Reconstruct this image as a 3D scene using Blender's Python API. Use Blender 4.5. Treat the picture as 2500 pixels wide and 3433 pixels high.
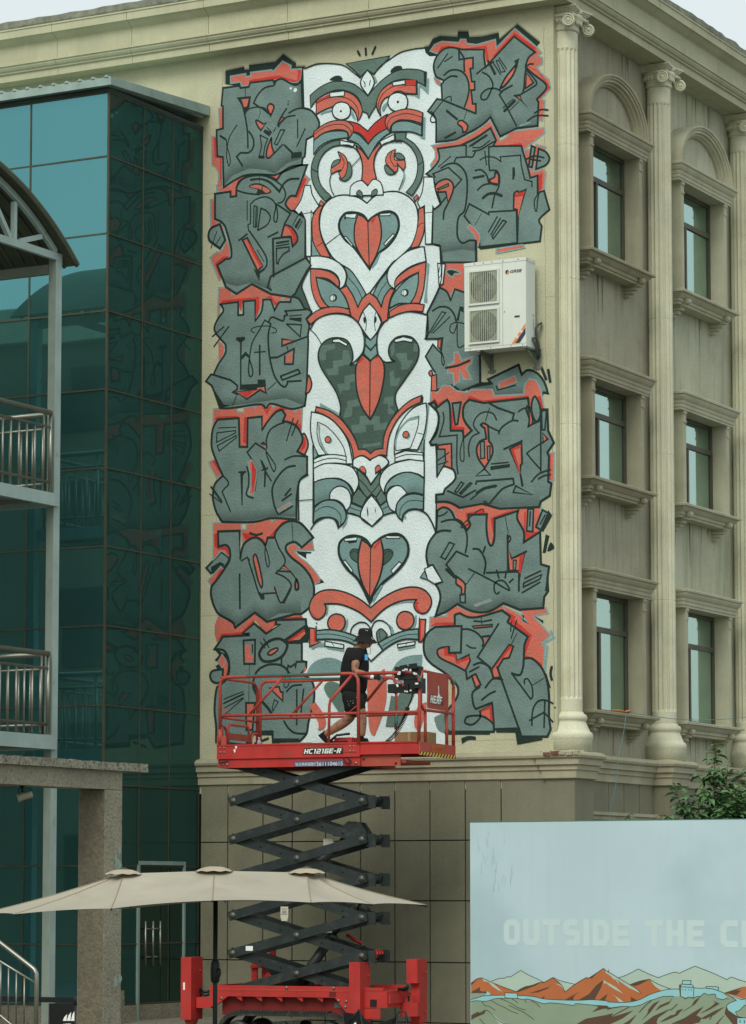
import bpy, bmesh, math, random
from mathutils import Vector, Matrix
from mathutils.geometry import tessellate_polygon
random.seed(7)
for o in list(bpy.data.objects): bpy.data.objects.remove(o)
S = bpy.context.scene
COL = S.collection
V = Vector
R = math.radians

# ---------------------------------------------------------------- camera, sky, sun, exposure
cd = bpy.data.cameras.new('camera'); cam = bpy.data.objects.new('camera', cd); COL.objects.link(cam)
cam.location = (19.359, -42.0, 2.45)
cam.rotation_euler = (math.pi/2 + 0.0942245, 0, 0.492850)
cd.sensor_width = 36; cd.lens = 106.29; cd.shift_y = 0.0899
cd.clip_start = 0.5; cd.clip_end = 2000
S.camera = cam
w = bpy.data.worlds.new('World'); S.world = w; w.use_nodes = True
wn = w.node_tree; wn.nodes.clear()
SUN_EL, SUN_AZ = R(44), R(8)          # azimuth measured from -Y towards +X
sky = wn.nodes.new('ShaderNodeTexSky'); sky.sky_type = 'NISHITA'; sky.sun_disc = False
sky.sun_elevation = SUN_EL; sky.sun_rotation = math.pi - SUN_AZ; sky.air_density = 1.5; sky.dust_density = 4.0
bg1 = wn.nodes.new('ShaderNodeBackground'); bg1.inputs[1].default_value = 0.05
bg2 = wn.nodes.new('ShaderNodeBackground'); bg2.inputs[0].default_value = (0.93, 0.985, 0.945, 1); bg2.inputs[1].default_value = 0.68
add = wn.nodes.new('ShaderNodeAddShader'); wo = wn.nodes.new('ShaderNodeOutputWorld')
wn.links.new(sky.outputs[0], bg1.inputs[0]); wn.links.new(bg1.outputs[0], add.inputs[0])
wn.links.new(bg2.outputs[0], add.inputs[1]); wn.links.new(add.outputs[0], wo.inputs[0])
ld = bpy.data.lights.new('sun', 'SUN'); ld.energy = 1.5; ld.angle = R(28); ld.color = (1.0, 0.99, 0.92)
sun = bpy.data.objects.new('sun', ld); COL.objects.link(sun)
sd = V((math.sin(SUN_AZ)*math.cos(SUN_EL), -math.cos(SUN_AZ)*math.cos(SUN_EL), math.sin(SUN_EL)))
sun.rotation_euler = sd.to_track_quat('Z', 'Y').to_euler(); sun.location = sd*60
S.view_settings.view_transform = 'Standard'; S.view_settings.look = 'None'
S.view_settings.exposure = 0.0; S.view_settings.gamma = 1.0; S.view_settings.use_curve_mapping = False
S.render.engine = 'CYCLES'

# ---------------------------------------------------------------- materials
def lin(c):
    return tuple((x/255/12.92 if x/255 <= .04045 else ((x/255+.055)/1.055)**2.4) for x in c)
MATS = {}
def mat(name, rgb, rough=.85, metal=0.0, var=.12, vscale=1.3, bump=0.0, bscale=40.0, streak=0.0, alt=None, altamt=0.5, altscale=3.0, spec=.35, fine=0.0, gloss_bump=False, altlo=.52, fade=False):
    if name in MATS: return MATS[name]
    m = bpy.data.materials.new(name); m.use_nodes = True; MATS[name] = m
    nt = m.node_tree; N = nt.nodes; L = nt.links
    p = N['Principled BSDF']; p.inputs['Roughness'].default_value = rough; p.inputs['Metallic'].default_value = metal
    p.inputs['Specular IOR Level'].default_value = spec
    tc = N.new('ShaderNodeNewGeometry').outputs['Position']
    base = lin(rgb)
    col = N.new('ShaderNodeRGB'); col.outputs[0].default_value = (*base, 1); out = col.outputs[0]
    def noise(scale, vec=None, detail=4):
        n = N.new('ShaderNodeTexNoise'); n.inputs['Scale'].default_value = scale; n.inputs['Detail'].default_value = detail
        L.new(vec or tc, n.inputs['Vector']); return n.outputs['Fac']
    def ramp(f, a, b, lo=0.0, hi=1.0):
        r = N.new('ShaderNodeMapRange'); r.inputs['From Min'].default_value = a; r.inputs['From Max'].default_value = b
        r.inputs['To Min'].default_value = lo; r.inputs['To Max'].default_value = hi; L.new(f, r.inputs['Value']); return r.outputs[0]
    def mix(a, b, f, mode='MIX'):
        x = N.new('ShaderNodeMix'); x.data_type = 'RGBA'; x.blend_type = mode
        L.new(f, x.inputs['Factor'])
        for s, i in ((a, 6), (b, 7)):
            if hasattr(s, 'is_linked'): L.new(s, x.inputs[i])
            else: x.inputs[i].default_value = (*s, 1)
        return x.outputs[2]
    if alt is not None:
        out = mix(out, lin(alt), ramp(noise(altscale, None, 6), altlo, altlo+.16, 0, altamt))
    if var > 0:
        f = ramp(noise(vscale), .3, .7, 1-var, 1+var)
        x = N.new('ShaderNodeMix'); x.data_type = 'RGBA'; x.blend_type = 'MULTIPLY'; x.inputs['Factor'].default_value = 1
        L.new(out, x.inputs[6]); L.new(f, x.inputs[7]); out = x.outputs[2]
    if fine > 0:
        f = ramp(noise(bscale*1.3, None, 2), .3, .7, 1-fine, 1+fine)
        x = N.new('ShaderNodeMix'); x.data_type = 'RGBA'; x.blend_type = 'MULTIPLY'; x.inputs['Factor'].default_value = 1
        L.new(out, x.inputs[6]); L.new(f, x.inputs[7]); out = x.outputs[2]
    if streak > 0:
        mp = N.new('ShaderNodeMapping'); mp.inputs['Scale'].default_value = (5, 5, .35); L.new(tc, mp.inputs[0])
        f = ramp(noise(1.6, mp.outputs[0], 5), .5, .75, 0, streak)
        out = mix(out, tuple(c*.45 for c in base), f)
    L.new(out, p.inputs['Base Color'])
    if bump > 0:
        b = N.new('ShaderNodeBump'); b.inputs['Strength'].default_value = bump; b.inputs['Distance'].default_value = .02
        L.new(noise(bscale, None, 3), b.inputs['Height']); L.new(b.outputs[0], p.inputs['Normal'])
    if fade:
        at = N.new('ShaderNodeAttribute'); at.attribute_name = 'fade'
        tr = N.new('ShaderNodeBsdfTransparent'); ms = N.new('ShaderNodeMixShader')
        L.new(at.outputs['Fac'], ms.inputs[0]); L.new(tr.outputs[0], ms.inputs[1]); L.new(p.outputs[0], ms.inputs[2])
        L.new(ms.outputs[0], N['Material Output'].inputs[0])
    return m

stucco = mat('stucco', (184, 185, 157), .95, var=.08, vscale=.9, bump=.5, bscale=38, streak=.10, alt=(166, 166, 137), altamt=.4, altscale=1.7, fine=.10)
stucco_brown = mat('stucco_brown', (166, 164, 144), .95, var=.09, vscale=1.1, bump=.5, bscale=38, streak=.42, alt=(148, 143, 123), altamt=.55, altscale=2.2, fine=.10)
stucco_pale = mat('stucco_pale', (183, 186, 163), .95, var=.10, vscale=1.1, bump=.5, bscale=38, streak=.50, alt=(168, 168, 142), altamt=.5, altscale=2.0, fine=.10)
trim = mat('moulded_trim', (182, 182, 157), .9, var=.10, vscale=2.0, bump=.25, bscale=50, streak=.22, alt=(164, 162, 134), altamt=.4, altscale=3, fine=.06)
trim_brown = mat('moulded_trim_brown', (163, 160, 136), .9, var=.10, vscale=2.0, bump=.25, bscale=50, streak=.22, alt=(150, 144, 120), altamt=.4, altscale=3, fine=.06)
trim_cornice = mat('cornice_paint', (180, 181, 152), .9, var=.08, vscale=1.4, bump=.2, bscale=50, streak=.14, alt=(208, 204, 178), altamt=.5, altscale=4.2, altlo=.62, fine=.05)
parapet_m = mat('weathered_parapet', (122, 126, 112), .95, var=.25, vscale=6, bump=.6, bscale=14, streak=.5, alt=(88, 94, 84), altamt=.7, altscale=7)
col_m = mat('column_paint', (203, 204, 179), .9, var=.08, vscale=2.2, bump=.35, bscale=45, streak=.16, alt=(184, 181, 150), altamt=.4, altscale=2.4, fine=.08)
plinth_m = mat('plinth_panel', (124, 124, 105), .95, var=.10, vscale=1.3, bump=.35, bscale=60, streak=.12, alt=(112, 111, 94), altamt=.5, altscale=1.4, fine=.10)
groove_m = mat('joint_black', (34, 40, 34), .9, var=.2)
def tinted(name, tint, veil):
    m = mat(name, veil, .9, 0, var=.10, vscale=.8, streak=.12, fine=.04); nt = m.node_tree; N = nt.nodes; p = N['Principled BSDF']; p.inputs['Specular IOR Level'].default_value = 0
    g_ = N.new('ShaderNodeBsdfGlossy'); g_.inputs['Color'].default_value = (*tint, 1); g_.inputs['Roughness'].default_value = .015
    ge = N.new('ShaderNodeNewGeometry'); n_ = N.new('ShaderNodeTexNoise'); n_.inputs['Scale'].default_value = .9; nt.links.new(ge.outputs['Position'], n_.inputs['Vector'])
    b_ = N.new('ShaderNodeBump'); b_.inputs['Strength'].default_value = .02; b_.inputs['Distance'].default_value = .02; nt.links.new(n_.outputs['Fac'], b_.inputs['Height']); nt.links.new(b_.outputs[0], g_.inputs['Normal'])
    a_ = N.new('ShaderNodeAddShader'); nt.links.new(p.outputs[0], a_.inputs[0]); nt.links.new(g_.outputs[0], a_.inputs[1]); nt.links.new(a_.outputs[0], N['Material Output'].inputs[0]); return m
glass_m = tinted('tinted_glass', (.028, .066, .060), (38, 64, 60))
glass_front = tinted('sky_tint_glass', (.085, .24, .275), (36, 62, 58))  # front panes only: bluer, stronger tint paints in a brighter sky reflection
mullion_m = mat('bronze_mullion', (74, 77, 62), .55, .2, var=.15, vscale=4)
room_m = mat('pale_room', (150, 168, 156), .95, var=.1)
stain_m = mat('rain_stain', (112, 98, 74), .95, var=.15, vscale=9, fade=True)
dark_m = mat('dark_interior', (60, 76, 70), .9, var=.2)
trim_metal = mat('grey_fascia', (150, 172, 166), .5, .1, var=.14, vscale=3, streak=.3)
frame_m = mat('window_frame', (84, 83, 70), .5, .1, var=.15, vscale=4)
curtain_m = mat('curtain', (186, 206, 196), .9, var=.05, vscale=2)
white_steel = mat('white_steel', (158, 180, 176), .55, .0, var=.10, vscale=2.5, streak=.12, alt=(112, 84, 60), altamt=.85, altscale=4.2, altlo=.66)
grey_steel = mat('grey_steel', (128, 138, 126), .55, .0, var=.12, vscale=2.5, alt=(104, 84, 62), altamt=.6, altscale=5, altlo=.64)
roof_m = mat('corrugated_roof', (92, 98, 82), .6, .2, var=.15, vscale=3)
inox = mat('stainless', (150, 152, 140), .36, .9, var=.05)
concrete = mat('rough_concrete', (142, 138, 120), .95, var=.14, vscale=3, bump=.9, bscale=26, alt=(112, 106, 92), altamt=.7, altscale=22, fine=.14)
concrete_dk = mat('shaded_concrete', (118, 113, 96), .95, var=.12, vscale=2.5, bump=.9, bscale=20, alt=(100, 96, 82), altamt=.5, altscale=12, fine=.12)
concrete_top = mat('pebble_concrete', (140, 138, 122), .95, var=.2, vscale=8, bump=1.0, bscale=26, alt=(74, 78, 68), altamt=.8, altscale=24, altlo=.48)
red = mat('lift_red', (178, 50, 46), .55, 0, var=.14, vscale=3, alt=(150, 66, 56), altamt=.7, altscale=5, altlo=.55, spec=.35, streak=.25)
red_rail = mat('rail_red', (172, 70, 58), .55, 0, var=.12, vscale=5, alt=(150, 96, 82), altamt=.5, altscale=9, altlo=.6, spec=.4)
red_worn = mat('worn_red', (166, 76, 62), .7, 0, var=.14, vscale=5, alt=(150, 80, 66), altamt=.5, altscale=5)
arm_m = mat('scissor_steel', (38, 48, 48), .5, .1, var=.2, vscale=4, alt=(70, 76, 70), altamt=.4, altscale=9, spec=.4)
black_m = mat('black_plastic', (26, 30, 30), .5, var=.15, vscale=6)
rubber = mat('track_rubber', (48, 52, 48), .85, var=.2, vscale=8, alt=(92, 92, 82), altamt=.5, altscale=9)
steel_bolt = mat('bolt_steel', (150, 152, 142), .35, .8, var=.1)
white_p = mat('white_print', (232, 236, 232), .7, var=.03)
ac_white = mat('appliance_white', (212, 220, 211), .45, var=.04, vscale=2.5, streak=.08)
ac_side = ac_white
ac_dark = mat('appliance_dark', (52, 66, 60), .7, var=.2)
grille_m = mat('grille_wire', (196, 202, 184), .5, var=.05)
navy = mat('navy_print', (50, 58, 76), .6, var=.05)
orange = mat('orange_print', (226, 138, 66), .6, var=.05)
card = mat('cardboard', (150, 120, 84), .9, var=.10, vscale=5, fine=.06)
fabric = mat('parasol_fabric', (164, 160, 144), .95, var=.07, vscale=1.6, bump=.25, bscale=9, alt=(152, 147, 130), altamt=.5, altscale=3)
board_m = mat('billboard_print', (178, 203, 210), .55, var=.05, vscale=.7, alt=(152, 182, 188), altamt=.6, altscale=.45, streak=.05)
letter_m = mat('pale_lettering', (187, 210, 211), .55, var=.02)
blue_label = mat('blue_label', (66, 88, 122), .6, var=.08)
yellow = mat('yellow_stripe', (226, 184, 70), .6, var=.08)
amber = mat('amber_label', (178, 96, 44), .6, var=.06)
ink = mat('ink', (24, 28, 28), .7, var=.05)
leaf_m = mat('leaf', (86, 124, 76), .6, var=.3, vscale=7, alt=(54, 90, 56), altamt=.7, altscale=5)
bark = mat('bark', (92, 76, 60), .9, var=.2, vscale=9)
string_m = mat('blue_string', (96, 138, 142), .8, var=.05)
skin = mat('skin', (186, 138, 112), .6, var=.05, vscale=8)
skin_tat = mat('tattooed_skin', (160, 118, 96), .6, var=.05, vscale=8, alt=(70, 66, 62), altamt=.65, altscale=16)
cloth = mat('black_cloth', (26, 28, 28), .95, var=.15, vscale=6)
ground_m = mat('asphalt', (96, 98, 92), .95, var=.12, vscale=.8, bump=.3, bscale=60)
pave_m = mat('paving', (132, 132, 120), .95, var=.12, vscale=2)
far_wall = mat('far_render', (120, 116, 98), .95, var=.08, vscale=.5)
sq_teal = mat('teal_tape', (58, 122, 112), .8, var=.1)

wg = mat('window_glass', (120, 150, 148), .04, 0, var=0)
_n = wg.node_tree; _n.nodes.clear()
_t = _n.nodes.new('ShaderNodeBsdfTransparent'); _t.inputs[0].default_value = (.66, .82, .78, 1)
_g = _n.nodes.new('ShaderNodeBsdfGlossy'); _g.inputs['Color'].default_value = (.60, .79, .76, 1); _g.inputs['Roughness'].default_value = .02
_x = _n.nodes.new('ShaderNodeMixShader'); _x.inputs[0].default_value = .64; _o = _n.nodes.new('ShaderNodeOutputMaterial')
_n.links.new(_t.outputs[0], _x.inputs[1]); _n.links.new(_g.outputs[0], _x.inputs[2]); _n.links.new(_x.outputs[0], _o.inputs[0])

# ---------------------------------------------------------------- mesh helpers
class MB:
    def __init__(s): s.v = []; s.f = []; s.m = []; s.sm = []
    def add(s, vs, fs, mi=0, smooth=False):
        b = len(s.v); s.v += [tuple(x) for x in vs]
        for f in fs: s.f.append([b+i for i in f]); s.m.append(mi); s.sm.append(smooth)
        return s
    def obox(s, o, ax, ay, az, mi=0):
        o, ax, ay, az = V(o), V(ax), V(ay), V(az)
        vs = [o+ax*i+ay*j+az*k for k in (0, 1) for j in (0, 1) for i in (0, 1)]
        fl = [(0, 2, 3, 1), (4, 5, 7, 6), (0, 1, 5, 4), (2, 6, 7, 3), (0, 4, 6, 2), (1, 3, 7, 5)]
        if ax.cross(ay).dot(az) < 0: fl = [f[::-1] for f in fl]
        return s.add(vs, fl, mi)
    def box(s, x0, x1, y0, y1, z0, z1, mi=0):
        return s.obox((x0, y0, z0), (x1-x0, 0, 0), (0, y1-y0, 0), (0, 0, z1-z0), mi)
    def beam(s, a, b, wid, hgt, up=(0, 0, 1), mi=0):
        a, b = V(a), V(b); d = (b-a); n = d.normalized(); side = n.cross(V(up)).normalized(); u = side.cross(n)
        return s.obox(a-side*wid/2-u*hgt/2, d, side*wid, u*hgt, mi)
    def tube(s, pts, r, n=8, mi=0, cap=True, closed=False):
        pts = [V(p) for p in pts]; k = len(pts); rings = []
        for i, p in enumerate(pts):
            if closed: t = pts[(i+1) % k]-pts[i-1]
            else: t = pts[min(i+1, k-1)]-pts[max(i-1, 0)]
            t.normalize()
            if i == 0: u = t.orthogonal().normalized()
            else:
                u = (u-t*u.dot(t)).normalized()
            w_ = t.cross(u); rr = r[i] if isinstance(r, (list, tuple)) else r
            rings.append([p+(u*math.cos(2*math.pi*j/n)+w_*math.sin(2*math.pi*j/n))*rr for j in range(n)])
        vs = [x for q in rings for x in q]; fs = []
        for i in range(k if closed else k-1):
            a = i*n; b = ((i+1) % k)*n
            for j in range(n): fs.append((a+j, a+(j+1) % n, b+(j+1) % n, b+j))
        if cap and not closed:
            fs.append(tuple(range(n))[::-1]); fs.append(tuple((k-1)*n+j for j in range(n)))
        return s.add(vs, fs, mi, True)
    def cyl(s, a, b, r, n=12, mi=0): return s.tube([a, b], r, n, mi)
    def lathe(s, c, prof, n=24, mi=0, axis=(0, 0, 1), xdir=None, smooth=True):
        c = V(c); az = V(axis).normalized(); ax = V(xdir) if xdir else az.orthogonal().normalized(); ay = az.cross(ax)
        vs = []; fs = []
        for r, z in prof:
            for j in range(n):
                t = 2*math.pi*j/n; vs.append(c+az*z+(ax*math.cos(t)+ay*math.sin(t))*r)
        for i in range(len(prof)-1):
            for j in range(n): fs.append((i*n+j, i*n+(j+1) % n, (i+1)*n+(j+1) % n, (i+1)*n+j))
        fs.append(tuple(range(n))[::-1]); fs.append(tuple((len(prof)-1)*n+j for j in range(n)))
        return s.add(vs, fs, mi, smooth)
    def prism(s, poly, o, ax, ay, az, mi=0):      # polygon in (ax, ay), extruded along az
        o, ax, ay, az = V(o), V(ax), V(ay), V(az); n = len(poly)
        ar = sum(poly[i][0]*poly[(i+1) % n][1]-poly[(i+1) % n][0]*poly[i][1] for i in range(n))
        if ar*ax.cross(ay).dot(az) < 0: poly = poly[::-1]
        bot = [o+ax*x+ay*y for x, y in poly]; top = [p+az for p in bot]
        tri = tessellate_polygon([[V((x, y, 0)) for x, y in poly]])
        fs = [(i, (i+1) % n, n+(i+1) % n, n+i) for i in range(n)]
        s.add(bot+top, fs, mi)
        t2 = []
        for t in tri:
            a, b, c_ = (V((*poly[i], 0)) for i in t)
            t2.append(tuple(t) if (b-a).cross(c_-a).z > 0 else tuple(t)[::-1])
        flip = ax.cross(ay).dot(az) < 0
        s.add(bot, [t if flip else t[::-1] for t in t2], mi); s.add(top, [t[::-1] if flip else t for t in t2], mi)
        return s
    def sweep(s, path, prof, mi=0, cap=True):     # horizontal path (x,y); profile (out, z); outward is right of travel
        n = len(path); k = len(prof); vs = []
        for i in range(n):
            p = V(path[i]); d0 = (V(path[i])-V(path[i-1])).normalized() if i else None
            d1 = (V(path[i+1])-V(path[i])).normalized() if i < n-1 else None
            if d0 is None: d0 = d1
            if d1 is None: d1 = d0
            n0 = V((d0.y, -d0.x)); n1 = V((d1.y, -d1.x)); m = (n0+n1); m = m/ max(.2, m.dot(n0))
            for o, z in prof: vs.append((p.x+m.x*o, p.y+m.y*o, z))
        fs = []
        for i in range(n-1):
            for j in range(k-1): fs.append((i*k+j, (i+1)*k+j, (i+1)*k+j+1, i*k+j+1))
        if cap: fs += [tuple(range(k)), tuple((n-1)*k+j for j in range(k))[::-1]]
        return s.add(vs, fs, mi)
    def each(s, name, mats, parent=None, label=None):
        par = list(range(len(s.v)))
        def fd(a):
            while par[a] != a: par[a] = par[par[a]]; a = par[a]
            return a
        for f in s.f:
            for b in f[1:]: par[fd(b)] = fd(f[0])
        grp = {}
        for i, f in enumerate(s.f): grp.setdefault(fd(f[0]), []).append(i)
        out = []
        for ids in grp.values():
            m = MB(); mp = {}
            for i in ids:
                for q in s.f[i]:
                    if q not in mp: mp[q] = len(m.v); m.v.append(s.v[q])
                m.f.append([mp[q] for q in s.f[i]]); m.m.append(s.m[i]); m.sm.append(s.sm[i])
            out.append(m.build(name, mats, parent, label))
        return out
    def build(s, name, mats, parent=None, label=None, kind=None, at=None):
        if not isinstance(mats, (list, tuple)): mats = [mats]
        me = bpy.data.meshes.new(name)
        org = V(at) if at else (V(parent['org']) if parent and 'org' in parent else V((0, 0, 0)))
        me.from_pydata([V(x)-org for x in s.v], [], s.f)
        for m in mats: me.materials.append(m)
        me.polygons.foreach_set('material_index', s.m); me.polygons.foreach_set('use_smooth', s.sm); me.update()
        o = bpy.data.objects.new(name, me); COL.objects.link(o)
        o['org'] = tuple(org)
        if parent: o.parent = parent
        else: o.location = org
        if label: o['label'] = label
        if kind: o['kind'] = kind
        return o
def thing(name, loc, label, cat, group=None):
    o = bpy.data.objects.new(name, None); o.empty_display_size = .2; COL.objects.link(o); o.location = loc
    o['org'] = tuple(loc); o['label'] = label; o['category'] = cat
    if group: o['group'] = group
    return o
GLY = {}
def _rr(x0, x1, z0, z1, r):      # rounded rectangle centre line
    o = []
    for cx, cz, a0 in ((x1-r, z1-r, 0), (x0+r, z1-r, 90), (x0+r, z0+r, 180), (x1-r, z0+r, 270)):
        for k in range(5): a = R(a0+22.5*k); o.append((cx+r*math.cos(a), cz+r*math.sin(a)))
    return o
def block_text(name, body, h, o, ax, az, m, parent, t=.26, w=.62, gap=.12, shear=0.0, width=None, lift=.0012, soft=False):
    """heavy squared lettering built stroke by stroke"""
    e = t/2
    def glyph(c, w):
        l, r, b, u, mid = e, w-e, e, 1-e, .5; q = .12
        G_ = {'O': [(_rr(l, r, b, u, q+.06), 1)], 'D': [([(l, b), (r-q, b), (r, b+q*1.6), (r, u-q*1.6), (r-q, u), (l, u)], 1)], 'U': [([(l, 1), (l, b+q), (l+q*.6, b), (r-q*.6, b), (r, b+q), (r, 1)], 0)],
              'T': [([(0, u), (w, u)], 0), ([(w/2, u), (w/2, 0)], 0)], 'I': [([(w/2, 0), (w/2, 1)], 0)], 'H': [([(l, 0), (l, 1)], 0), ([(r, 0), (r, 1)], 0), ([(l, mid), (r, mid)], 0)],
              'S': [([(r, u), (l+q*.7, u), (l, u-q*.6), (l, mid+q*.5), (l+q*.6, mid), (r-q*.6, mid), (r, mid-q*.5), (r, b+q*.6), (r-q*.7, b), (l, b)], 0)], 'E': [([(w, u), (l, u), (l, b), (w, b)], 0), ([(l, mid), (w*.9, mid)], 0)],
              'C': [([(w, u), (l+q, u), (l, u-q), (l, b+q), (l+q, b), (w, b)], 0)], 'Y': [([(l*.8, 1), (w/2, .42), (r*1.04, 1)], 0), ([(w/2, .5), (w/2, 0)], 0)],
              '1': [([(w*.15, u), (w*.62, u), (w*.62, 0)], 0)], '2': [([(0, u), (r, u), (r, mid), (l, mid), (l, b), (w, b)], 0)], '6': [([(w, u), (l, u), (l, b), (r, b), (r, mid), (l, mid)], 0)],
              '-': [([(0, mid), (w, mid)], 0)], 'R': [([(l, 0), (l, u), (r, u), (r, mid), (l, mid)], 0), ([(w*.5, mid), (r, 0)], 0)], 'F': [([(w, u), (l, u), (l, 0)], 0), ([(l, mid), (w*.85, mid)], 0)]}
        return G_.get(c, [])
    wid = {'I': t+.02, '1': w*.72, ' ': .36, '-': .42, 'T': w*1.05}
    tot = sum(wid.get(c, w)+gap for c in body)-gap
    sx = (width/tot) if width else h
    ax, az, o = V(ax), V(az), V(o); nn = ax.cross(az); x = 0
    for c in body:
        gw = wid.get(c, w)
        if c != ' ':
            mb = MB()
            for k, (P_, cl) in enumerate(glyph(c, gw)):
                pl = lambda a, b_, ly, x=x: o+ax*((x+a)*sx+shear*b_*h)+az*(b_*h)+nn*ly
                P_ = smooth_pts([(p[0], p[1], k_ in (0, len(P_)-1)) for k_, p in enumerate(P_)], False) if soft and c in '?' else [V(p) for p in P_]
                stroke(mb, P_, t, lift+k*.0001, pl, 0, bool(cl), True)
            mb.build(name, m, parent)
        x += gw+gap
def tag(o, label, cat, group=None):
    o['label'] = label; o['category'] = cat
    if group: o['group'] = group
    return o
def sub(name, mesh, parent, off=(0, 0, 0)):       # a further copy of a part
    o = bpy.data.objects.new(name, mesh); COL.objects.link(o); o.parent = parent; o.location = off; o['org'] = parent['org']; return o
def text(name, body, size, o, ax, ay, m, parent, bold=0.0, shear=0.0, depth=.002, width=None, align='LEFT'):
    c = bpy.data.curves.new(name, 'FONT'); c.body = body; c.size = 1.0; c.offset = bold; c.shear = shear; c.align_x = align
    t = bpy.data.objects.new(name, c); COL.objects.link(t)
    dg = bpy.context.evaluated_depsgraph_get(); dg.update()
    me = bpy.data.meshes.new_from_object(t.evaluated_get(dg))
    bpy.data.objects.remove(t); bpy.data.curves.remove(c)
    me.name = name
    if len(me.vertices) == 0: return None
    xs = [v.co.x for v in me.vertices]; ys = [v.co.y for v in me.vertices]
    sy = size/(max(ys)-min(ys)); sx = sy if width is None else width/(max(xs)-min(xs)); y0 = min(ys); x0 = min(xs)
    ax, ay, o = V(ax), V(ay), V(o); nz = ax.cross(ay); org = V(parent['org'])
    for v in me.vertices: v.co = o+ax*((v.co.x-x0)*sx)+ay*((v.co.y-y0)*sy)+nz*depth-org
    me.materials.append(m)
    ob = bpy.data.objects.new(name, me); COL.objects.link(ob); ob.parent = parent; ob['org'] = tuple(org)
    return ob

# ---------------------------------------------------------------- flat paint: polygons and strokes laid on a plane
def smooth_pts(pts, closed, n=6):
    P = [V((x, z)) for x, z, c in pts]; C = [c for x, z, c in pts]; k = len(P); out = []
    segs = k if closed else k-1
    for i in range(segs):
        a, b = P[i], P[(i+1) % k]
        pa = P[i-1] if (closed or i > 0) else a
        pb = P[(i+2) % k] if (closed or i+2 < k) else b
        if C[i]: pa = a
        if C[(i+1) % k]: pb = b
        ta = (b-pa)*.5; tb = (pb-a)*.5
        if C[i] and C[(i+1) % k]: out.append(a); continue
        for j in range(n):
            t = j/n; t2 = t*t; t3 = t2*t
            out.append(a*(2*t3-3*t2+1)+ta*(t3-2*t2+t)+b*(3*t2-2*t3)+tb*(t3-t2))
    if not closed: out.append(P[-1])
    return out
def stroke(mb, pts, wd, lay, plane, mi, closed=False, square=False):
    if not closed and not square and len(pts) > 1:      # rounded, slightly extended ends
        d = (pts[0]-pts[1]); d = d.normalized() if d.length else V((0, 0)); pts = [pts[0]+d*wd*.3]+list(pts)
        d = (pts[-1]-pts[-2]); d = d.normalized() if d.length else V((0, 0)); pts = list(pts)+[pts[-1]+d*wd*.3]
    q = [pts[0]]
    for p in pts[1:]:
        if (p-q[-1]).length > .002: q.append(p)
    if closed and len(q) > 2 and (q[0]-q[-1]).length < .002: q.pop()
    pts = q; k = len(pts)
    if k < 2: return
    L_, R_ = [], []
    for i, p in enumerate(pts):
        d0 = (p-pts[i-1]) if (closed or i) else (pts[1]-p)
        d1 = (pts[(i+1) % k]-p) if (closed or i < k-1) else d0
        if d0.length < 1e-6: d0 = d1
        if d1.length < 1e-6: d1 = d0
        d0 = d0.normalized(); d1 = d1.normalized()
        n0 = V((-d0.y, d0.x)); n1 = V((-d1.y, d1.x)); m = n0+n1
        if m.length < .1: m = n0.copy()
        m = m/max(.45, m.dot(n0)) if m.dot(n0) > 0 else n0
        h = wd/2
        if not closed and not square and i in (0, k-1): h *= .55
        L_.append(p+m*h); R_.append(p-m*h)
    vs = [plane(x.x, x.y, lay) for pr in zip(L_, R_) for x in pr]
    fs = []
    for i in range(k if closed else k-1):
        a = 2*i; b = 2*((i+1) % k); fs.append((a, a+1, b+1, b))
    mb.add(vs, fs, mi)
def fill(mb, pts, lay, plane, mi):
    tri = tessellate_polygon([[V((p.x, p.y, 0)) for p in pts]])
    fs = []
    for t in tri:
        a, b, c = (pts[i] for i in t)
        fs.append(tuple(t) if (b-a).x*(c-a).y-(b-a).y*(c-a).x > 0 else tuple(t)[::-1])
    mb.add([plane(p.x, p.y, lay) for p in pts], fs, mi)
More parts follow.
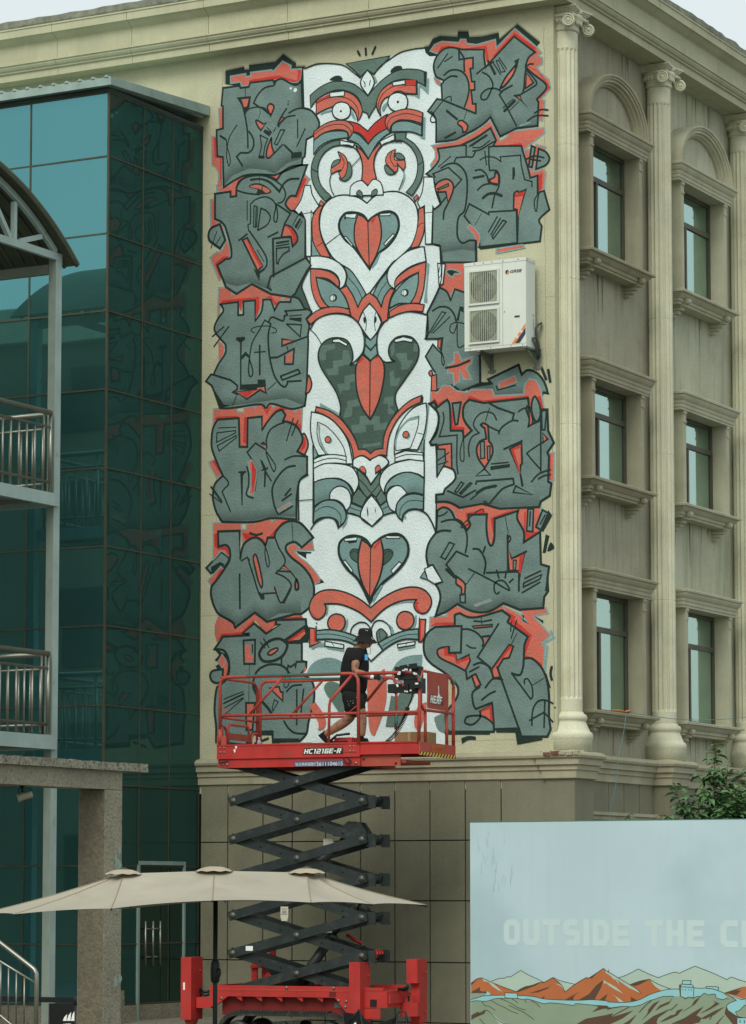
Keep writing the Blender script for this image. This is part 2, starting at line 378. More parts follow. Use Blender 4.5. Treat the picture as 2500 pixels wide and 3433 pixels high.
def paint(data, keys, plane, step, line='K', fadekey=None):
    """parses the paint list; yields (part name, mesh builder, fade values)"""
    parts = []; mb = None; lay = 0; fades = None
    def pp(tok):
        o = []
        for q in tok:
            c = q.endswith('!'); x, z = q.rstrip('!').split(','); o.append((int(x)/1000, int(z)/1000, c))
        return o
    for ln in data.strip().split('\n'):
        t = ln.split(); k = t[0]
        if k == 'P':
            mb = MB(); fades = {}; parts.append((t[1], mb, fades)); lay = 0; continue
        lay += 1; h = lay*step
        if k == 'D':
            x, z = (int(a)/1000 for a in t[2].split(',')); r = int(t[3])/1000
            P = [V((x+r*math.cos(a*math.pi/10), z+r*math.sin(a*math.pi/10))) for a in range(20)]
            fill(mb, P, h, plane, keys[t[1]])
            if len(t) > 4: stroke(mb, P, int(t[4])/1000, h+step*.5, plane, keys[line], True)
        elif k in 'FS':
            ci = t[1]; ow = None; ocol = line; i = 2
            if t[2][0] == 'o':
                a = t[2][1:]
                if a[-1].isalpha(): ocol = a[-1]; a = a[:-1]
                ow = int(a)/1000; i = 3
            P0 = pp(t[i:])
            if k == 'F': P0 = [(x, z, True) for x, z, c in P0]
            P = smooth_pts(P0, True)
            fill(mb, P, h, plane, keys[ci if len(ci) == 1 else ci[1]])
            if ow: stroke(mb, P, ow*1.18, h+step*.5, plane, keys[ocol], True)
        elif k in 'LC':
            a = t[1]; c = line
            if a[-1].isalpha(): c = a[-1]; a = a[:-1]
            P0 = pp(t[2:]); P = [V((x, z)) for x, z, _ in P0] if k == 'L' else smooth_pts(P0, False)
            stroke(mb, P, int(a)/1000*1.12, h, plane, keys[c])
        elif k == 'G':
            al = int(t[2])/390; dx, dz = (int(a)/1000 for a in t[3].split(','))
            P = [V((x, z)) for x, z, _ in pp(t[4:])]; b = len(mb.v); n = len(P)
            for q, (f, a_) in enumerate(((0, al), (.45, al*.5), (1, 0))):
                for p in P:
                    fades[len(mb.v)] = a_; mb.v.append(plane(p.x+dx*f, p.y+dz*f, h))
            for q in range(2):
                for i in range(n-1):
                    mb.f.append([b+q*n+i, b+q*n+i+1, b+(q+1)*n+i+1, b+(q+1)*n+i]); mb.m.append(keys[fadekey]); mb.sm.append(False)
    return parts
# ================================================================ ground
g = MB(); g.add([(-400, -400, 0), (400, -400, 0), (400, 400, 0), (-400, 400, 0)], [(0, 1, 2, 3)]); g.build('ground', ground_m, kind='structure')
pv = MB(); pv.box(-16, 12, -9, -.05, 0.0, .12); pv.build('pavement', pave_m, kind='structure')

# ================================================================ the corner building
B = thing('corner_building', (0, 0, 0), 'cream stucco corner building with fluted columns and the painted end wall', 'building')
BAY = 3.76; YC = [.33+BAY*i for i in range(4)]; YW = [2.145+BAY*i for i in range(3)]
LEV = [(12.53, 14.72), (8.90, 10.79), (5.235, 7.45)]          # sill top, hood top
HOODH = .30
# front wall, with plain plaster
m = MB(); m.box(-18, 0.0, 0.0, .35, 4.0, 16.6); m.build('wall', stucco, B)
m = MB(); m.box(-18, -.03, .05, .35, 0, 4.0); m.build('wall', groove_m, B)      # dark backing of the joints
# right facade: one wall per bay, openings left for the windows
for i, yw in enumerate(YW):
    y0 = .35 if i == 0 else YC[i]; y1 = YC[i+1]
    m = MB(); ya, yb = yw-.92, yw+.92
    m.box(-.4, -.15, y0, ya, 4.0, 16.2); m.box(-.4, -.15, yb, y1, 4.0, 16.2)
    zs = [4.0]
    for s_, h_ in reversed(LEV): zs += [s_-.05, h_-HOODH+.02]
    zs.append(16.2)
    for a in range(0, len(zs), 2): m.box(-.4, -.15, ya, yb, zs[a], zs[a+1])
    m.build('wall', stucco_brown if i == 0 else stucco_pale, B)
m = MB(); m.box(-.3, -.04, .35, 14, 0, 4.0); m.build('wall', groove_m, B)
m = MB(); m.box(-.4, -.002, .352, 14, 16.202, 16.6); m.build('wall', trim, B)
m = MB(); m.box(-18, -1.5, .4, 14, 0.1, 16.5); m.build('wall', room_m, B)      # the rooms behind the windows

# hairline cracks in the end wall plaster
ck = MB(); rc = random.Random(12)
for x0, z0, z1, wd in ((-6.02, 15.98, 14.3, .007), (-.16, 15.9, 10.4, .006), (-.05, 9.9, 5.0, .008), (-6.1, 9.9, 7.6, .006)):
    x = x0
    for i in range(24):
        za = z0+(z1-z0)*i/24; zb = z0+(z1-z0)*(i+1)/24; xn = x0+rc.uniform(-.012, .012); ck.add([(x-wd/2, -.0009, za), (x+wd/2, -.0009, za), (xn+wd/2, -.0009, zb), (xn-wd/2, -.0009, zb)], [(0, 3, 2, 1)]); x = xn
for z0, x0, x1 in ((13.9, -6.38, -6.05), (8.55, -6.38, -6.0), (6.9, -6.38, -6.05), (8.2, -.12, 0), (11.6, -.15, 0), (4.75, -2.2, -.4)):
    ck.add([(x0, -.0009, z0-.003), (x1, -.0009, z0+.001), (x1, -.0009, z0+.005), (x0, -.0009, z0+.002)], [(0, 1, 2, 3)])
ck.build('hairline_crack', mat('crack_shadow', (128, 124, 98), .95, var=.1), B, kind='stuff')

# plinth panels, each with its joint
rnd = random.Random(3)
def panels(xs, zs, mk, skip=lambda i, j: False):
    for i in range(len(xs)-1):
        for j in range(len(zs)-1):
            if not skip(i, j): mk(xs[i], xs[i+1], zs[j], zs[j+1])
J = .011
def front_panel(x0, x1, z0, z1):
    m = MB(); d = rnd.uniform(-.004, .004); m.box(x0+J, x1-J, -.02+d, .05, z0+J*.8, z1-J*.8); m.build('panel', plinth_m, B)
panels([-6.36, -5.845, -5.19, -4.65, -4.04, -3.41, -2.80, -2.18, -1.566, -.951, -.18], [0, .40, 1.33, 2.28, 3.214, 4.14], front_panel)
def side_panel(y0, y1, z0, z1):
    m = MB(); d = rnd.uniform(-.004, .004); m.box(-.04, .012+d, y0+J, y1-J, z0+J*.8, z1-J*.8); m.build('panel', plinth_m, B)
for i in range(3):
    o = BAY*i
    panels([.66+o, 1.27+o, 1.882+o, 2.494+o, 3.108+o, 3.67+o], [0, .40, 1.33, 2.28, 3.214, 4.14], side_panel)
for i, yc in enumerate(YC[:3]):      # pedestals under the columns
    m = MB()
    if i == 0: m.box(-.18, .30, -.04, .66, 0, 4.14)
    else: m.box(-.04, .30, yc-.39, yc+.33, 0, 4.14)
    m.build('pedestal', plinth_m, B)

# belt ledge
ledge = [(-6.42, 0), (-.18, 0), (-.18, -.04), (.30, -.04), (.30, .66), (0, .66)]
for yc in YC[1:4]: ledge += [(0, yc-.39), (.30, yc-.39), (.30, yc+.33), (0, yc+.33)]
ledge.append((0, 14))
prof = [(-.2, 4.58), (.02, 4.565), (.10, 4.545), (.145, 4.52), (.16, 4.49), (.15, 4.455), (.12, 4.435), (.115, 4.43), (.115, 4.35), (.075, 4.34), (.075, 4.27), (.05, 4.262), (.05, 4.145), (.018, 4.13), (-.2, 4.13)]
m = MB(); m.sweep(ledge, prof); m.build('ledge', trim_brown, B)
# broken edge of the ledge at the corner: bare brick and lumps of mortar
brick_m = mat('bare_brick', (118, 76, 60), .95, var=.25, vscale=12, bump=.6, bscale=40)
for k, (x, y, lx, lz) in enumerate(((-.14, -.222, .11, .05), (-.01, -.225, .12, .055), (.12, -.228, .10, .045), (.24, -.222, .10, .05), (.35, -.215, .09, .055))):
    m = MB(); m.obox((x, y, 4.485+.006*(k % 3)), (lx, rnd.uniform(-.01, .01), rnd.uniform(-.012, .012)), (0, .10, 0), (0, 0, lz)); m.build('brick', brick_m if k in (0, 1) else trim_brown, B)
for k in range(14):
    x = rnd.uniform(-.3, .6); m = MB(); s_ = rnd.uniform(.015, .04)
    m.obox((x, -.19+rnd.uniform(-.02, .05), 4.535), (s_*2, .01, .006), (0, s_, .004), (.003, 0, s_*.7)); m.build('mortar_lump', trim, B)

# cornice in cast lengths, with open joints
ent = [(0, 16.215), (.30, 16.215), (.30, 16.335), (.335, 16.345), (.335, 16.37), (.365, 16.385), (.39, 16.42), (.39, 16.445), (.415, 16.455), (.415, 16.475), (.33, 16.50), (.33, 16.80), (.345, 16.815), (.39, 16.84), (.47, 16.90), (.50, 16.905), (.50, 17.03), (.515, 17.035), (.515, 17.06), (0, 17.06)]
par = [(0, 17.06), (.47, 17.06), (.485, 17.10), (.465, 17.20), (.44, 17.215), (0, 17.215)]
xj = [-18]+[-16.6+1.5*i for i in range(11)]
for a, b in zip(xj[:-1], xj[1:]):
    m = MB(); m.sweep([(a+.004, 0), (b-.004, 0)], ent); m.build('cornice', trim_cornice, B)
m = MB(); m.sweep([(xj[-1]+.004, 0), (0, 0), (0, 1.6-.004)], ent); m.build('cornice', trim_cornice, B)
for i in range(9):
    m = MB(); a = 1.6+1.5*i; m.sweep([(0, a+.004), (0, a+1.5-.004)], ent); m.build('cornice', trim_cornice, B)
# parapet coping, uneven along the top
m = MB(); path = [(-18+.22*i, 0) for i in range(82)]+[(0, 0)]+[(0, .22*i) for i in range(1, 66)]
k = len(par); n = len(path); vs = []
for i, (x, y) in enumerate(path):
    dz = rnd.uniform(-.014, .022); do = rnd.uniform(-.016, .010)
    for o, z in par:
        oo = o+(do if o > .1 else 0); zz = z+(dz if z > 17.15 else 0)
        if i < 82: vs.append((x, -oo, zz))
        elif i == 82: vs.append((oo, -oo, zz))
        else: vs.append((oo, y, zz))
m.add(vs, [(i*k+j, (i+1)*k+j, (i+1)*k+j+1, i*k+j+1) for i in range(n-1) for j in range(k-1)]); m.build('parapet', parapet_m, B)

# columns: base, drums, capital
def column_parts(yc):
    parts = []
    c = V((.05, yc, 0)); Rr = .205
    bs = MB()
    bs.lathe(c, [(.35, 4.55), (.35, 4.73), (.355, 4.74), (.365, 4.77), (.365, 4.81), (.35, 4.845), (.325, 4.86), (.305, 4.90), (.28, 4.96), (.262, 5.0), (.256, 5.03), (.268, 5.04), (.28, 5.07), (.276, 5.10), (.258, 5.125), (.23, 5.14), (.215, 5.17)], 40)
    parts.append(('base', bs, col_m))
    def ring(r, z, fl, nf=16, per=6):
        o = []
        for j in range(nf*per):
            t = 2*math.pi*j/(nf*per); u = (j % per)/per
            d = .027*fl*math.sin(math.pi*min(1, max(0, (u-.12)/.76)))**.7 if .12 < u < .88 else 0
            o.append((c.x+(r-d)*math.cos(t), c.y+(r-d)*math.sin(t), z))
        return o
    zj = [5.17, 7.20, 9.62, 11.9, 14.02, 15.83]
    for a in range(5):
        z0, z1 = zj[a], zj[a+1]
        lv = [(z0, .965, 0 if a == 0 else 1), (z0+.010, 1, 0 if a == 0 else 1)]
        if a == 0: lv += [(5.36, 1, 0), (5.40, 1, 1)]
        if a == 4: lv += [(15.52, 1, 1), (15.56, 1, 0)]
        lv += [(z1-.010, 1, 0 if a == 4 else 1), (z1, .965, 0 if a == 4 else 1)]
        d = MB(); rs = [ring(Rr*(1.0-.03*(z-5)/11)*q, z, f) for z, q, f in lv]; n = len(rs[0])
        d.add([p for r_ in rs for p in r_], [(i*n+j, i*n+(j+1) % n, (i+1)*n+(j+1) % n, (i+1)*n+j) for i in range(len(rs)-1) for j in range(n)])
        parts.append(('drum', d, col_m))
    cp = MB()
    cp.lathe(c, [(.20, 15.83), (.222, 15.845), (.228, 15.87), (.215, 15.89), (.225, 15.94), (.27, 15.99), (.29, 16.05), (.28, 16.09)], 32)
    for hw, z0, z1 in ((.25, 16.075, 16.115), (.275, 16.115, 16.14), (.30, 16.14, 16.165), (.325, 16.165, 16.20), (.29, 16.20, 16.216)):
        pl = []
        for q in range(4):
            a = q*math.pi/2; ca, sa = math.cos(a), math.sin(a)
            for t in (-1, -.6, -.2, .2, .6):
                x = hw*(1-.16*(1-t*t)); y = hw*t
                pl.append((x*ca-y*sa, x*sa+y*ca))
        cp.prism(pl, (c.x, c.y, z0), (1, 0, 0), (0, 1, 0), (0, 0, z1-z0))
    def scroll(ce, nrm, sg, r0=.105, th=.07):
        ce = V(ce); nrm = V(nrm).normalized(); sx_ = V((0, 0, 1)).cross(nrm)*sg
        cp.lathe(ce-nrm*th, [(r0*.9, 0), (r0*.97, th*.3), (r0*.97, th*.9), (r0*.90, th)], 26, axis=nrm)
        sp = [ce+nrm*.004+sx_*(r0*.93*(1-i/59*.80)*math.sin(i/59*2.3*2*math.pi))+V((0, 0, 1))*(r0*.93*(1-i/59*.80)*math.cos(i/59*2.3*2*math.pi)) for i in range(60)]
        cp.tube(sp, [.0165*(1-i/59*.5) for i in range(60)], 6)
        cp.lathe(ce+nrm*.0, [(.026, -.005), (.025, .012), (.014, .022)], 12, axis=nrm)
    scroll((c.x+.20, yc-.325, 15.945), (.30, -.95, 0), 1)
    scroll((c.x+.27, yc+.29, 15.935), (.62, -.78, 0), -1, .108, .10)
    for y0, y1, x0, x1 in ((yc-.20, yc+.24, c.x+.10, c.x+.20),):      # the band running to the scrolls
        cp.tube([(c.x-.14, yc-.27, 16.045), (c.x+.08, yc-.29, 16.05), (c.x+.20, yc-.31, 16.045)], .028, 8); cp.tube([(c.x+.24, yc-.24, 16.06), (c.x+.24, yc-.05, 16.05), (c.x+.24, yc+.10, 16.05), (c.x+.28, yc+.24, 16.04)], .030, 8)
    for i in range(9):       # egg moulding
        a = -math.pi*.98+math.pi*.62*i/8
        p = V((c.x+.265*math.cos(a), c.y+.265*math.sin(a), 15.99)); cp.lathe(p+V((0, 0, -.05)), [(.004, 0), (.018, .02), (.022, .05), (.016, .08), (.004, .09)], 8)
    for i in range(7):
        a = -.35+.9*i/6
        p = V((c.x+.26*math.cos(a), c.y+.26*math.sin(a), 15.97)); cp.lathe(p+V((0, 0, -.05)), [(.004, 0), (.014, .02), (.018, .05), (.014, .08), (.004, .09)], 8)
    cp.lathe((c.x+.25, yc+.0, 16.13), [(.01, -.05), (.04, -.03), (.05, 0), (.035, .04), (.01, .06)], 10, axis=(1, -.2, 0.3))
    parts.append(('capital', cp, col_m))
    return parts
col0 = None
for i, yc in enumerate(YC[:3]):
    holder = MB(); holder.cyl((.04, yc+.02, 5.2), (.04, yc+.02, 15.8), .14, 16)
    ob = holder.build('column', col_m, B)
    if i < 2:
        col0 = [(nm, mb.build(nm, mt, ob)) for nm, mb, mt in column_parts(yc)]
    else:
        for nm, src in col0: sub(nm, src.data, ob, (0, BAY, 0))

# windows and their surrounds
def console(mb, x, y, z, wd, hgt, dep):       # small scroll bracket, stepped
    k = 5
    for i in range(k):
        d = dep*(1-i/k)**.8; mb.box(x, x+d, y-wd/2, y+wd/2, z-hgt*(i+1)/k, z-hgt*i/k-.006)
    mb.lathe((x+dep*.9, y-wd/2-.01, z-.02), [(.02, 0), (.05, .006), (.055, wd/2+.01), (.05, wd+.014), (.02, wd+.02)], 14, axis=(0, 1, 0))
hood_prof = lambda z: [(-.18, z-.30), (.17, z-.30), (.17, z-.265), (.185, z-.255), (.185, z-.205), (.20, z-.19), (.205, z-.15), (.235, z-.12), (.255, z-.085), (.26, z-.05), (.285, z-.045), (.29, z-.012), (.28, z), (-.18, z+.012)]
sill_prof = lambda z: [(-.18, z-.22), (.10, z-.22), (.10, z-.185), (.13, z-.175), (.135, z-.13), (.17, z-.115), (.205, z-.085), (.23, z-.05), (.285, z-.045), (.29, z-.01), (.28, z), (-.18, z+.01)]
for bi, yw in enumerate(YW):
    tm = trim_brown if bi == 0 else trim
    for li, (zs, zh) in enumerate(LEV):
        hw = 1.33
        # moulded hood with returned ends
        def returned(prof, z, name):
            mm = MB(); k = len(prof); vs = []
            for (yy, sg) in ((yw-hw, -1), (yw+hw, 1)):
                for o, zz in prof: vs.append((-.155, yy-sg*(.29-max(o, 0)), zz))
            fr = []
            for (yy, sg) in ((yw-hw, -1), (yw+hw, 1)):
                for o, zz in prof: fr.append((o, yy-sg*(.29-max(o, 0)), zz))
            A = 0; Bq = k; C_ = 2*k; D_ = 3*k; fs = []
            for j in range(k-1):
                fs.append((C_+j, D_+j, D_+j+1, C_+j+1)); fs.append((A+j, C_+j, C_+j+1, A+j+1)); fs.append((D_+j, Bq+j, Bq+j+1, D_+j+1))
            mm.add(vs+fr, fs); return mm.build(name, tm, B)
        returned([(o_*.87, z_) for o_, z_ in hood_prof(zh)], zh, 'window_hood')
        so = returned([(o_*.87, z_) for o_, z_ in sill_prof(zs)], zs, 'window_sill')
        for s_ in (-1, 1):
            c = MB(); console(c, -.15, yw+s_*.90, zs-.14, .10, .28, .35); c.build('bracket', tm, so)
        # jambs with a small console under the hood
        for s_ in (-1, 1):
            j = MB(); y0, y1 = sorted((yw+s_*.92, yw+s_*1.04)); zt = zh-.30
            j.box(-.155, .12, y0, y1, zs, zt-.20); j.box(-.155, .135, y0-.004, y1+.004, zt-.20, zt-.17); j.box(-.155, .125, y0, y1, zt-.17, zt-.05); j.box(-.155, .14, y0-.006, y1+.006, zt-.05, zt)
            yr = yw+s_*.92; a, b = sorted((yr, yr-s_*.003))
            j.box(-.40, -.155, a, b, zs, zt)
            j.build('jamb', tm, B)
        rv = MB(); rv.box(-.40, 0, yw-.917, yw+.917, zh-.304, zh-.30+.002); rv.build('lintel_soffit', tm, B)
        # window: frame, panes, curtain
        z0, z1 = zs+.005, zh-.305; zt = z0+(z1-z0)*.70; ym = yw-.20; xf = -.16
        wf = MB(); t = .032
        wf.box(xf-.04, xf+.02, yw-.915, yw-.915+2*t, z0, z1); wf.box(xf-.04, xf+.02, yw+.915-2*t, yw+.915, z0, z1)
        wf.box(xf-.04, xf+.02, yw-.915+2*t, yw+.915-2*t, z0, z0+2*t); wf.box(xf-.04, xf+.02, yw-.915+2*t, yw+.915-2*t, z1-2*t, z1)
        wf.box(xf-.04, xf+.025, yw-.915+2*t, yw+.915-2*t, zt-t*1.3, zt+t*1.3); wf.box(xf-.035, xf+.022, ym-t, ym+t, z0+2*t, zt-t*1.3)
        wo_ = wf.build('window', frame_m, B)
        def pane(y0, y1, za, zb):
            p = MB(); tl = rnd.uniform(-.0015, .0015); p.obox((xf-.014, y0, za), (.008, 0, 0), (tl, y1-y0, 0), (tl, 0, zb-za)); p.build('pane', MATS['window_glass'], wo_)
        pane(yw-.915+2*t, yw+.915-2*t, zt+t*1.3, z1-2*t); pane(yw-.915+2*t, ym-t, z0+2*t, zt-t*1.3); pane(ym+t, yw+.915-2*t, z0+2*t, zt-t*1.3)
        cv = MB(); ye = yw+.46+rnd.uniform(-.04, .04); nn = 46; vs = []
        for i in range(nn):
            y = yw-.9+(ye-yw+.9)*i/(nn-1); x = -.27+.018*math.sin(i*1.25)+.006*math.sin(i*.41)
            zt_ = z1-.03-(.10 if i > nn-5 else 0)-(.08 if i > nn-2 else 0)
            vs += [(x, y, z0-.02), (x, y, zt_)]
        cv.add(vs, [(2*i, 2*i+2, 2*i+3, 2*i+1) for i in range(nn-1)], 0, True); cv.build('curtain', curtain_m, wo_)
        if li == 0:     # blind arch above the top windows
            am = MB(); pr = [(1.20, -.155), (1.20, .19), (1.155, .19), (1.15, .17), (1.10, .165), (1.095, .14), (1.03, .145), (1.02, .10), (.97, .095), (.955, .05), (.93, .045), (.93, -.155)]
            nn = 40; vs = []
            for i in range(nn+1):
                a = math.pi*i/nn
                for r_, o in pr: vs.append((o, yw-r_*math.cos(a), zh+.005+(r_*.70)*math.sin(a)))
            k = len(pr); am.add(vs, [(i*k+q, i*k+q+1, (i+1)*k+q+1, (i+1)*k+q) for i in range(nn) for q in range(k-1)], 0, False)
            am.build('arch_moulding', tm, B)
            ty = MB(); ty.prism([(-.925*math.cos(math.pi*i/30), .925*.70*math.sin(math.pi*i/30)) for i in range(31)], (-.155, yw, zh+.005), (0, 1, 0), (0, 0, 1), (.15, 0, 0)); ty.build('tympanum', stucco_brown if bi == 0 else stucco_pale, B)
    # rain stains below the sills and the cornice
    sm_ = MB(); al = []
    for zt_ in [l[0]-.22 for l in LEV]+[16.19]:
        for q in range(9 if zt_ < 16 else 7):
            y = yw+rnd.choice((-1.0, -.75, -.5, -.2, .1, .4, .7, .9, 1.05))+rnd.uniform(-.1, .1); wd = rnd.uniform(.012, .06); ln = rnd.uniform(.15, .85); a_ = rnd.uniform(.15, .5)*(1.3 if bi else 1); dx = rnd.uniform(-.03, .03); b = len(sm_.v); xx = -.1488+.0002*(q % 5)
            for k_, (tt, f_) in enumerate(((0, .9), (.3, 1), (.7, .55), (1, 0))):
                for sgn, e_ in ((-1, 0), (-.3, 1), (.3, 1), (1, 0)): sm_.v.append((xx, y+sgn*wd*(1-.5*tt)+dx*tt, zt_-ln*tt)); al.append(a_*f_*e_)
            for k_ in range(3):
                for c_ in range(3): sm_.f.append([b+4*k_+c_, b+4*k_+c_+1, b+4*k_+c_+5, b+4*k_+c_+4]); sm_.m.append(0); sm_.sm.append(False)
    so_ = sm_.build('rain_stain', stain_m, B, kind='stuff'); at_ = so_.data.attributes.new('fade', 'FLOAT', 'POINT'); at_.data.foreach_set('value', al)
    # hood of the ground-floor window, only its top clears the hoarding
    hw = 1.36; zh = 3.66
    mm = MB(); mm.box(0.012, .20, yw-hw, yw+hw, zh-.05, zh); mm.box(0.012, .16, yw-hw+.03, yw+hw-.03, zh-.12, zh-.05); mm.box(0.012, .13, yw-hw+.06, yw+hw-.06, zh-.20, zh-.12); mm.build('window_hood', tm, B)
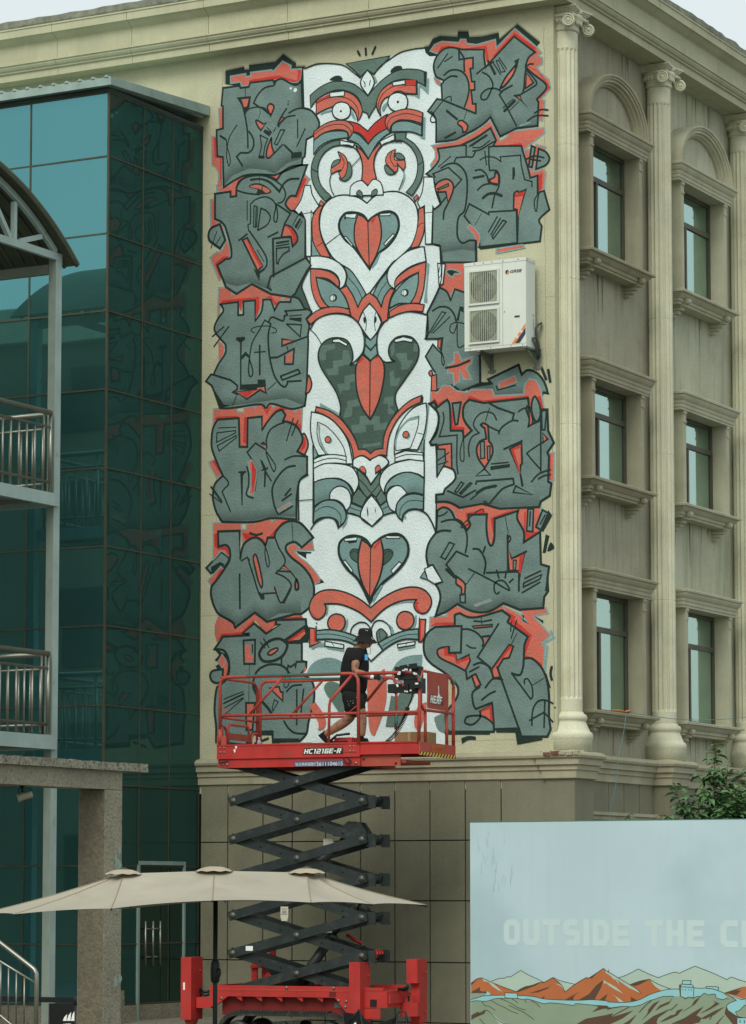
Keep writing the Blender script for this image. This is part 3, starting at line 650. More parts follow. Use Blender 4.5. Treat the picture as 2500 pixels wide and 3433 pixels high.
# ================================================================ mural
MURAL = """P white_background
F w -4506,15757 -4238,15801 -3983,15802 -3773,15750 -3684,15699 -3246,15416 -3028,15667 -2892,15771 -2649,15827 -2433,15842 -2138,15817 -1899,15785 -1904,9368 -1711,9071 -1701,8835 -1917,8518 -1926,4682 -4555,4741 -4567,13467 -4501,13953
P graffiti_word
G K 190 0,43 -2265,15848 -2185,15851 -2112,15960 -1981,15989 -1677,15934 -1662,16018 -1482,15993 -1461,15898 -1232,15880 -947,15900 -933,15794 -620,15993 -228,15646
F K -2265,15848 -2185,15851 -2112,15960 -1981,15989 -1677,15934 -1662,16018 -1482,15993 -1461,15898 -1232,15880 -947,15900 -933,15794 -620,15993 -228,15646 -284,15595 -693,15533 -2054,15674 -2170,15683 -2243,15752
F r o18t -2163,15768 -2083,15863 -1952,15899 -1648,15838 -1619,15887 -1526,15874 -1512,15806 -1332,15762 -1004,15803 -990,15664 -663,15933 -270,15567 -201,15480 -271,15438 -187,15400 -188,15297 -286,15271 -231,15173 -78,15036 -51,14890 -219,14743 -149,14709 -193,14391 -256,14412 -415,14846 -551,15644 -1119,15458 -1836,15777 -2040,15712
F R -2025,15723 -1967,15808 -1836,15817 -1692,15771 -1591,15718 -1204,15693 -1190,15625 -1148,15410 -1119,15485 -1161,15726 -1347,15725 -1577,15729 -1836,15793
F R -1062,15529 -670,15869 -298,15571 -327,15523 -678,15792 -1019,15524
F R -454,15293 -272,15191 -92,14934 -261,14775 -247,14747 -51,14903 -217,15145 -412,15287
S r o18t -2084,15334 -1983,15255 -1968,15174 -2055,15238
S g o28 -2098,15508 -2054,15648 -1923,15763 -1764,15774 -1634,15724! -1204,15666! -1205,15548 -1177,15374! -1076,15466! -678,15805! -313,15502! -426,15432 -483,15296! -371,15178 -120,14938 -289,14752! -261,14697! -277,14324! -642,14329! -925,14233! -1094,14566! -1266,14444 -1552,14334 -1725,14276 -2057,14276! -2056,14592 -2085,14688 -2201,14795! -2041,14973! -1947,14948! -1961,15200! -1925,15261 -2055,15344
G K 120 0,213 -2057,14276 -1725,14289 -1409,14356 -1094,14540 -925,14233 -642,14316 -277,14324
F r -1549,15548 -1419,15544 -1413,15405 -1470,15386 -1442,15173 -1392,15140 -1392,15061 -1450,15042 -1422,14829 -1365,14796 -1365,14691 -1551,14780 -1493,14917 -1457,15109 -1492,15271 -1578,15361 -1535,15434
C 28 -1549,15357 -1556,15463 -1563,15583 -1649,15713!
L 28 -1649,15713 -1642,15560 -1398,15561 -1398,15390 -1448,15390 -1421,15176 -1370,15170 -1371,15032 -1435,15041 -1407,14814 -1350,14807 -1351,14650
C 28 -1917,15339 -1808,15404 -1664,15392 -1549,15318 -1478,15164 -1479,14981 -1551,14780
L 28 -1947,14948 -1351,14650
C 28 -1679,15289 -1794,15310 -1925,15248
L 20 -1844,15686 -2026,15472
L 20 -1764,15629 -1902,15562
C 18 -1788,14901 -1795,14981 -1882,14966 -2012,14850 -2143,14695 -2144,14616 -2071,14607 -2071,14686 -2143,14787
L 10 -1508,14722 -1566,14572
L 35 -1868,14760 -1681,14599
S r o25 -1652,14569 -1580,14560 -1495,14471 -1524,14383! -1581,14377! -1595,14457 -1667,14519
L 35 -1898,14323 -1710,14393
C 25 -1334,15290 -1191,15376 -1034,15447
C 25 -1234,15303 -1120,15223 -1050,15083 -1093,14971 -1164,14862 -1250,14873 -1250,14952 -1150,15017 -1007,15012 -894,14946
L 28 -937,14905 -865,14968 -710,15026
S r o30 -623,15367! -695,15194 -837,15043 -922,15001! -822,15171
F K -679,15413 -587,15447 -624,15289
C 25 -468,15295 -498,15116 -513,14949 -555,14864 -682,14854
F r o23 -462,15190 -344,15019 -484,14946
C 23 -483,15257 -343,15096 -288,14998 -372,14944 -555,14864
L 23 -937,14905 -824,14715 -642,14368
L 13 -598,14752 -754,14629
L 43 -668,14774 -853,14628
L 15 -696,14804 -874,14682
F K -682,14854 -556,14747 -416,14600 -542,14758 -569,14852
F r -626,14834 -584,14828 -563,14774
F K -1155,15489 -1112,15477 -985,15245 -1028,15224
L 18 -1034,15421 -914,15222
L 15 -991,15455 -948,15462 -836,15264 -907,15261 -991,15455
L 15 -941,15500 -807,15300
C 23 -332,14531 -220,14575 -94,14553
C 23 -452,14423 -304,14489 -95,14463
C 23 -483,15283 -412,15326 -342,15317
L 23t -579,14360 -403,14391
P graffiti_word
F r o18t -2137,14231 -1725,14248 -1409,14341 -1095,14506 -926,14153 -784,14227 -826,14297 -166,14282 -152,14203 -377,14062 -532,13964 -559,14019 -1025,14061 -1639,14159 -2014,14151 -2029,13956 -2145,13877 -2159,13918 -2072,14026 -2072,14132
F R -997,14084 -559,14084 -532,13977 -559,14019 -1011,14066
F R -1639,14173 -1409,14237 -1095,14401 -1011,14176 -1054,14090 -1095,14369
F r o18t -518,13962 -419,13964 -421,13718 -449,13709 -490,13830
F r o18t -449,13683 -281,13599 -211,13643 -142,13570 -172,13303 -269,13288 -282,13535 -408,13510
F r o18t -307,14034 -140,13970 -168,13921 -265,13971 -351,13607 -393,13612
F R -268,13533 -198,13577 -213,13295 -269,13288
F g o28 -384,14018 -321,13984 -379,13675 -435,13694
S g o28 -265,13959! -140,13892 -78,13782 -141,13686 -309,13641!
S g o28 -2028,14166! -1625,14171! -1338,14268 -1095,14388! -997,14175! -1054,14090! -559,14038! -532,13938! -463,13723 -408,13510! -282,13535! -283,13264! -172,13278! -144,13172! -83,12972! -258,12837 -217,12730! -246,12489! -1273,12478! -1358,12551! -1359,12266! -1975,12327! -1989,12589! -2133,12643! -2117,13192! -1973,13268! -2059,13526 -2116,13703! -2232,13782! -2087,13884 -2000,14005
G K 110 0,188 -1975,12483 -1587,12496 -1359,12447
L 25 -1625,14171 -1524,14159 -1525,13976
C 28 -1625,14171 -1409,14230 -1238,14308 -1095,14388
C 25 -997,14175 -1125,14125 -1267,14063 -1410,14054
F K -1489,14122 -1453,14164 -1167,14299 -1138,14270 -1267,14207 -1410,14132
C 20 -1410,14113 -1267,14102 -1110,14188
C 25 -1733,13922! -1697,13983! -1511,13974 -1410,13963 -1353,14060
L 18 -1798,14014 -2015,13869
L 25 -1054,14090 -1125,14086 -1126,13825 -1112,13707
C 25 -1112,13707 -999,13694 -942,13596 -957,13429 -1029,13295 -1072,13105
L 18 -1196,14029 -1169,13804
C 20 -1282,13896 -1168,13934 -1026,13905 -913,13827! -927,13906! -574,13891! -561,13734 -506,13495! -380,13449! -381,13365
C 28 -1971,13844 -1841,13895 -1697,13885 -1569,13772 -1512,13622 -1512,13374 -1556,13118 -1657,13025 -1686,12858 -1672,12687 -1587,12600 -1472,12628 -1358,12616
L 23 -2073,13711 -2116,13769 -1841,13842 -1605,13619 -1958,13292
S r o25 -2081,13542 -2015,13626 -1871,13656 -1770,13585 -1756,13466 -1843,13267! -1886,13454! -2044,13472
F g o18 -2037,13517 -1842,13580 -1835,13540 -2016,13495
C 28 -1843,13267 -1915,13144 -1930,13014
C 25 -1368,13736 -1268,13738 -1169,13648 -1127,13513
L 35 -1397,13622 -1212,13633
S r o25 -1013,13669 -956,13611 -957,13468! -1099,13510! -1113,13564! -1027,13593
C 25 -1327,13419 -1227,13486 -1099,13497 -985,13459
C 40 -1235,13278 -1142,13333 -1028,13334 -901,13281
F K -716,13713 -674,13708 -667,13591 -689,13516 -717,13519
F r o25 -690,13296 -633,13329 -605,13300 -486,13332 -621,12914 -635,13032 -698,13051
F R -676,13282 -493,13313 -521,13239 -676,13230
F g o25 -1470,13213 -1129,13007 -1129,13046 -649,13020 -637,12503 -1287,12505 -1301,12688 -1557,13027
L 10 -1250,13046 -1371,12864
L 23 -981,12959 -1137,12723
L 23 -924,12927 -1095,12680
L 23 -882,12890 -826,12858 -1053,12610 -1074,12651 -882,12890
S r o15t -1514,12840! -1457,12886! -1329,12756 -1287,12661 -1316,12521! -1344,12524! -1358,12629 -1415,12739
C 18 -282,13522 -276,13263 -340,13142 -327,12999 -299,12983 -284,13136 -255,13261
L 28 -621,12914 -637,12516
C 23 -476,13815 -336,13851 -169,13805
C 23 -392,13805 -225,13760
F r o18t -1004,12450 -539,12467 -512,12413 -1004,12373
L 38 -1358,12616 -1352,12265
P graffiti_word
F r o18t -1953,12359 -1802,12364 -1559,12326 -1560,11820 -1746,11877 -1818,11754 -1890,11852 -2005,11928 -1903,12283
S g o28 -2005,11928! -1875,11850 -1804,11701! -1732,11876! -1560,11807! -1291,11588! -1295,10338! -1637,10237! -1822,10355 -2066,10283! -2065,10529 -2137,10652 -2252,10844! -2122,11027! -1978,10872! -1949,11116! -2035,11111! -2259,11130! -2215,11179 -2208,11347 -2222,11544! -2092,11766
F r o15t -1888,12424 -1544,12455 -1558,12411 -1874,12397
S K o18t -1882,12176 -1803,12201 -1674,12156 -1631,12113 -1731,12122 -1774,12075 -1846,12121
C 28 -2128,11561 -2005,11615 -1847,11588 -1747,11475 -1705,11341
L 18 -2215,11179 -1962,11533 -1891,11514 -2158,11213
L 18 -1819,11442 -2122,11209
C 18 -1562,11303 -1662,11337 -1791,11323 -1820,11222 -1748,11177 -1690,11327
C 18 -1690,11327 -1691,11042 -1663,10936 -1563,10966
F K -1647,11595 -1575,11576 -1576,11485 -1633,11516 -1662,11363 -1705,11367
F r o20 -2028,11104 -1971,11099 -1985,10938 -2036,10981
C 18 -2036,10981 -1964,10884 -1921,10738 -1936,10674 -1964,10742 -1964,10871
F r o23t -1749,10866 -1678,10873 -1607,10725 -1421,10774 -1436,10672 -1536,10603 -1437,10414 -1579,10426 -1650,10586 -1650,10405 -1750,10349 -1764,10531 -1864,10552 -1850,10680 -1749,10711
C 35 -1893,10632 -1678,10653 -1478,10714
S r o20 -2195,10579 -2152,10614 -2123,10547 -2166,10525
F r o18 -2145,10523 -2058,10542 -2052,10282 -2152,10290
P graffiti_word
S g o33 -1154,10389! -626,10577! -571,10419! -466,10480 -313,10423 -189,10273 -128,10091! -204,10109! -371,9957 -1000,9980! -1480,10145! -1480,10287! -1295,10336! -1294,10696! -1422,10733! -1593,10541! -1594,10283! -1098,10320!
L 33 -1294,10696 -1288,10336 -1097,10327
G K 120 0,151 -1779,10284 -1508,10237 -1070,10241 -1028,10123 -552,10111
F r o20t -2174,10095 -2137,10520 -2065,10553 -2052,10241 -1951,10356 -1822,10352 -1708,10253 -1509,10212 -1452,10252 -1084,10230 -1042,10124 -538,10110 -523,10262 -439,10344 -328,10310 -245,10163 -192,9854 -262,9669 -443,9568 -1568,9534 -1795,9641 -1808,10067 -1880,10124 -2038,10020 -2095,10128
F R -2153,10107 -2095,10167 -2023,10084 -1908,10139 -2023,10019 -2095,10122
F R -1580,10024 -1480,10158 -1254,10063 -454,10078 -427,9999 -1254,10025 -1481,10106
F R -301,10066 -246,10049 -199,9855 -247,9871
F R -441,9937 -442,9708 -262,9695 -457,9582 -428,9694 -469,9863
F R -1794,10014 -1737,10010 -1767,9703 -1567,9663 -1582,9548 -1610,9627 -1795,9647
F r o15t -971,10323 -690,10409 -648,10310 -957,10220
L 23 -1013,10275 -985,10209 -676,10261
L 43 -236,10506 -154,10309
L 43 -119,10458 -86,10265
F r o18t -141,9154 -30,9159 -33,8730 -116,8722
F R -127,9140 -85,9150 -88,8733 -116,8735
S g o33 -2182,10083! -2095,10115! -2038,10020! -1873,10124! -1823,10017 -1810,9629! -1596,9613! -1582,9497! -1440,9602! -1567,9766 -1595,9896 -1566,10023 -1481,10093! -1226,10022! -468,10041! -455,9938 -497,9877 -442,9708 -457,9607! -248,9681! -247,9846! -137,9837! -125,9507! -29,9310! -141,9166! -113,9101! -129,8711! -75,8682! -103,8494! -255,8415! -284,8329! -965,8344! -1260,8439! -1656,8399! -1855,8500 -2070,8513! -2070,8629! -1941,8634! -1912,8709! -1755,8828 -1726,8916 -1783,9022 -1947,9085! -2040,8923! -2068,9428! -2154,9421! -2176,9474! -2067,9596 -2024,9773 -2038,9930
G K 110 0,213 -2070,8526 -1656,8424 -1260,8464 -965,8370 -270,8353
F g o28 -1780,10059 -1630,10066 -1688,9723 -1731,9720
C 23 -1945,9929 -1931,9792 -2010,9546! -1696,9550! -1704,9133 -1683,8932
C 18 -1582,9510 -1639,9321 -1640,9167 -1597,9125 -1576,9188 -1582,9484
C 23 -1008,9737 -1071,9844 -1212,9880 -1340,9826 -1411,9690 -1312,9554! -1440,9499 -1497,9349 -1484,9195
S r o30 -1284,9681 -1227,9702 -1157,9658! -1143,9414! -1087,9334 -1088,9193 -1216,8997! -1328,9158 -1356,9314 -1299,9425! -1186,9456! -1213,9624!
F g o20 -1292,9412 -1221,9413 -1215,9151 -1286,9149
F g o20 -1172,9333 -1123,9336 -1124,9119 -1166,9122
L 25 -1223,8985 -1117,8882 -1371,8880 -1223,8985
L 25 -1171,9659 -960,9555
C 28 -974,9517 -918,9615 -749,9705 -637,9697
L 30 -1141,10016 -986,9927 -707,9817 -735,9717
L 15 -1127,9938 -1199,9738
C 25 -630,9837 -553,9882 -427,9885 -344,9840
S r o25 -455,9912 -442,9695 -457,9595! -387,9653 -414,9808
S g o30 -343,10057 -261,9898 -262,9733 -331,9662 -400,9807 -399,9972
L 25 -247,9846 -253,8883
C 23 -125,9380 -459,9201 -459,9138 -253,8908
F r o23 -215,9476 -139,9381 -209,9323
F g o23 -233,9819 -150,9826 -180,9524 -228,9527
F r o30 -779,9261 -583,9349 -571,9031 -599,8995 -600,8842
F R -765,9260 -590,9324 -591,9274 -709,9244 -613,8932 -614,8869
L 28 -884,9269 -569,9380
L 33 -600,8855 -566,8675
L 20 -1103,9054 -808,9059
L 23 -1103,9003 -794,9020 -794,8995 -1103,8971 -1103,9003
L 28 -1372,8752 -1358,8796 -725,8800 -712,8710
C 28 -712,8710 -894,8658 -1020,8551 -1147,8419! -1232,8475!
C 43 -1358,8610 -1217,8678 -1020,8704
L 20 -1465,8515 -1344,8597
L 25 -1869,8681 -1599,8561 -1372,8662
L 20 -1741,8660 -1627,8807 -1584,8778 -1698,8644 -1741,8660
L 20 -1656,8629 -1471,8784 -1442,8769 -1627,8614 -1656,8629
L 23 -684,8683 -393,8525 -727,8584 -684,8683
C 23 -413,8729 -281,8847 -87,8897
C 23 -295,8766 -198,8810 -87,8822
F r o25 -2032,9413 -1796,9422 -1790,9023 -1897,9068 -2026,9077
F g o23 -2054,9350 -1910,9340 -1897,9133 -2040,8936
L 20 -2040,9168 -1839,9283
L 18 -2026,9103 -1854,9143
P graffiti_word
F r o20t -2056,8519 -1941,8544 -1798,8503 -1628,8365 -1599,8446 -1246,8469 -1147,8425 -1077,8510 -1021,8494 -1007,8353 -630,8457 -574,8390 -256,8371 -286,7944 -536,7794 -687,8169 -1050,8190 -1080,7811 -1164,7841 -1190,8262 -1487,8280 -1488,8011 -1714,8229 -1784,8374 -1927,8421 -2056,8390
F R -1557,8309 -1260,8343 -1232,8277 -1487,8280 -1487,8062 -1509,8051
F R -1120,8207 -756,8313 -658,8281 -1050,8190 -1066,7835 -1108,7799 -1072,7937
F R -540,8262 -512,8273 -521,7957 -313,7945 -286,7931 -529,7800 -549,7908
F R -270,8246 -354,8049 -334,8022
S g o33 -2049,8377! -1941,8422 -1813,8363 -1742,8231! -1629,8173 -1530,8039! -1473,8113 -1501,8191! -1501,8280! -1183,8268! -1191,8071 -1164,7853 -1108,7774 -1058,7873 -1050,8190! -644,8293! -659,8167 -549,7959 -550,7794! -272,7943! -261,7439! -124,7394! -152,7207! -140,7019! -209,6934! -224,6759! -624,6751! -902,6865! -1154,6749 -1435,6762 -1703,6888! -1888,6781 -2088,6713! -2002,6965 -2016,7106 -2087,7225! -1973,7258! -2129,7521! -2215,7513! -2244,7681 -2200,7872 -2071,8031!
G K 120 0,201 -2074,6713 -1703,6888 -1435,6774 -1154,6762 -902,6877 -624,6764 -237,6772
F g o25 -478,8309 -381,8303 -396,7950 -500,7969
L 23 -436,8268 -451,8042
F K -132,8275 -64,8183 -217,7940 -272,7956
F g o28 -229,8281 -132,8225 -258,7968 -341,8023
L 23 -181,8203 -271,8057
F K -176,7900 -114,7871 -177,7611 -232,7614
S K -94,7770 -33,7678 -150,7634
F K -166,7221 -125,7212 -153,7019 -195,7021
C 18 -1232,8303 -1260,8355 -1373,8311 -1529,8193 -1629,8109 -1601,8082 -1515,8134
C 28 -1978,8193 -1856,8218 -1714,8203 -1586,8094 -1530,7963 -1531,7810 -1559,7684
L 28 -1901,7510 -1715,7717 -1510,7624
C 35 -2071,8031 -1956,8057 -1814,8043
L 23 -1836,7865 -1750,7828 -1908,7600 -1986,7642 -1836,7865
C 23 -2042,8287 -1942,8306 -1870,8353
L 28 -1887,7509 -1745,7336 -1547,7186
L 43 -1894,7445 -1745,7310
C 30 -1425,7740 -1319,7722 -1235,7603 -1207,7487 -1236,7336
L 28 -1213,7767 -1242,7680
C 25 -1504,7432 -1292,7326 -1054,7201 -803,7062 -873,7192 -970,7222 -1054,7175 -1055,7061 -1013,7015 -971,7045
L 28 -1194,7353 -635,7344 -637,7042
L 13 -1405,7357 -1547,7186
S r o28 -1716,7322! -1589,7226 -1561,7149 -1576,7035! -1632,7037! -1632,7139 -1717,7207
F g o23 -1653,7026 -1561,7034 -1562,6907 -1647,6911
L 30 -827,7924 -823,7379
S r o20 -799,7909 -772,7857 -814,7809
F r o23 -814,7708 -759,7553 -537,7617 -622,7268 -649,7358 -802,7365
F R -620,7596 -537,7617 -622,7268 -642,7357
F g o18 -732,7526 -676,7523 -691,7372 -732,7375
L 28 -502,7653 -759,7553
F K -642,7332 -601,7305 -644,7042
L 25 -1018,7389 -977,7260
L 25 -851,7368 -872,7255
L 25 -733,7236 -803,7182
L 23 -539,7232 -262,7338
L 23 -553,7164 -248,7281 -276,7213 -560,7101 -553,7164
L 23 -581,7014 -276,7163
L 10 -868,8224 -813,7948
F r o18t -1407,6862 -1125,6938 -1111,6912 -1379,6835
P graffiti_word
F r o20t -2181,6702 -1874,6715 -1903,6780 -1718,6867 -1492,6762 -1477,6799 -1182,6780 -1168,6754 -930,6838 -791,6750 -792,6580 -945,6688 -1295,6639 -1633,6704 -1718,6721 -1733,6543 -2088,6558 -2189,6524
F r o20t -930,6838 -556,6646 -584,6584 -473,6517 -556,6633 -610,6749 -182,6768 -142,6678 -390,6639 -103,6339 -247,6219 -200,6167 -229,5806 -380,5949 -552,5980 -558,6231 -502,6317 -820,6556 -805,6644
L 33t -102,6401 -48,6299 -213,6218 -241,6194 -158,6166 -202,5792
F R -2174,6549 -2088,6615 -1747,6601 -1733,6562 -2088,6571
F R -930,6775 -694,6652 -722,6602 -419,6351 -475,6203 -531,6054 -256,5907 -229,5818 -393,5974 -545,5992 -544,6231 -488,6329 -792,6580 -847,6582 -819,6657
F K -604,6635 -459,6516 -570,6571
F K -390,6651 -225,6569 -225,6519
S g -2106,5082 -2077,5145 -1864,5177 -1723,4895 -2007,4902
F K o13 -1922,4900 -1148,4894 -1148,4843 -1922,4862
S g o33 -2088,6545! -1747,6544! -1746,6722! -1661,6744! -1506,6674 -1295,6677 -930,6756! -791,6656! -834,6569! -488,6329! -544,6205 -559,5993! -421,5988 -270,5857 -175,5667 -136,5416 -137,5092 -111,4893! -167,4782! -607,4793! -647,4919! -1064,4917! -1078,4879! -1865,4899! -1907,5166 -1722,5414 -1693,5577 -1792,5707 -1933,5826 -2161,5974 -2275,6119 -2289,6323 -2217,6461
S r o28 -2054,6161 -2004,6210 -1876,6225! -1862,6129! -1734,6099! -1720,5997! -1508,6078! -1480,5988! -1565,5839! -1749,5934 -2004,6058
F R -1932,6208 -1876,6225 -1862,6129 -1734,6099 -1720,5997 -1508,6078 -1494,6014 -1720,5946 -1763,6062 -1933,6093
L 33 -1847,6230 -1847,6128 -1642,6127 -1627,6539 -1733,6543
C 30 -1613,6488 -1493,6483 -1352,6414 -1254,6296 -1268,6208
L 30 -987,6550 -1353,6047 -1130,5875
L 30 -1268,6360 -1142,6367
F r -1240,6333 -1184,6331 -1233,6257
L 28 -1635,6032 -1494,6090
C 23 -1543,6244 -1465,6196 -1381,6187
F K -1422,6626 -1267,6606 -1099,6631 -1099,6599 -1267,6581 -1422,6594
F r o23 -1436,6531 -1099,6542 -1099,6511 -1408,6498
L 13 -1288,6652 -1274,6537
F r o28 -807,6216 -738,6188 -808,6014 -906,6005 -1004,5870 -963,5718 -1088,5709 -1109,5849
F R -807,6203 -752,6188 -1060,5872 -1088,5848
L 30 -1018,5883 -634,4881
C 30 -1424,5923 -1297,5956 -1158,5888 -1088,5747 -1075,5696
L 30 -1551,5826 -1537,5712 -1439,5759
C 28 -1222,5563 -1088,5697 -921,5679
C 25 -1495,5818 -1326,5894
C 28 -1286,5375 -1159,5460 -1047,5507
F r o28 -1453,5759 -1382,5782 -1299,5615 -1383,5568
C 30 -1313,5578! -1440,5494 -1426,5316 -1384,5240! -1104,5332! -1077,5043
F r o20 -1300,5212 -1118,5295 -1091,5030 -1301,5137
F R -1300,5212 -1118,5295 -1091,5030 -1140,5069 -1146,5233 -1300,5187
C 28 -1314,5212 -1315,5099 -1441,5002 -1568,5030 -1539,5118 -1385,5139 -1231,5109 -1091,5005 -1078,4904
L 30 -1077,5030 -1071,4917
C 33 -559,5993 -573,5855 -629,5744 -768,5774
L 25 -768,5774 -452,5376
C 23 -452,5363 -410,5412 -423,5562 -492,5677 -547,5666 -547,5604
L 10 -423,5575 -216,5681
C 25 -426,4963 -411,5187 -328,5322 -204,5343 -68,5290
L 25 -205,5331 -221,4920
L 25 -467,5039 -219,5157 -70,5004
D K -34,5226 14
F K -1036,4903 -647,4919 -648,4856 -1036,4866
F K -717,4908 -647,4919 -593,4780 -249,4772 -249,4734 -676,4669
S K -1639,4792! -1512,4827 -1386,4811! -1386,4761! -1512,4764 -1625,4704!
C 38 -85,5851 -106,5752 -86,5651
F K -216,5755 -175,5754 -101,5527 -148,5541
L 18 -771,6567 -779,6422
L 18 -674,6594 -772,6315
L 10 -668,6399 -766,6227
P graffiti_word
F r o16t -6099,15323 -6011,15338 -5995,14978 -6075,14988
F r o16t -6228,14865 -6133,14867 -6131,14521 -6021,14496 -6018,13999 -6128,13960 -6092,14122 -6093,14249 -6152,14345 -6218,14378
F R -6184,14834 -6133,14854 -6131,14521 -6036,14485 -6026,14012 -6056,14117 -6065,14475 -6167,14500
G K 190 0,42 -5963,15940 -5606,15964 -5599,15912 -5512,15907 -5519,15978 -5014,15969 -4864,16076 -4620,15891 -4627,15835 -4442,15817
G K 150 -40,0 -5963,15940 -5962,15716
F K -5962,15716 -5963,15940 -5606,15964 -5599,15912 -5512,15907 -5519,15978 -5014,15969 -4864,16076 -4620,15891 -4627,15835 -4442,15817 -4485,15779 -4462,15145 -4526,15153 -4541,15508 -5576,15615
F r o19t -5867,15716 -5868,15838 -5577,15845 -5576,15794 -5482,15794 -5482,15852 -5078,15844 -5057,15809 -4878,15963 -4713,15866 -4727,15804 -4520,15790 -4541,15622 -4598,15572 -4712,15593 -4855,15662 -5027,15678 -5503,15682 -5518,15639 -5656,15644 -5678,15717
F R -5518,15691 -5504,15727 -5028,15735 -4927,15729 -4784,15666 -4598,15598 -4584,15767 -4520,15764 -4541,15622 -4598,15572 -4712,15593 -4855,15662 -5027,15678
S g o30 -6013,15658! -5692,15655! -5677,15615! -5518,15614! -5489,15680! -5056,15669! -5027,15583! -4999,15649! -4884,15666 -4712,15562 -4612,15530 -4520,15569! -4497,15137! -4355,15081 -4242,14967 -4185,14809 -4298,14647! -4425,14599! -4453,14326! -4495,14293! -4509,14194! -5022,14077! -5569,14139 -5989,13983! -6007,14494! -6116,14520! -6133,14963! -6009,14973! -6011,15351! -6041,15367!
G K 130 0,223 -6004,13997 -5830,14156 -5511,14246 -5180,14183 -5022,14102 -4779,14251 -4509,14295
G K 90 -141,0 -4520,15518 -4512,15151
L 12 -5583,15603 -5582,15463
F K -5749,15465 -5473,15455 -5502,15268 -5595,15171 -5654,15319
F r -5655,15421 -5517,15416 -5552,15287 -5610,15288
C 28 -5647,15369 -5573,15080 -5536,14821 -5528,14591
C 28 -5049,15573 -5214,15556 -5343,15458 -5422,15328! -5314,15251 -5213,15213 -5140,15115
S r o28 -5162,15219 -5112,15277 -5047,15243 -5040,15192 -5097,15078!
C 21 -5588,15170 -5516,15238 -5400,15255 -5285,15235 -5140,15115
L 9 -5299,15230 -5299,15135 -5327,15049
S r o26 -5378,15030 -5327,15018 -5240,14956! -5183,14968! -5283,14854! -5348,14944
C 28 -5514,14869 -5427,14731 -5426,14592 -5513,14513 -5672,14525! -5744,14470! -5628,14298!
F K -5204,14863 -5074,14797 -5124,14733 -5240,14823
L 16 -5168,14890 -5082,14804
L 19 -5297,14779 -5153,14699 -5210,14566 -5231,14417 -5310,14426 -5268,14586 -5297,14779
F K -5332,14428 -5210,14420 -5209,14376 -5325,14390
S r o26 -5081,14715! -5160,14535 -5174,14410 -5123,14379 -5030,14450! -5074,14563
F r o19 -4960,14929 -4882,15033 -4839,15002 -4939,14926
C 26 -4797,15161 -4896,15035 -4960,14916 -4939,14875
L 19 -4910,14821 -4831,14805 -4973,14576 -5024,14601 -4910,14821
L 16 -4996,14870 -5046,14800
C 26 -4753,15080 -4640,15123 -4512,15132 -4355,15081
C 23 -4632,15027 -4782,15020 -4882,14957 -4960,14878
L 19 -4589,14953 -4588,14650
L 19 -4447,14784 -4602,14507
F K -4880,14578 -4823,14565 -4666,14414 -4510,14408 -4509,14320 -4708,14318 -4709,14406
L 23 -5023,14443 -4880,14565
C 16 -5732,15003 -5819,14906 -5891,14787 -5927,14638 -5934,14486 -5896,14341 -5867,14363 -5875,14504 -5927,14651 -5950,14781 -6060,14858
L 30 -6060,14858 -5950,14781
D w -4633,15447 34
D w -4718,15485 20
D K -4761,15277 11
D K -4768,15230 15
P graffiti_word
F r o21t -6113,13925 -6128,14022 -6026,13994 -5851,14004 -5815,14121 -5714,14211 -5526,14259 -5512,14315 -5180,14302 -5187,14195 -5022,14101 -4908,14207 -4737,14270 -4509,14287 -4502,14199 -4438,14003 -4353,13931 -4437,13840 -4564,13553 -4649,13437 -4820,13531 -5135,13741 -5741,13833 -5857,13795 -5872,13898
F R -5743,14113 -5569,14169 -5352,14176 -5137,14114 -4993,14022 -4993,13990 -5165,14073 -5424,14134 -5627,14119 -5728,14060
F R -4466,13969 -4424,13939 -4579,13655 -4621,13660
F r o21t -6244,13806 -6163,13797 -6147,13458 -6000,13353 -5941,13119 -5853,12932 -5867,12807 -5954,12778 -6106,12704 -6025,12456 -6075,12435 -6245,12833 -6122,12915 -6071,12897 -5998,12947 -5955,13095 -6234,13353
F R -6157,12722 -5997,12820 -5867,12820 -5946,12777 -6106,12704 -6025,12468 -6054,12471
S g o35 -6277,13230 -6219,13326 -6059,13372! -5955,13095! -6057,12966! -6174,13054 -6262,13126
L 16 -6116,13258 -6232,12984
L 16 -6043,13161 -6159,13008
S g o33 -6157,13892! -5858,13897! -5857,13808! -5748,13809! -5742,13960! -5655,14065 -5511,14112 -5280,14105 -5079,14044 -4978,13989! -4879,14103 -4736,14175 -4580,14189 -4410,14175! -4494,13972! -4621,13685! -4721,13696 -4792,13628 -4806,13554 -4720,13457 -4649,13437 -4436,13301! -4442,12665! -4321,12515! -4420,12413 -4631,12072! -4702,12028! -5086,12114! -5445,12312! -5733,12175! -5937,12308! -6106,12692! -5939,12777! -5845,12792 -5838,12931 -5890,13126! -5957,13323! -6030,13407 -6154,13471!
G K 130 0,199 -5995,12390 -5734,12302 -5445,12337 -5086,12177
G K 70 -47,105 -5059,12400 -4732,12518 -4420,12650
C 26 -5742,13909 -5713,14033 -5598,14096 -5424,14115 -5208,14084 -5021,13993 -4864,13862 -4813,13731 -4863,13623 -4949,13607
C 26 -5742,13909 -5567,13839 -5308,13785
S K -5510,13947 -5424,13982 -5280,13966 -5136,13880 -5078,13811 -5135,13779 -5308,13785! -5365,13811! -5337,13877! -5423,13899
S r -5488,13945 -5366,13956 -5258,13925! -5272,13857! -5322,13888! -5423,13912
S r -5236,13910 -5107,13826 -5178,13796! -5243,13848!
C 35 -5475,14051 -5280,14041 -5107,13965 -4928,13794! -4850,13911 -4736,13974 -4565,13967
L 9 -5302,14095 -5308,13975
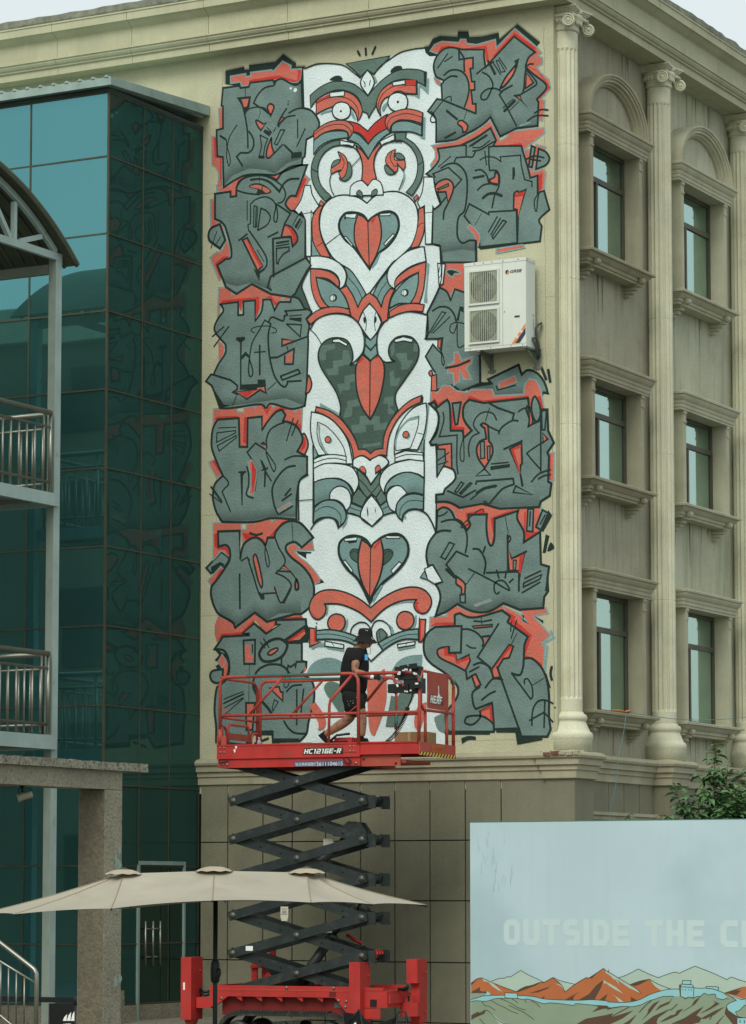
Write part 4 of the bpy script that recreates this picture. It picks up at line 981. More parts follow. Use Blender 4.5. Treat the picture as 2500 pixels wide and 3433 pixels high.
C 23 -5466,13651 -5365,13716 -5207,13736 -5078,13684 -4991,13574 -4962,13420 -4976,13308 -5012,13300 -5033,13365 -5005,13500 -4991,13587
L 28 -4991,13599 -4720,13407 -4833,13243
L 16 -5538,13710 -5536,13380
L 19 -5473,13652 -5471,13323 -5522,13303 -5507,13200
L 19 -5408,13607 -5364,13602 -5377,13250 -5413,13260 -5408,13607
L 16 -5336,13586 -5356,13248
C 23 -5334,13195! -5278,13555! -5163,13492 -5098,13384 -5162,13265 -5334,13195
L 28 -5694,13062 -5535,13153
F r o28 -5622,13061 -5535,13090 -5433,12903 -5245,12594 -5331,12515
F R -5550,13078 -5433,12915 -5245,12594 -5288,12573 -5448,12854
C 26 -5492,13199 -5362,13021 -5203,12791 -5160,12674 -5174,12575 -5274,12509
F K -5418,12573 -5331,12515 -5188,12526 -5288,12473 -5302,12348 -5345,12428
L 14 -5347,12869 -5217,12667
S r o30 -4833,13231! -4705,13179 -4605,13056 -4591,12942 -4676,12863! -4705,13016! -4890,13036!
F R -4805,13215 -4705,13167 -4612,13044 -4605,12944 -4662,12887 -4669,13013 -4733,13132
L 30 -5039,13026 -4705,13029
L 35 -5047,13027 -5030,12397
F K -4989,12964 -4740,12970 -4740,12939 -4989,12927
L 19 -4989,12895 -4747,12908
L 21 -4982,12857 -4747,12858 -4739,12795 -4846,12755 -4931,12663 -4945,12602 -4974,12605 -4982,12857
L 28 -5140,13061 -4954,13124
F K -4549,13307 -4514,13297 -4606,13144 -4648,13180
L 14 -4500,13258 -4584,13129
L 12 -4585,13355 -4677,13201
L 30 -4420,12650 -5087,12403 -5144,12233 -5072,12176
P graffiti_word
F d -4518,12253 -4631,12064 -4687,12019 -4560,11983 -4461,11824 -4320,11749 -4419,11945
F r o21t -6082,12315 -5813,12295 -5820,12176 -5762,12189 -5445,12367 -5086,12151 -4987,12210 -5030,12252 -5001,12312 -4505,12470 -4469,12435 -4660,12217 -4730,11974 -4843,11972 -4844,12022 -4915,12003 -5000,11911 -5086,12044 -5215,12044 -5357,11731 -5386,12010 -5617,12044 -5645,11882 -5703,12026 -6037,12019 -6065,11921 -6050,11844 -6094,11810
F R -6037,12032 -6008,12093 -5301,12089 -5300,11901 -5357,11743 -5379,12034 -5617,12044 -5645,11895 -5667,11897 -5703,12039
F R -5215,12056 -5086,12094 -4986,11960 -4901,12027 -5000,11899 -5086,12044
F K -5809,12326 -5727,12325 -5798,12187
F r o14t -6077,11436 -5960,11319 -5974,11194 -6068,11076
S g o30 -6044,12033! -5703,12039! -5702,11819! -5601,11816! -5602,12042! -5379,12034! -5378,11695! -5285,11799 -5243,11896 -5229,12033! -5086,12025! -5014,11837! -4929,11955 -4843,11959 -4716,11947! -4702,12033! -4560,11983 -4461,11824! -4320,11749 -4418,11646! -4361,11529! -4389,11370! -4382,11270! -4415,10406! -4443,10222! -4696,10192 -5065,10307 -5165,10240 -5293,10312 -5839,10291 -6042,10307! -6160,10605 -6204,10697! -6313,10775! -6219,10880! -6168,10870! -6075,11039 -5945,11204 -5939,11342 -6019,11437 -6136,11574 -6151,11676 -6079,11808 -5992,11902 -5993,11965
S r o26 -4381,10712 -4317,10571 -4359,10451 -4429,10419!
G K 130 0,176 -6042,10319 -5294,10350 -4796,10374 -4443,10222
C 28 -5127,11647 -5056,11729 -4857,11648 -4828,11733! -4772,11740 -4815,11807! -4433,11797
C 23 -5084,11625 -5199,11691! -5298,11537 -5427,11348 -5476,11139 -5497,10953 -5496,10840 -5467,10782 -5424,10810 -5425,10897 -5483,11065
C 30 -5084,11631 -5127,11460 -5126,11272 -5096,11045 -5024,10790 -4924,10632 -4825,10562 -4768,10607! -4768,10645! -4514,10637!
C 16 -5384,11501 -5456,11539 -5413,11585 -5270,11598 -5098,11582 -4984,11522 -4984,11472 -5069,11467
F K -5751,11426 -5729,11456 -5571,11449 -5563,11410 -5628,11366 -5634,11128 -5632,10639 -5661,10641 -5664,11356
F K -5641,11065 -5634,11140 -5555,11209 -5483,11127 -5476,11077 -5555,11133
L 30 -5290,11286 -5288,10799
L 21 -5390,11176 -5183,11171
F K -5661,10666 -5323,10652 -5331,10721 -5181,10715 -5166,10602 -5359,10617 -5366,10561 -5668,10579
F r o26 -5739,10553 -5352,10560 -5352,10604 -5195,10604 -5166,10489 -5280,10548 -5530,10418
F R -5696,10543 -5352,10554 -5223,10594 -5409,10533 -5530,10443
L 30 -6168,10870 -5842,10756 -5711,10657 -5711,10595 -5797,10551 -5696,10506
F K -6204,10684 -6101,10550 -5970,10364 -5839,10329 -6042,10307
L 28 -5089,11063 -4954,11058 -4643,11175 -4663,10922 -4819,10935 -4819,11072
F r -4798,11070 -4678,11134 -4677,10960 -4791,10963
F r o26 -4870,11350 -4643,11305 -4869,11238
L 26 -4869,11238 -4375,11357
L 14 -4784,11230 -4756,11153
L 26 -4896,10742 -4571,10827 -4529,10762 -4861,10677 -4896,10742
L 16 -4736,11718 -4503,11716
F K -4715,11685 -4503,11672 -4510,11598 -4743,11663
L 21 -4785,11592 -4509,11555 -4530,11358 -4785,11592
L 21 -5969,11653 -6194,11509
L 21 -5875,11651 -6164,11336
L 14 -5725,10483 -5796,10338
L 14 -4981,10649 -5137,10537
P graffiti_word
F r o16t -6254,9429 -6124,9471 -5978,9223 -6100,9156
F R -6182,9437 -6124,9458 -5978,9236 -6021,9214
F r o19t -6165,10302 -5731,10313 -5709,10217 -5587,10208 -5587,10289 -5365,10291 -5379,10242 -5286,10354 -5165,10239 -5065,10331 -5037,10241 -4782,10383 -4725,10230 -4611,10141 -4569,10193 -4485,10187 -4505,9830 -4837,9953 -5220,9882 -5519,9604 -5692,9616 -6127,10048 -6171,10051
F R -6157,10125 -6099,10171 -5709,10155 -5665,10114 -6084,10120
F R -5235,9933 -5036,10167 -4866,10253 -4781,10185 -4979,10162 -5192,9942
F R -4823,10014 -4512,9929 -4505,9830 -4569,9884 -4724,9970 -4837,9990
F R -5279,10334 -5165,10201 -5065,10281 -5150,10125
S r o26 -4477,9766 -4399,9674 -4385,9550 -4455,9407! -4567,9439
F R -4470,9729 -4427,9676 -4427,9553 -4553,9451 -4490,9570
S g o33 -6084,10120! -5680,10115! -5663,9639! -5519,9629! -5514,10103! -5243,10107! -5242,9883! -5121,10036 -4979,10162 -4866,10191! -4802,10099! -4851,10004! -4724,9970 -4583,9885 -4491,9730 -4497,9620 -4582,9490! -4399,9391! -4398,9108! -4524,9030 -4566,8909! -4594,8726! -4593,8382! -5044,8433 -5400,8391 -5988,8425! -6105,8607 -6164,8798 -6164,8923 -6122,9070 -5978,9186! -6065,9354 -6183,9625 -6198,9802 -6170,9988
F r -5644,10112 -5536,10117 -5541,9680 -5642,9681
F R -5579,10120 -5536,10123 -5541,9680 -5599,9709
G K 130 0,176 -6046,8441 -5400,8416 -5044,8457 -4593,8431
L 16 -6069,9981 -5729,9969
L 19 -6097,9901 -5743,9913 -5743,9876 -6104,9745 -6097,9901
L 19 -6089,9688 -5729,9831 -5728,9794 -6052,9597 -6089,9688
C 26 -5148,9578 -5156,9728 -5092,9872 -4950,9949 -4823,9977
C 21 -5162,9542 -5147,9454 -5033,9211 -4997,9209 -4991,9295 -5148,9516
L 26 -5418,9398 -5519,9542 -5362,9680 -5162,9555
C 26 -5418,9398 -5346,9219 -5345,9107 -5373,8898
F r o21t -5504,9379 -5433,9411 -5346,9244 -5346,9120 -5387,8911 -5401,8825 -5494,8856 -5459,8966 -5453,9189
F R -5432,9399 -5346,9244 -5353,9120 -5387,8911 -5416,8839 -5431,9001
C 28 -5525,9306 -5489,9179 -5488,9005 -5530,8846 -5401,8782
F K -5275,9401 -5233,9385 -5161,9257 -5118,9279 -5132,9230 -5168,9220 -5046,9038 -5075,9034 -5160,9157 -5174,8948 -5202,8949 -5196,9222 -5275,9214 -5218,9248
L 30 -5675,9222 -5546,9220
F K -5647,9214 -5560,9208 -5596,9161 -5601,8676 -5622,8677
C 26 -4814,9370 -4638,9419 -4399,9391
C 30 -4616,9258 -4764,9243 -4905,9141 -5018,8987 -5046,8853 -5002,8628 -4931,8488
L 30 -4700,8893 -4805,8788
L 28 -4685,8806 -4861,8706
L 19 -4654,10039 -4780,9677
L 19 -4569,9995 -4681,9756
L 30 -4903,8498 -4663,8607
F r o21t -4946,8563 -4720,8672 -4678,8633 -4917,8524
C 23 -5978,9186 -5883,9092 -5876,9029 -5933,8983 -5991,8924! -5830,8590
L 33 -6201,9019 -5997,8762
L 16 -6229,8902 -5997,8737
F K -5276,9662 -5205,9700 -5155,9629
F r -5219,9621 -5162,9617 -5162,9567
P graffiti_word
S g o33 -6287,7686! -6000,7933! -5855,7814 -5941,7681! -6200,7595!
F K -6201,7694 -6028,7773 -5941,7731 -5969,7683 -6186,7607
F r o19t -6257,7473 -6013,7697 -5955,7645 -6184,7383
F R -6170,7394 -6041,7624 -5969,7658 -5955,7645
F r o21t -6161,8415 -5628,8409 -5621,8279 -5535,8274 -5528,8410 -5371,8407 -5371,8333 -5279,8575 -5059,8574 -5065,8365 -4959,8433 -4776,8490 -4586,8441 -4578,8373 -4832,8339 -5043,8117 -5170,8025 -5598,7998 -5627,8223 -6074,8248 -6072,8024 -5928,8016 -5841,7838 -6000,7958 -6158,7804
F R -6146,8227 -6081,8249 -6080,8037 -5914,8015 -5841,7937 -5848,7838 -5928,7966 -6058,7973 -6130,8027
F R -5598,8011 -5484,8129 -5342,8164 -5213,8101 -5156,8036 -5072,8167 -4860,8365 -4593,8411 -4593,8374 -4832,8339 -5043,8117 -5170,8025 -5398,8136
F R -5620,8223 -5214,8175 -5341,8158 -5541,8107
S r o16t -4298,8026! -4269,7866! -4605,7884! -4647,7898 -4549,7783 -4381,7664 -4213,7484 -4129,7358! -4254,7327! -4408,7567 -4689,7778 -4774,7905 -4732,7976 -4634,7996 -4535,7917!
F K -4591,7871 -4311,7844 -4325,7820 -4409,7824 -4409,7738 -4563,7832
F K -4143,7407 -4074,7343 -4254,7309 -4157,7347
S g o35 -6067,8273! -5656,8262! -5647,7778! -5598,7998 -5484,8104 -5341,8133 -5227,8065 -5170,7988! -5128,8121! -5001,8114! -4973,8211 -4846,8327 -4691,8368 -4522,8321 -4382,8190 -4284,8075! -4493,7927! -4620,8019 -4760,7990 -4788,7906 -4689,7778 -4478,7620 -4338,7454 -4268,7279 -4282,7085 -4351,6954 -4504,6851! -4630,6856! -5137,6755! -5365,6912! -5734,6681! -5792,6782 -6023,6904 -6124,7032 -6191,7221 -6184,7370 -6098,7465 -5926,7668 -5841,7800 -5841,7949 -5914,8040 -6058,8023!
G K 140 0,223 -6023,6891 -5778,6745 -5649,6715 -5365,6925 -5137,6780 -4912,6880 -4504,6875
L 26 -5625,7764 -5511,7820 -5468,7769
C 26 -5497,7795 -5396,7518 -5309,7267 -5252,7154 -5195,7139! -5210,7213! -4983,7215! -5005,7327! -4912,7089 -4856,7050! -4702,7263 -4702,7361 -4815,7465 -4970,7534! -4816,7674 -4816,7784 -4915,7937 -4986,8101
F K -4926,7077 -4856,7050 -4688,7336 -4681,7250 -4813,7029
F K -5309,7267 -5188,7188 -5195,7114 -5252,7117
S r o26 -5369,7862 -5326,7811 -5268,7610 -5225,7411 -5238,7313 -5296,7414 -5368,7665 -5397,7790
C 19 -5170,7975 -5177,7852 -5141,7666 -5105,7651 -5098,7750 -5156,7950
C 35 -5463,8214 -5342,8176 -5228,8195
F r o21 -4886,7616 -4815,7649 -4703,7557
L 26 -4956,7570 -4703,7545
S r o35 -4590,7417 -4555,7330 -4561,7256 -4603,7258 -4611,7345
L 21 -4703,7557 -4604,7430
L 12 -4677,8355 -4655,8046
L 30 -5653,7555 -5643,6986
F r -4998,7265 -4976,7227 -5019,7229
P graffiti_word
F r -6052,6897 -5965,6831 -5778,6786 -5749,6723 -5692,6708 -5365,6923 -5151,6797 -5123,6869 -4912,6866 -4905,6909 -4652,6904 -4644,6855 -4504,6842 -4462,6792 -4968,6776 -4967,6703 -5151,6575 -5378,6806 -5591,6581 -5978,6572 -6078,6452 -6122,6590 -6123,6738
C 23t -6037,6896! -5922,6829 -5778,6792! -5735,6710 -5649,6713 -5358,6922! -5151,6790! -5123,6863! -4911,6860! -4912,6909! -4652,6900! -4651,6849! -4504,6842!
F R -5992,6597 -5620,6607 -5371,6806 -5378,6745 -5591,6569 -5963,6565 -6078,6464
F R -5321,6742 -5151,6588 -5024,6656 -4982,6802 -4490,6817 -4476,6786 -4968,6770 -4967,6703 -5150,6563
F K -6135,6355 -6020,6313 -5847,6233 -5846,6085 -5874,5864 -5960,5904 -6104,6069 -6018,6116 -6119,6169 -6034,6252
S r -5976,6262! -5875,6123 -5888,5938 -5945,5891! -5960,6003
F r o12t -6062,6142 -5976,6262 -5904,6161 -5968,6027
S g o33 -6204,5924 -6147,5997 -5960,6015! -5974,5867 -6045,5796 -6161,5824
F K -4427,6766 -4392,6764 -4392,6679 -4350,6616 -4364,6386 -4811,6403 -4826,6452 -4434,6632
S g o35 -6120,6348! -5963,6546! -5477,6552! -5477,6576! -5591,6587! -5378,6738! -5150,6563! -4883,6699! -4967,6703! -4968,6776! -4420,6766! -4406,6667! -4812,6440! -4755,6401! -4489,6390! -4488,6098! -4405,6077! -4418,5974 -4502,5892! -4293,5751 -4264,5459 -4361,5123 -4402,4930 -4541,4800! -5017,4811! -5032,4982! -5385,4978! -5526,4774! -6083,4836! -6085,5094 -6115,5329 -6102,5575 -6074,5722! -5874,5876 -5846,6122 -5933,6310
F r o19 -4755,6431 -4448,6608 -4406,6533 -4531,6429
F R -4755,6431 -4448,6608 -4427,6577 -4685,6429
F g o30 -5576,6469 -5356,6473 -5361,6080 -5560,6087
F r -5547,6394 -5448,6397 -5447,6218 -5390,6229 -5404,6119 -5546,6117
F K -5419,6402 -5391,6401 -5397,6253 -5419,6254
S g o42 -5277,6237 -5206,6357 -5065,6449 -4896,6467 -4769,6389 -4769,6303 -4853,6184 -5022,6117 -5205,6124
S r o26 -5121,6231 -5065,6290 -4952,6323 -4938,6285 -5050,6216
L 21 -5256,6426 -5171,6331
L 21 -5200,6485 -5093,6334
L 30 -4860,6185 -4867,6038
C 35 -5388,5799 -5346,5920 -5262,6003 -5106,6059 -4909,6052 -4782,5987 -4712,5887
L 9 -5461,6071 -5472,5470
L 16 -5943,5527 -5572,5645
L 26 -5943,5460 -5565,5602
L 16 -5928,5385 -5572,5541
L 16 -5928,5275 -5565,5534
F r o30 -5522,5453 -5358,5449 -5399,5015 -5513,5018
C 42 -5388,5799 -5374,5676 -5274,5526 -5103,5350 -5033,5250
F r o26 -5076,5679 -4908,5698 -4879,5612 -4837,5610 -4837,5464
C 26 -4767,5614 -4655,5702 -4488,5715
L 26 -4578,5639 -4577,5080
L 26 -4452,5647 -4500,5272
C 30 -4814,5147 -4737,5035 -4611,4947 -4402,4930
L 16 -4991,5493 -4921,5454 -5019,5311 -5033,5348 -4991,5493
F K -5031,4872 -4527,4860 -4541,4812 -5031,4823
F K -5399,4991 -5004,4993 -5003,4920 -5370,4929
C 16 -4712,5923 -4711,5777 -4767,5681 -4809,5707 -4810,5804 -4740,5924
L 28 -4754,5961 -4740,6034 -4698,6008 -4614,6054 -4600,5980 -4586,6089 -4391,6082
C 23 -4405,6071 -4418,5974 -4516,5892
F r -4419,6010 -4398,5961 -4474,5885
L 35 -5356,4794 -5102,4874
P totem_face
F e o17 -3689,15764 -2890,15782 -2924,15732 -3180,15527 -3292,15603 -3421,15512 -3559,15653
G K 120 0,38 -4457,15779 -4238,15828 -3976,15801 -3733,15738
G K 120 0,38 -2890,15728 -2685,15816 -2448,15838 -2253,15832
C 17 -4457,15779 -4238,15828 -3976,15801 -3733,15738 -3559,15607 -3421,15488
C 17 -3180,15511 -3060,15635 -2890,15728 -2685,15816 -2448,15838 -2253,15832
L 32 -3473,15944 -3430,15861
L 32 -3327,15971 -3318,15854
L 32 -3146,15970 -3206,15855
F t -3180,15496 -3146,15476 -3112,15394 -3172,15356
S w o20 -3292,15603! -3198,15483 -3172,15356 -3283,15185! -3412,15371 -3387,15492
C 15 -3361,15427 -3335,15377 -3338,15331
C 15 -3237,15426 -3258,15344
S K -3984,15530 -3906,15582 -3802,15576 -3750,15515 -3802,15499
S K -2864,15547 -2787,15599 -2685,15593 -2660,15544 -2702,15534 -2856,15508
F t -2212,15325 -2179,15320 -2188,15069 -2347,15220 -2364,15268 -2213,15172
S e o17 -4351,15320! -4185,15423 -3976,15490 -3767,15479 -3559,15413 -3421,15311 -3283,15170! -3163,15293 -3009,15412 -2804,15509 -2601,15528 -2381,15492 -2246,15436! -2246,15207! -2364,15283 -2516,15348 -2686,15370 -2856,15346 -3026,15245 -3112,15086 -3146,14983! -3223,14885 -3266,14813! -3301,14894 -3386,14936! -3421,15094 -3507,15213 -3628,15290 -3801,15344 -3975,15335 -4132,15284 -4237,15228 -4342,15116!
F K -2271,15455 -2215,15440 -2226,15181 -2266,15225
S r o17 -4237,15196! -4097,15249 -3940,15276 -3715,15309! -3559,15235 -3438,15096 -3386,14951 -3429,14833 -3472,14792! -3507,14920 -3611,15041 -3767,15122 -3940,15082 -4079,15052 -4236,14994!
F R -4228,15219 -4001,15299 -3993,15244 -4216,15170
F w o17 -3984,15320 -3715,15317 -3715,15232 -3984,15246
C 12 -4219,15171 -4062,15229 -3853,15234 -3663,15186 -3524,15076 -3455,14944 -3472,14792
F t -4166,14985 -4097,15023 -3940,15043 -3931,15011 -4079,14998 -4149,14976
S t -3602,14993 -3542,14924 -3507,14811 -3533,14830 -3585,14898
C 15 -3593,15038 -3507,14935 -3472,14792
S w o20 -3770,15138 -3645,15084 -3602,14970 -3645,14875 -3770,14844 -3896,14906 -3938,15012 -3891,15110
D K -3778,14987 20
S t -3026,14953 -2941,15034 -2921,15009 -3001,14888
S r o17 -2398,15318! -2398,15096! -2601,15137 -2686,15179 -2788,15184 -2873,15133 -2992,15087 -3061,14957 -3044,14816! -3112,14932 -3121,15057 -3061,15203 -2941,15296 -2839,15329 -2618,15354
F t -2364,15268 -2339,15257 -2348,15021 -2432,15070 -2567,15087 -2373,15073
F K -2418,15328 -2381,15285 -2381,15079 -2601,15114 -2601,15137 -2415,15109
F R -2592,15351 -2415,15328 -2415,15247 -2601,15283
F R -2771,15235 -2550,15261 -2618,15239 -2754,15233
F w o17 -2839,15344 -2609,15356 -2601,15283 -2822,15280
C 12 -3061,14818 -3095,14992 -3026,15153 -2873,15256 -2686,15278 -2415,15236
S w o20 -2737,15162 -2601,15099 -2559,14986 -2601,14884 -2737,14852 -2873,14918 -2916,15031 -2869,15133
D K -2737,15009 23
S G o17 -4279,14564! -4096,14658 -3887,14672 -3679,14632 -3645,14535! -3800,14538 -3974,14528 -4165,14457 -4287,14332!
S G o20 -3559,14617! -3421,14539 -3275,14383! -3163,14493 -3010,14582 -2924,14602! -2856,14532! -3010,14459 -3146,14337 -3266,14136! -3386,14319 -3489,14424 -3662,14506! -3610,14531
S R o20 -3645,14805! -3472,14746 -3352,14654 -3283,14599! -3163,14708 -3009,14797 -2924,14832! -2967,14715 -2924,14602! -3112,14533 -3215,14453 -3275,14383! -3352,14500 -3455,14589 -3559,14625!
S r o17 -4280,14704! -4149,14781 -3975,14838 -3801,14840 -3662,14807 -3559,14710 -3559,14602 -3627,14517! -3645,14612 -3731,14669 -3887,14695 -4096,14666 -4279,14572!
C 12 -4271,14664 -4114,14746 -3940,14779 -3749,14764 -3628,14687 -3584,14605 -3627,14517
S G o20 -2856,14532! -2839,14638 -2737,14687 -2551,14672 -2306,14573! -2298,14404! -2483,14488 -2686,14520
F t -2272,14706 -2244,14703 -2251,14345 -2365,14397 -2290,14388
F K -2323,14789 -2277,14783 -2285,14387 -2318,14407
S r o17 -2924,14802 -2805,14856 -2601,14877 -2432,14840 -2289,14777! -2306,14604! -2466,14669 -2686,14711 -2805,14680 -2873,14611 -2882,14536! -2941,14619 -2967,14715
C 12 -2890,14537 -2924,14648 -2873,14749 -2737,14794 -2534,14792 -2298,14702
S r o20 -3507,14395! -3403,14306 -3335,14221 -3275,14137! -3198,14251 -3061,14381! -3035,14324! -3146,14199 -3172,14018 -3129,13813! -3283,13708! -3395,13813! -3378,13995 -3403,14167 -3455,14281
S e o17 -3792,14514! -3974,14497 -4165,14411 -4287,14254 -4327,14073 -4295,13867 -4181,13669 -4059,13532! -3955,13605! -4129,13787 -4199,13981 -4191,14166 -4096,14325 -3939,14415 -3792,14429!
F w o17 -3792,14509 -3524,14428 -3558,14370 -3792,14432
L 15 -4322,14103 -4200,14027
S e o17 -2788,14509! -2585,14492! -2602,14410! -2433,14283 -2315,14102 -2274,13899 -2316,13691 -2434,13507 -2485,13451! -2586,13523! -2451,13661 -2383,13851 -2400,14066 -2517,14263 -2670,14372 -2771,14384!
F w o17 -3061,14404 -2805,14488 -2792,14402 -3035,14336
L 15 -2383,13927 -2282,13991
C 17 -3792,14429 -3627,14409 -3507,14333 -3421,14200 -3378,14010 -3395,13813
C 15 -3956,13968 -3982,13863 -3955,13721 -3903,13623
L 12 -3421,14185 -3584,14049
S e o15 -3644,14133 -3575,14033 -3592,13896 -3696,13831 -3800,13874 -3782,13918! -3696,13924
S e o15 -3956,14092 -3904,14179 -3800,14190 -3817,14107 -3921,14057
S r o15 -3835,14333! -3696,14232 -3653,14088 -3696,13924 -3765,13870! -3817,13984 -3765,14009 -3791,14019 -3904,13993 -3956,13968! -3956,14061 -3852,14111 -3783,14180
C 12 -3792,14274 -3722,14158 -3731,14066 -3800,13982
S e o15 -2780,14171 -2687,14163 -2611,14075 -2687,14061 -2763,14100
S e o15 -2959,14008 -2806,13868 -2780,13850 -2891,13844 -2967,13917
S r o15 -2780,14240! -2805,14128 -2772,14063 -2611,14045! -2602,13952 -2636,13887! -2755,14015! -2738,13922 -2789,13874 -2908,13987 -2959,14070 -2924,14173 -2856,14218
C 12 -2848,14202 -2873,14106 -2806,13975 -2755,13962
C 15 -2755,14015 -2636,13864 -2636,13758 -2721,13569
S t -2628,13879 -2611,13755 -2687,13580 -2645,13713
C 17 -3129,13813 -3172,14002 -3146,14168 -3044,14325 -2873,14374 -2670,14349
S w o17 -3609,13575! -3592,13727 -3489,13792 -3386,13796 -3283,13700! -3180,13796 -3061,13744 -3010,13631 -3001,13524!
S e o15 -3489,13593! -3480,13622 -3437,13648 -3386,13597 -3377,13519!
S e o15 -3223,13517! -3198,13606 -3129,13629 -3104,13581 -3129,13538!
P totem_face
S w o23 -3300,13422! -3146,13527 -2942,13566 -2738,13544 -2552,13447 -2418,13295 -2376,13093 -2401,12869 -2486,12665 -2604,12556 -2756,12449 -2875,12370 -3317,11880! -3729,12439! -3902,12571 -4006,12713 -4128,12956 -4172,13177 -4129,13404 -4007,13545 -3834,13603 -3644,13590 -3455,13531
F G o15 -4311,13037 -4145,12642 -4319,12659
S r o17 -4146,13475! -4085,13492! -4163,13361 -4180,13178 -4128,12925 -3971,12609! -4145,12642! -4284,12880 -4311,13099 -4303,13283 -4233,13415
F r o15 -4190,13503 -4146,13560 -4085,13507 -4129,13458
L 12 -4215,12811 -4110,12870
S r o17 -2367,13229! -2275,13257! -2259,13005 -2284,12811 -2368,12623! -2511,12607! -2418,12825 -2376,13018
F r o15 -2460,13414 -2401,13461 -2367,13419 -2426,13357
C 12 -2376,12942 -2334,12983 -2250,12997
S G o38 -3283,13114! -3369,13230 -3523,13292 -3695,13296 -3799,13184 -3799,13030 -3695,12865 -3523,12710 -3249,12346! -3112,12561 -2925,12679 -2790,12818 -2722,12978 -2755,13149 -2874,13238 -3044,13241 -3198,13181
F K -3721,13221 -3695,13296 -3626,13304 -3695,13188
F w o15 -3695,13285 -3480,13273 -3523,13197 -3695,13231
F w o15 -3075,13226 -2849,13217 -2883,13175 -3061,13189
F w o15 -3721,12911 -3686,12926 -3554,12766 -3574,12746
F w o15 -2993,12729 -2832,12875 -2789,12848 -2968,12691
F t -3070,12587 -3041,12585 -3112,12424 -3198,12341 -3215,12373
S r o23 -3463,13255! -3352,13197 -3278,13113! -3198,13181 -3095,13216! -3044,13027 -3044,12814 -3129,12563 -3257,12362! -3420,12592 -3523,12832 -3523,13078
F R -3232,13139 -3129,13189 -3198,13074
L 17 -3283,13114 -3257,12377
L 15 -3799,12968 -4058,12818
S G o20 -3729,12447! -3591,12349 -3454,12168 -3317,11948! -3385,11856! -3471,11742! -3557,11948 -3677,12128 -3660,12279
S G o20 -2925,12269! -2909,12100 -2841,12002! -2977,11878 -3036,11717! -3112,11846 -3189,11929! -3078,12116
C 12 -3643,12247 -3471,12047 -3385,11871
C 12 -2926,12117 -3061,11962 -3112,11846
S w o20 -4345,12662! -4145,12642 -3936,12575 -3764,12458 -3677,12296 -3711,12131 -3806,12071! -3798,12185 -3850,12298 -3971,12386 -4144,12434 -4336,12460!
S w o20 -2268,12605! -2318,12610! -2553,12566 -2756,12449 -2891,12326 -2934,12193 -2892,12053 -2790,11975! -2790,12088 -2739,12175 -2604,12268 -2436,12334 -2235,12367!
F t -2218,12335 -2176,12331 -2219,11898 -2216,11702 -2278,11722 -2227,12049
S r o17 -4336,12453! -4109,12415 -3919,12335 -3815,12218 -3815,12095! -4005,12251 -4231,12304! -4196,12131 -4126,11940 -4004,11798! -4160,11797! -4265,11969 -4326,12190
S r o17 -2235,12360! -2252,12127 -2286,11904 -2353,11707! -2504,11721! -2420,11856 -2378,12019 -2369,12207! -2537,12155 -2706,12065 -2790,11997! -2790,12104 -2689,12200 -2486,12301
S G o20 -4231,12304! -4005,12221 -3798,12063 -3677,11883 -3625,11733! -3832,11775 -4004,11806 -4126,11956 -4196,12131
S G o20 -2369,12199! -2378,12003 -2437,11828 -2521,11715! -2723,11733 -2892,11673! -2858,11822 -2756,11964 -2571,12113
D K -3904,11935 61
D w -3925,11937 52 15
C 10 -3918,11987 -3901,11935 -3922,11887
D K -2605,11897 61
D w -2628,11899 52 15
C 10 -2621,11951 -2647,11900 -2630,11846
S r o20 -3798,12063! -3668,12112! -3557,11948 -3462,11741! -3385,11871 -3257,11958! -3129,11862 -3036,11702! -2985,11864 -2875,11990! -2799,11968! -2875,11823 -2909,11660 -2926,11494! -3028,11443! -3061,11552 -3249,11790! -3385,11658 -3454,11496! -3591,11615! -3625,11756 -3694,11930
S r o17 -4404,11627! -4230,11750 -4022,11792 -3832,11783 -3625,11725! -3599,11624! -3797,11680 -4004,11683 -4177,11638 -4334,11544!
S r o17 -2892,11620! -2706,11702 -2487,11712 -2269,11676! -2295,11566! -2487,11591 -2689,11579 -2892,11522!
S w o20 -3249,11782! -3129,11650 -3036,11459! -3112,11314 -3232,11188! -3351,11335 -3454,11496! -3368,11671
S K -3360,11564 -3325,11576 -3317,11499 -3334,11463 -3360,11503
S K -3163,11554 -3129,11558 -3121,11497 -3155,11454
C 12 -3368,11656 -3308,11514 -3325,11348
C 12 -3138,11635 -3163,11501 -3146,11332
F w o17 -2026,12316 -1893,12288 -1935,11976 -2002,11952
C 12 -1968,12311 -2010,12164 -2001,12088 -1968,12130 -1959,12295
C 20 -2134,12644! -1992,12607! -1959,12445 -1951,12249 -1968,12025 -2052,11822 -2219,11536
C 20 -4318,12513 -4492,12221 -4439,12031 -4317,11743
S w o17 -4444,13841! -4339,13829! -4304,13670 -4181,13471! -4294,13360! -4329,13418! -4327,12660! -4418,12669! -4428,13266! -4504,13413! -4557,13372! -4636,13458! -4513,13616
L 12 -4504,13374 -4329,13379
S w o17 -2266,13734! -2098,13708! -2065,13499 -1982,13263! -2082,13198! -2116,13255! -2134,12637! -2242,12648! -2258,13270! -2334,13233! -2384,13337! -2300,13495
L 12 -2250,13148 -2116,13149
P totem_face
S d o15 -3831,11281 -4004,11273 -4142,11178 -4194,11014 -4141,10826 -4003,10616 -3864,10407 -3787,10173 -3778,9989! -3623,9796 -3504,9606 -3452,9443! -3333,9435 -3231,9360! -3147,9415 -3011,9428! -2994,9630 -2876,9862 -2741,10033! -2783,10156 -2775,10306 -2640,10476 -2438,10731 -2371,10906 -2387,11042 -2488,11157 -2639,11207 -2791,11183 -2892,11086 -2909,10951 -2859,10841 -2791,10813! -2977,10813! -3249,10889! -3504,10819! -3607,10812! -3556,10945 -3590,11115 -3676,11230
